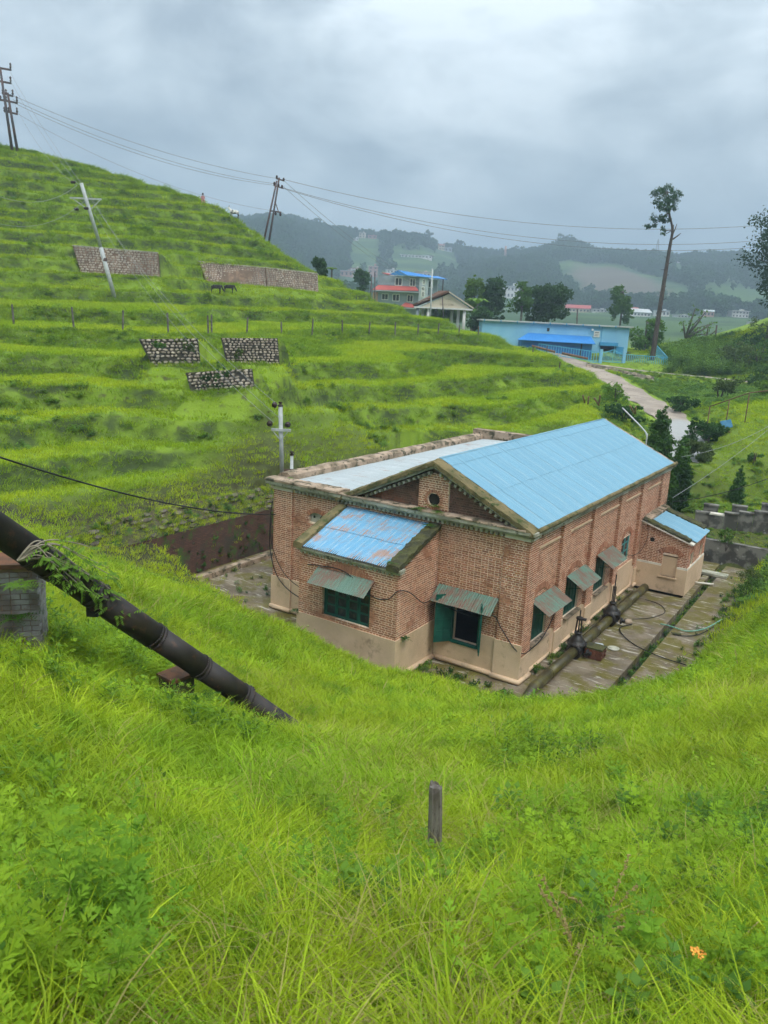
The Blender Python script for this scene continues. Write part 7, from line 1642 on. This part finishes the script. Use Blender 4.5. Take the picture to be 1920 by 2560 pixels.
# yard-side shrubs
def yshrub(label, x, y, w_, h_, lm, n, ls, seed, z=None): 
    p = b2w(x, y); z = tz(p.x, p.y) if z is None else z; r_ = random.Random(seed); root = empty('yard_shrub', (p.x, p.y, z)); tag(root, label, 'shrub', 'shrubs along the yard edge')
    bl = blob_crown(r_, 0, 0, h_ * .55, w_ / 2, w_ / 2, h_ * .5, 8); st_ = MB()
    for j in range(4): st_.tube([(0, 0, -.2), (r_.uniform(-.3, .3) * w_, r_.uniform(-.3, .3) * w_, h_ * .75)], [.02, .008], 5)
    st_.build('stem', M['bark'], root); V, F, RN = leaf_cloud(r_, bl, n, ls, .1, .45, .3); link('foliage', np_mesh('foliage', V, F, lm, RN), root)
yshrub('dark weedy shrub overhanging the yard strip at its far end', 4.35, 13.6, 1.6, 1.5, L_OLIVE, 1800, .08, 61); yshrub('leafy shrub above the yard strip, nearer than the dark one', 4.5, 11.6, 1.3, 1.1, L_MID, 1300, .08, 62); yshrub('tall thin sapling rising from the right yard edge', 5.0, 14.6, 1.2, 2.3, L_MID, 900, .09, 63); yshrub('low shrub at the hose end of the strip', 4.25, 9.6, .9, .7, L_LIGHT, 700, .07, 64); yshrub('bush at the corner of the lean-to roof and bank', 2.6, 17.9, 1.0, 1.0, L_MID, 900, .08, 65, 1.0); yshrub('fern clump on the far corner by the lean-to roof', .25, 15.9, .7, .8, L_DARK, 700, .08, 66, 2.6)
# ------------------------------------------------------------------ far woods
def crown_proto(r_, h, n, ls, m_): 
    V, F, RN = leaf_cloud(r_, blob_crown(r_, 0, 0, h * .55, h * .42, h * .42, h * .42, 7), n, ls, 0, .7, .4); return bpy.data.objects.new('t', np_mesh('t', V, F, m_, RN))
PR_ = [crown_proto(rp, 9, 260, 1.5, L_FAR) for _ in range(4)] + [crown_proto(rp, 5, 140, 1.2, L_FAR) for _ in range(2)]
n = 30000; a = R(1) * (-24 + 62 * rng.random(n)); d = np.sqrt(rng.random(n) * (985 ** 2 - 330 ** 2) + 330 ** 2); x, y = d * np.sin(a), d * np.cos(a)
wn_ = vnoise(x / 130, y / 130, 91) + .7 * vnoise(x / 50, y / 50, 92) + .35 * sst(760, 930, d) + .45 * sst(0.02, -.22, a) - .15
p = at(1532, 740, 640); ok = (wn_ > rng.normal(-.2, .18, n)) & (np.hypot((x - p.x) / 40, (y - p.y) / 120) > 1.0) & (d > 470 - 150 * sst(.05, -.15, a))
for hx_, hy_, hw_ in FH:
    ah, dh = math.atan2(hx_, hy_), math.hypot(hx_, hy_); ok &= ~((np.abs(np.arctan2(x, y) - ah) < hw_ * .6 / dh + .004) & (np.hypot(x, y) > dh - 150) & (np.hypot(x, y) < dh + 14))
x, y = x[ok], y[ok]; n = len(x); z = terr(x, y)
tag(scatter('far_wood', PR_, np.column_stack([x, y, z - .8]), np.column_stack([np.zeros(n), np.zeros(n), rng.random(n) * 6.28]), .6 + .8 * rng.random(n), rng.integers(0, 6, n)), 'hazy woodland covering the ridge across the valley', 'wood', kind='stuff'); print('far trees', n)
# trees that stand out against the sky
for k, (px, py, h_, w_, lab) in enumerate(((1410, 622, 34, 40, 'tallest tree on the ridge knoll'), (1385, 636, 30, 26, 'round tree left of the ridge knoll'), (1432, 628, 20, 34, 'low tree right of the ridge knoll'), (1285, 640, 24, 28, 'lone round tree on the ridge left of the knoll'), (1072, 600, 26, 18, 'dark upright tree on the middle ridge'), (1735, 655, 26, 28, 'leaning tree on the ridge right of the pine'), (1812, 662, 24, 18, 'pointed tree on the right ridge'), (1868, 662, 26, 40, 'broad tree on the right ridge near the edge'), (785, 572, 24, 36, 'rounded tree on the left ridge by the twin pole'), (845, 584, 20, 40, 'wide tree clump on the left ridge'), (1150, 620, 18, 30, 'low round tree on the falling middle ridge'), (1560, 656, 16, 40, 'wide low tree on the ridge left of the mast'))):
    b = at(px, py, 880); u = 880 / F_PX; r_ = random.Random(70 + k)
    tree('ridge_tree', lab, b, [(0, 0, -8, .5), (0, 0, h_ * u * .5, .3), (0, 0, h_ * u * .8, .15)], blob_crown(r_, 0, 0, h_ * u * .6, w_ * u / 2, w_ * u / 2, h_ * u * .42, 8), 420, 1.6, L_FAR, M['bark'], (), 'trees on the skyline ridge', seed=70 + k, aspect=.8)
# ------------------------------------------------------------------ haze
lo_z = float(gz.min()) - 1.5
hzb = MB().bx(-4300, 4300, -4300, 4300, lo_z, 235)
hm_, t_, o_ = newmat('valley_haze'); vol = t_.nodes.new('ShaderNodeVolumePrincipled'); vol.inputs['Color'].default_value = (.64, .83, 1.0, 1); vol.inputs['Density'].default_value = .00095; vol.inputs['Anisotropy'].default_value = .2
for nm in ('Density Attribute', 'Color Attribute', 'Temperature Attribute'):
    if nm in vol.inputs: vol.inputs[nm].default_value = ''
t_.links.new(vol.outputs[0], o_.inputs['Volume'])
haze = hzb.build('haze', hm_); tag(haze, 'thin bluish haze filling the valley air', 'haze', kind='stuff')
# ------------------------------------------------------------------ foreground weeds and plants on the masonry
WP = [weed('g', rp, 3, .35, .62, G_WEED, 5, .095, .055, 26, .10) for _ in range(3)] + [weed('g', rp, 5, .2, .42, G_WEED, 1, .06, .035, 22, .13) for _ in range(2)] + [weed('g', rp, 4, .22, .40, G_DARK, 1, .07, .05, 18, .12)] + [tuft('g', rp, 26, .3, .65, .06, .006, 5, 1.0, G_DRY)]
P, K_ = [], []
def sow(n, x0, x1, y0, y1, kinds, ex=1.0):
    for _ in range(n):
        px = random.uniform(x0, x1); py = y0 + (y1 - y0) * random.random() ** ex; p = gp(px, py, 1.0, 14.0)
        if keep_out(np.array([p.x]), np.array([p.y]))[0]: P.append((p.x, p.y, p.z - .02)); K_.append(random.choice(kinds))
sow(150, 1150, 1960, 2080, 2700, [0, 1, 2, 3, 4, 5, 5]); sow(90, 600, 1350, 2050, 2450, [0, 1, 3, 4, 5]); sow(60, -80, 360, 2130, 2700, [0, 1, 2, 2, 5]); sow(44, 200, 1900, 1850, 2300, [6]); sow(40, 1500, 1960, 1900, 2200, [3, 4, 5]); sow(30, 60, 700, 1900, 2300, [3, 4, 6]); sow(24, 100, 1900, 2300, 2600, [6])
tag(scatter('weed_cover', WP, P, [(random.gauss(0, .12), random.gauss(0, .12), random.random() * 6.28) for _ in P], [random.uniform(.7, 1.25) for _ in P], K_), 'leafy weeds growing through the foreground grass', 'weeds', kind='stuff')
def plant(name, label, p, proto_args, stem_m=None, group=None):
    o = weed('pl', random.Random(hash(label) % 999), *proto_args); root = empty(name, tuple(p)); tag(root, label, 'plant', group); q = o.copy(); bpy.data.objects.remove(o); q.name = 'foliage'; COL.objects.link(q); q.parent = root; return root
plant('mugwort', 'tall dark stemmed mugwort at the lower left of the foreground', gp(225, 2480, 1.0, 10), (4, .75, 1.0, G_WEED, 5, .12, .07, 34, .08))
plant('mugwort', 'second tall mugwort right of the first at lower left', gp(335, 2440, 1.0, 10), (3, .6, .85, G_WEED, 5, .11, .065, 30, .08))
plant('leafy_weed', 'dark stalked weed clump in the middle foreground', gp(905, 2330, 1.0, 10), (7, .35, .55, G_DARK, 1, .07, .05, 20, .16))
lt = gp(1672, 2560, 1.0, 10); root = plant('lantana', 'broad leaved lantana with one orange flower at lower right', lt, (5, .3, .48, G_WEED, 1, .10, .085, 14, .12))
q = MB()
for k in range(16): a = k * 2.4; r0_ = .012 * math.sqrt(k); q.lathe((r0_ * math.cos(a), r0_ * math.sin(a), -.1 * r0_), [(.006, 0), (.011, .012), (.004, .016)], 6)
q.build('flower_head', pm('orange_petal', (.85, .30, .05), (.9, .45, .08), 60), root, False, (.05, -.05, .44)).scale = (.7,) * 3
# grass seed heads
for k, (px, py) in enumerate(((1430, 2500), (1490, 2440))):
    p = gp(px, py, 1.0, 10); q = MB(); r_ = random.Random(k)
    for s_ in range(5):
        a = r_.uniform(0, 6.28); P2 = [Vector((0, 0, 0)), Vector((math.cos(a) * .05, math.sin(a) * .05, .35)), Vector((math.cos(a) * .22, math.sin(a) * .22, .55 + r_.uniform(-.1, .1)))]; C_ = curve_pts(P2, 8); q.tube(C_, .0022, 4)
        for c in C_[8:]:
            for _ in range(3): q.box(c + Vector((r_.gauss(0, .006), r_.gauss(0, .006), r_.gauss(0, .004))), (.008, .005, .012), Matrix.Rotation(r_.uniform(0, 3), 3, 'X'))
    tag(q.build('seeding_grass', G_DRY, None, False, tuple(p)), ['pale seeding grass stalks in the lower right foreground', 'second pale seeding grass stalk behind the first'][k], 'plant', 'seeding grasses')
# shrub scrambling over the penstock
r_ = random.Random(4); sb_ = pk(on_pipe(70)) + Vector((.0, -.3, -.05)); root = empty('scrambling_shrub', tuple(sb_)); tag(root, 'scrambling shrub with pinnate leaves hanging over the penstock', 'shrub')
tips = [at(235, 1372, 9.9), at(300, 1450, 10.2), at(215, 1480, 9.6), at(250, 1500, 9.8), at(300, 1540, 10.1), at(180, 1465, 9.5), at(270, 1420, 10.3), at(335, 1530, 10.3), at(190, 1420, 9.8), at(285, 1480, 10.0), at(245, 1450, 9.9), at(320, 1560, 10.3)]
br = MB(); Vs, Fs, rn = [], [], []
for tq in tips:
    e_ = tq - sb_; P2 = [Vector((0, 0, 0)), e_ * .35 + Vector((0, 0, .22 + r_.uniform(-.05, .1))), e_ * .75 + Vector((0, 0, .12)), e_]; C_ = curve_pts(P2, 8); br.tube(C_, [.014 - .011 * i / (len(C_) - 1) for i in range(len(C_))], 5)
    for i in range(9, len(C_), 2):
        for _ in range(1):
            d = Vector((r_.uniform(-1, 1), r_.uniform(-1, .4), r_.uniform(-.9, .3))).normalized(); Lr = r_.uniform(.12, .22); s_ = d.cross(Vector((0, 0, 1))).normalized()
            for k in range(5):
                c = C_[i] + d * (Lr * (k + 1) / 5)
                for sg in (-1, 1): leaf_blade(Vs, Fs, rn, c, (s_ * sg + d * .5 - Vector((0, 0, .3))), Vector((0, 0, 1)), .075, .03, 1, r_.random(), r_)
br.build('branches', pm('pale_twig', (.30, .26, .20), (.22, .19, .14), 8), root); link('leaves', np_mesh('leaves', Vs, Fs, L_LIGHT, rn), root)
# ferns and tufts on the masonry
def fern(label, p, w_, h_, m_, n, seed, parent_b=True, ls=.06):
    r_ = random.Random(seed); p = b2w(*p[:2], p[2]) if parent_b else Vector(p); root = empty('fern', tuple(p)); tag(root, label, 'plant', 'plants growing on the masonry'); Vs, Fs, rn = [], [], []
    for k in range(n):
        a = r_.uniform(0, 6.28); L = h_ * r_.uniform(.6, 1.1); d = Vector((math.cos(a) * w_, math.sin(a) * w_, h_)).normalized(); s_ = d.cross(Vector((0, 0, 1))).normalized()
        for j in range(8):
            t = (j + 1) / 8; c = d * L * t - Vector((0, 0, .35 * L * t * t))
            for sg in (-1, 1): leaf_blade(Vs, Fs, rn, c, (s_ * sg + d * .35), Vector((0, 0, 1)), ls * (1.15 - t * .7), ls * .4, 1, r_.random(), r_)
    link('fronds', np_mesh('fronds', Vs, Fs, m_, rn), root); return root
fern('leafy fern rooted in the round gable opening', (-3.35, -.02, 5.08), .8, .38, L_LIGHT, 18, 1); fern('fern spreading on the ledge under the round opening', (-3.75, -.16, 4.98), 1.2, .3, L_MID, 18, 2); fern('fern on the ledge right of the gable opening', (-3.05, -.16, 4.98), 1.2, .3, L_LIGHT, 16, 3); fern('trailing fern where the bay coping meets the gable ledge', (-3.3, -.3, 4.55), 1.2, .28, L_MID, 14, 4)
fern('small green tuft on the left gable coping', (-4.55, .0, 6.02), .8, .16, L_LIGHT, 16, 5, ls=.04); fern('grassy tuft on the wing parapet corner', (-9.45, .25, 5.03), 1.4, .16, L_LIGHT, 14, 6, ls=.04); fern('twiggy plant at the low end of the mossy bay coping', (-3.3, -2.2, 3.72), .6, .42, L_MID, 16, 7); fern('second plant on the mossy bay coping', (-3.25, -1.7, 3.95), .9, .3, L_OLIVE, 14, 8)
fern('dark fern at the plaster edge of the bay corner', (-2.98, -1.9, 1.35), 1.0, .26, L_DARK, 16, 9); fern('dark fern at the left foot of the bay brickwork', (-6.95, -2.3, 1.35), 1.0, .26, L_DARK, 16, 10)
pt_ = pk(on_pipe(60)); fern('green tuft on the brick pier cap under the penstock', (pt_.x + .1, pt_.y - .35, pier.location.z + ph), .8, .26, L_LIGHT, 26, 11, False, .05); fern('bright plant growing from the face of the brick pier', (pier.location.x + .18, pier.location.y - .1, pier.location.z + ph - .75), .9, .42, L_MID, 30, 12, False, .05); fern('second tuft at the left of the pier cap', (pt_.x - .45, pt_.y - .4, pier.location.z + ph), .8, .3, L_LIGHT, 26, 14, False, .05)
sd_p = pk(on_pipe(500)) + Vector((.1, -.3, -.25)); fern('green plant at the lower saddle beneath the penstock', (sd_p.x, sd_p.y, sd_p.z - .15), .9, .34, L_MID, 30, 13, False, .06)
# weeds in the drain and along wall foots, on the rubble bank
wd_ = [weed('g', rp, 6, .06, .18, L_MID, 1, .06, .035, 8, .12), weed('g', rp, 6, .05, .14, L_DARK, 1, .06, .04, 8, .12), tuft('g', rp, 16, .08, .2, .1, .008, 3, .6, G_HILL)]
P = []
for k in range(130): p = b2w(2.52 + random.gauss(0, .07), random.uniform(-.8, 18), -.25); P.append(tuple(p))
for k in range(60): p = b2w(random.uniform(-.05, .3), random.uniform(1.0, 11.5), .0); P.append(tuple(p))
for k in range(120): p = b2w(random.uniform(-3.0, .2), random.uniform(-1.9, -.55), .0); P.append(tuple(p))
for k in range(150): p = b2w(random.gauss(3.95, .22), random.uniform(-.5, 17), .0); P.append(tuple(p))
for k in range(90): p = b2w(random.uniform(-14.9, -10.2), random.uniform(-1, 10), .0); P.append(tuple(p))
NR = len(P)
for k in range(1500):
    t = random.random(); p = b2w(-15.02 - .7 * t, random.uniform(-8.4, 18), 1.96 + .9 * t); P.append(tuple(p))
for k in range(200): p = b2w(-14.98, random.uniform(-7, 14), random.uniform(.0, 1.9) * random.random() ** .5); P.append(tuple(p))
tag(scatter('yard_weeds', wd_, P, [(random.gauss(0, .2), random.gauss(0, .2), random.random() * 6) for _ in P], [random.uniform(.6, 1.5) for _ in P], [(2 if (NR <= i < NR + 1500 and random.random() < .85) else random.randrange(3)) for i in range(len(P))]), 'small weeds in the drain, wall joints and yard cracks', 'weeds', kind='stuff')
# climbing weeds on the lower rubble walls
for k, (px, py, w_, h_) in enumerate(((400, 880, 60, 36), (475, 880, 40, 44), (525, 972, 90, 50), (560, 965, 60, 64), (600, 900, 24, 34))):
    b = at(px, py, (42.1, 42.2, 39.3, 39.4, 42.7)[k]); u = b.y / F_PX; r_ = random.Random(k); root = empty('wall_shrub', (b.x, b.y - .25, b.z)); tag(root, ['weedy tuft on the left rubble wall below the fence', 'dry grass tuft hanging at the right of the left rubble wall', 'dark shrub covering the lowest rubble wall', 'taller thin shrub rising from the lowest rubble wall', 'small weed on the right rubble wall'][k], 'shrub', 'weeds on the rubble walls')
    V, F, RN = leaf_cloud(r_, blob_crown(r_, 0, 0, h_ * u * .5, w_ * u / 2, .25, h_ * u * .5, 6), 500, .12, .3, .4, .2); link('foliage', np_mesh('foliage', V, F, [L_MID, L_OLIVE, L_DARK, L_MID, L_OLIVE][k], RN), root)
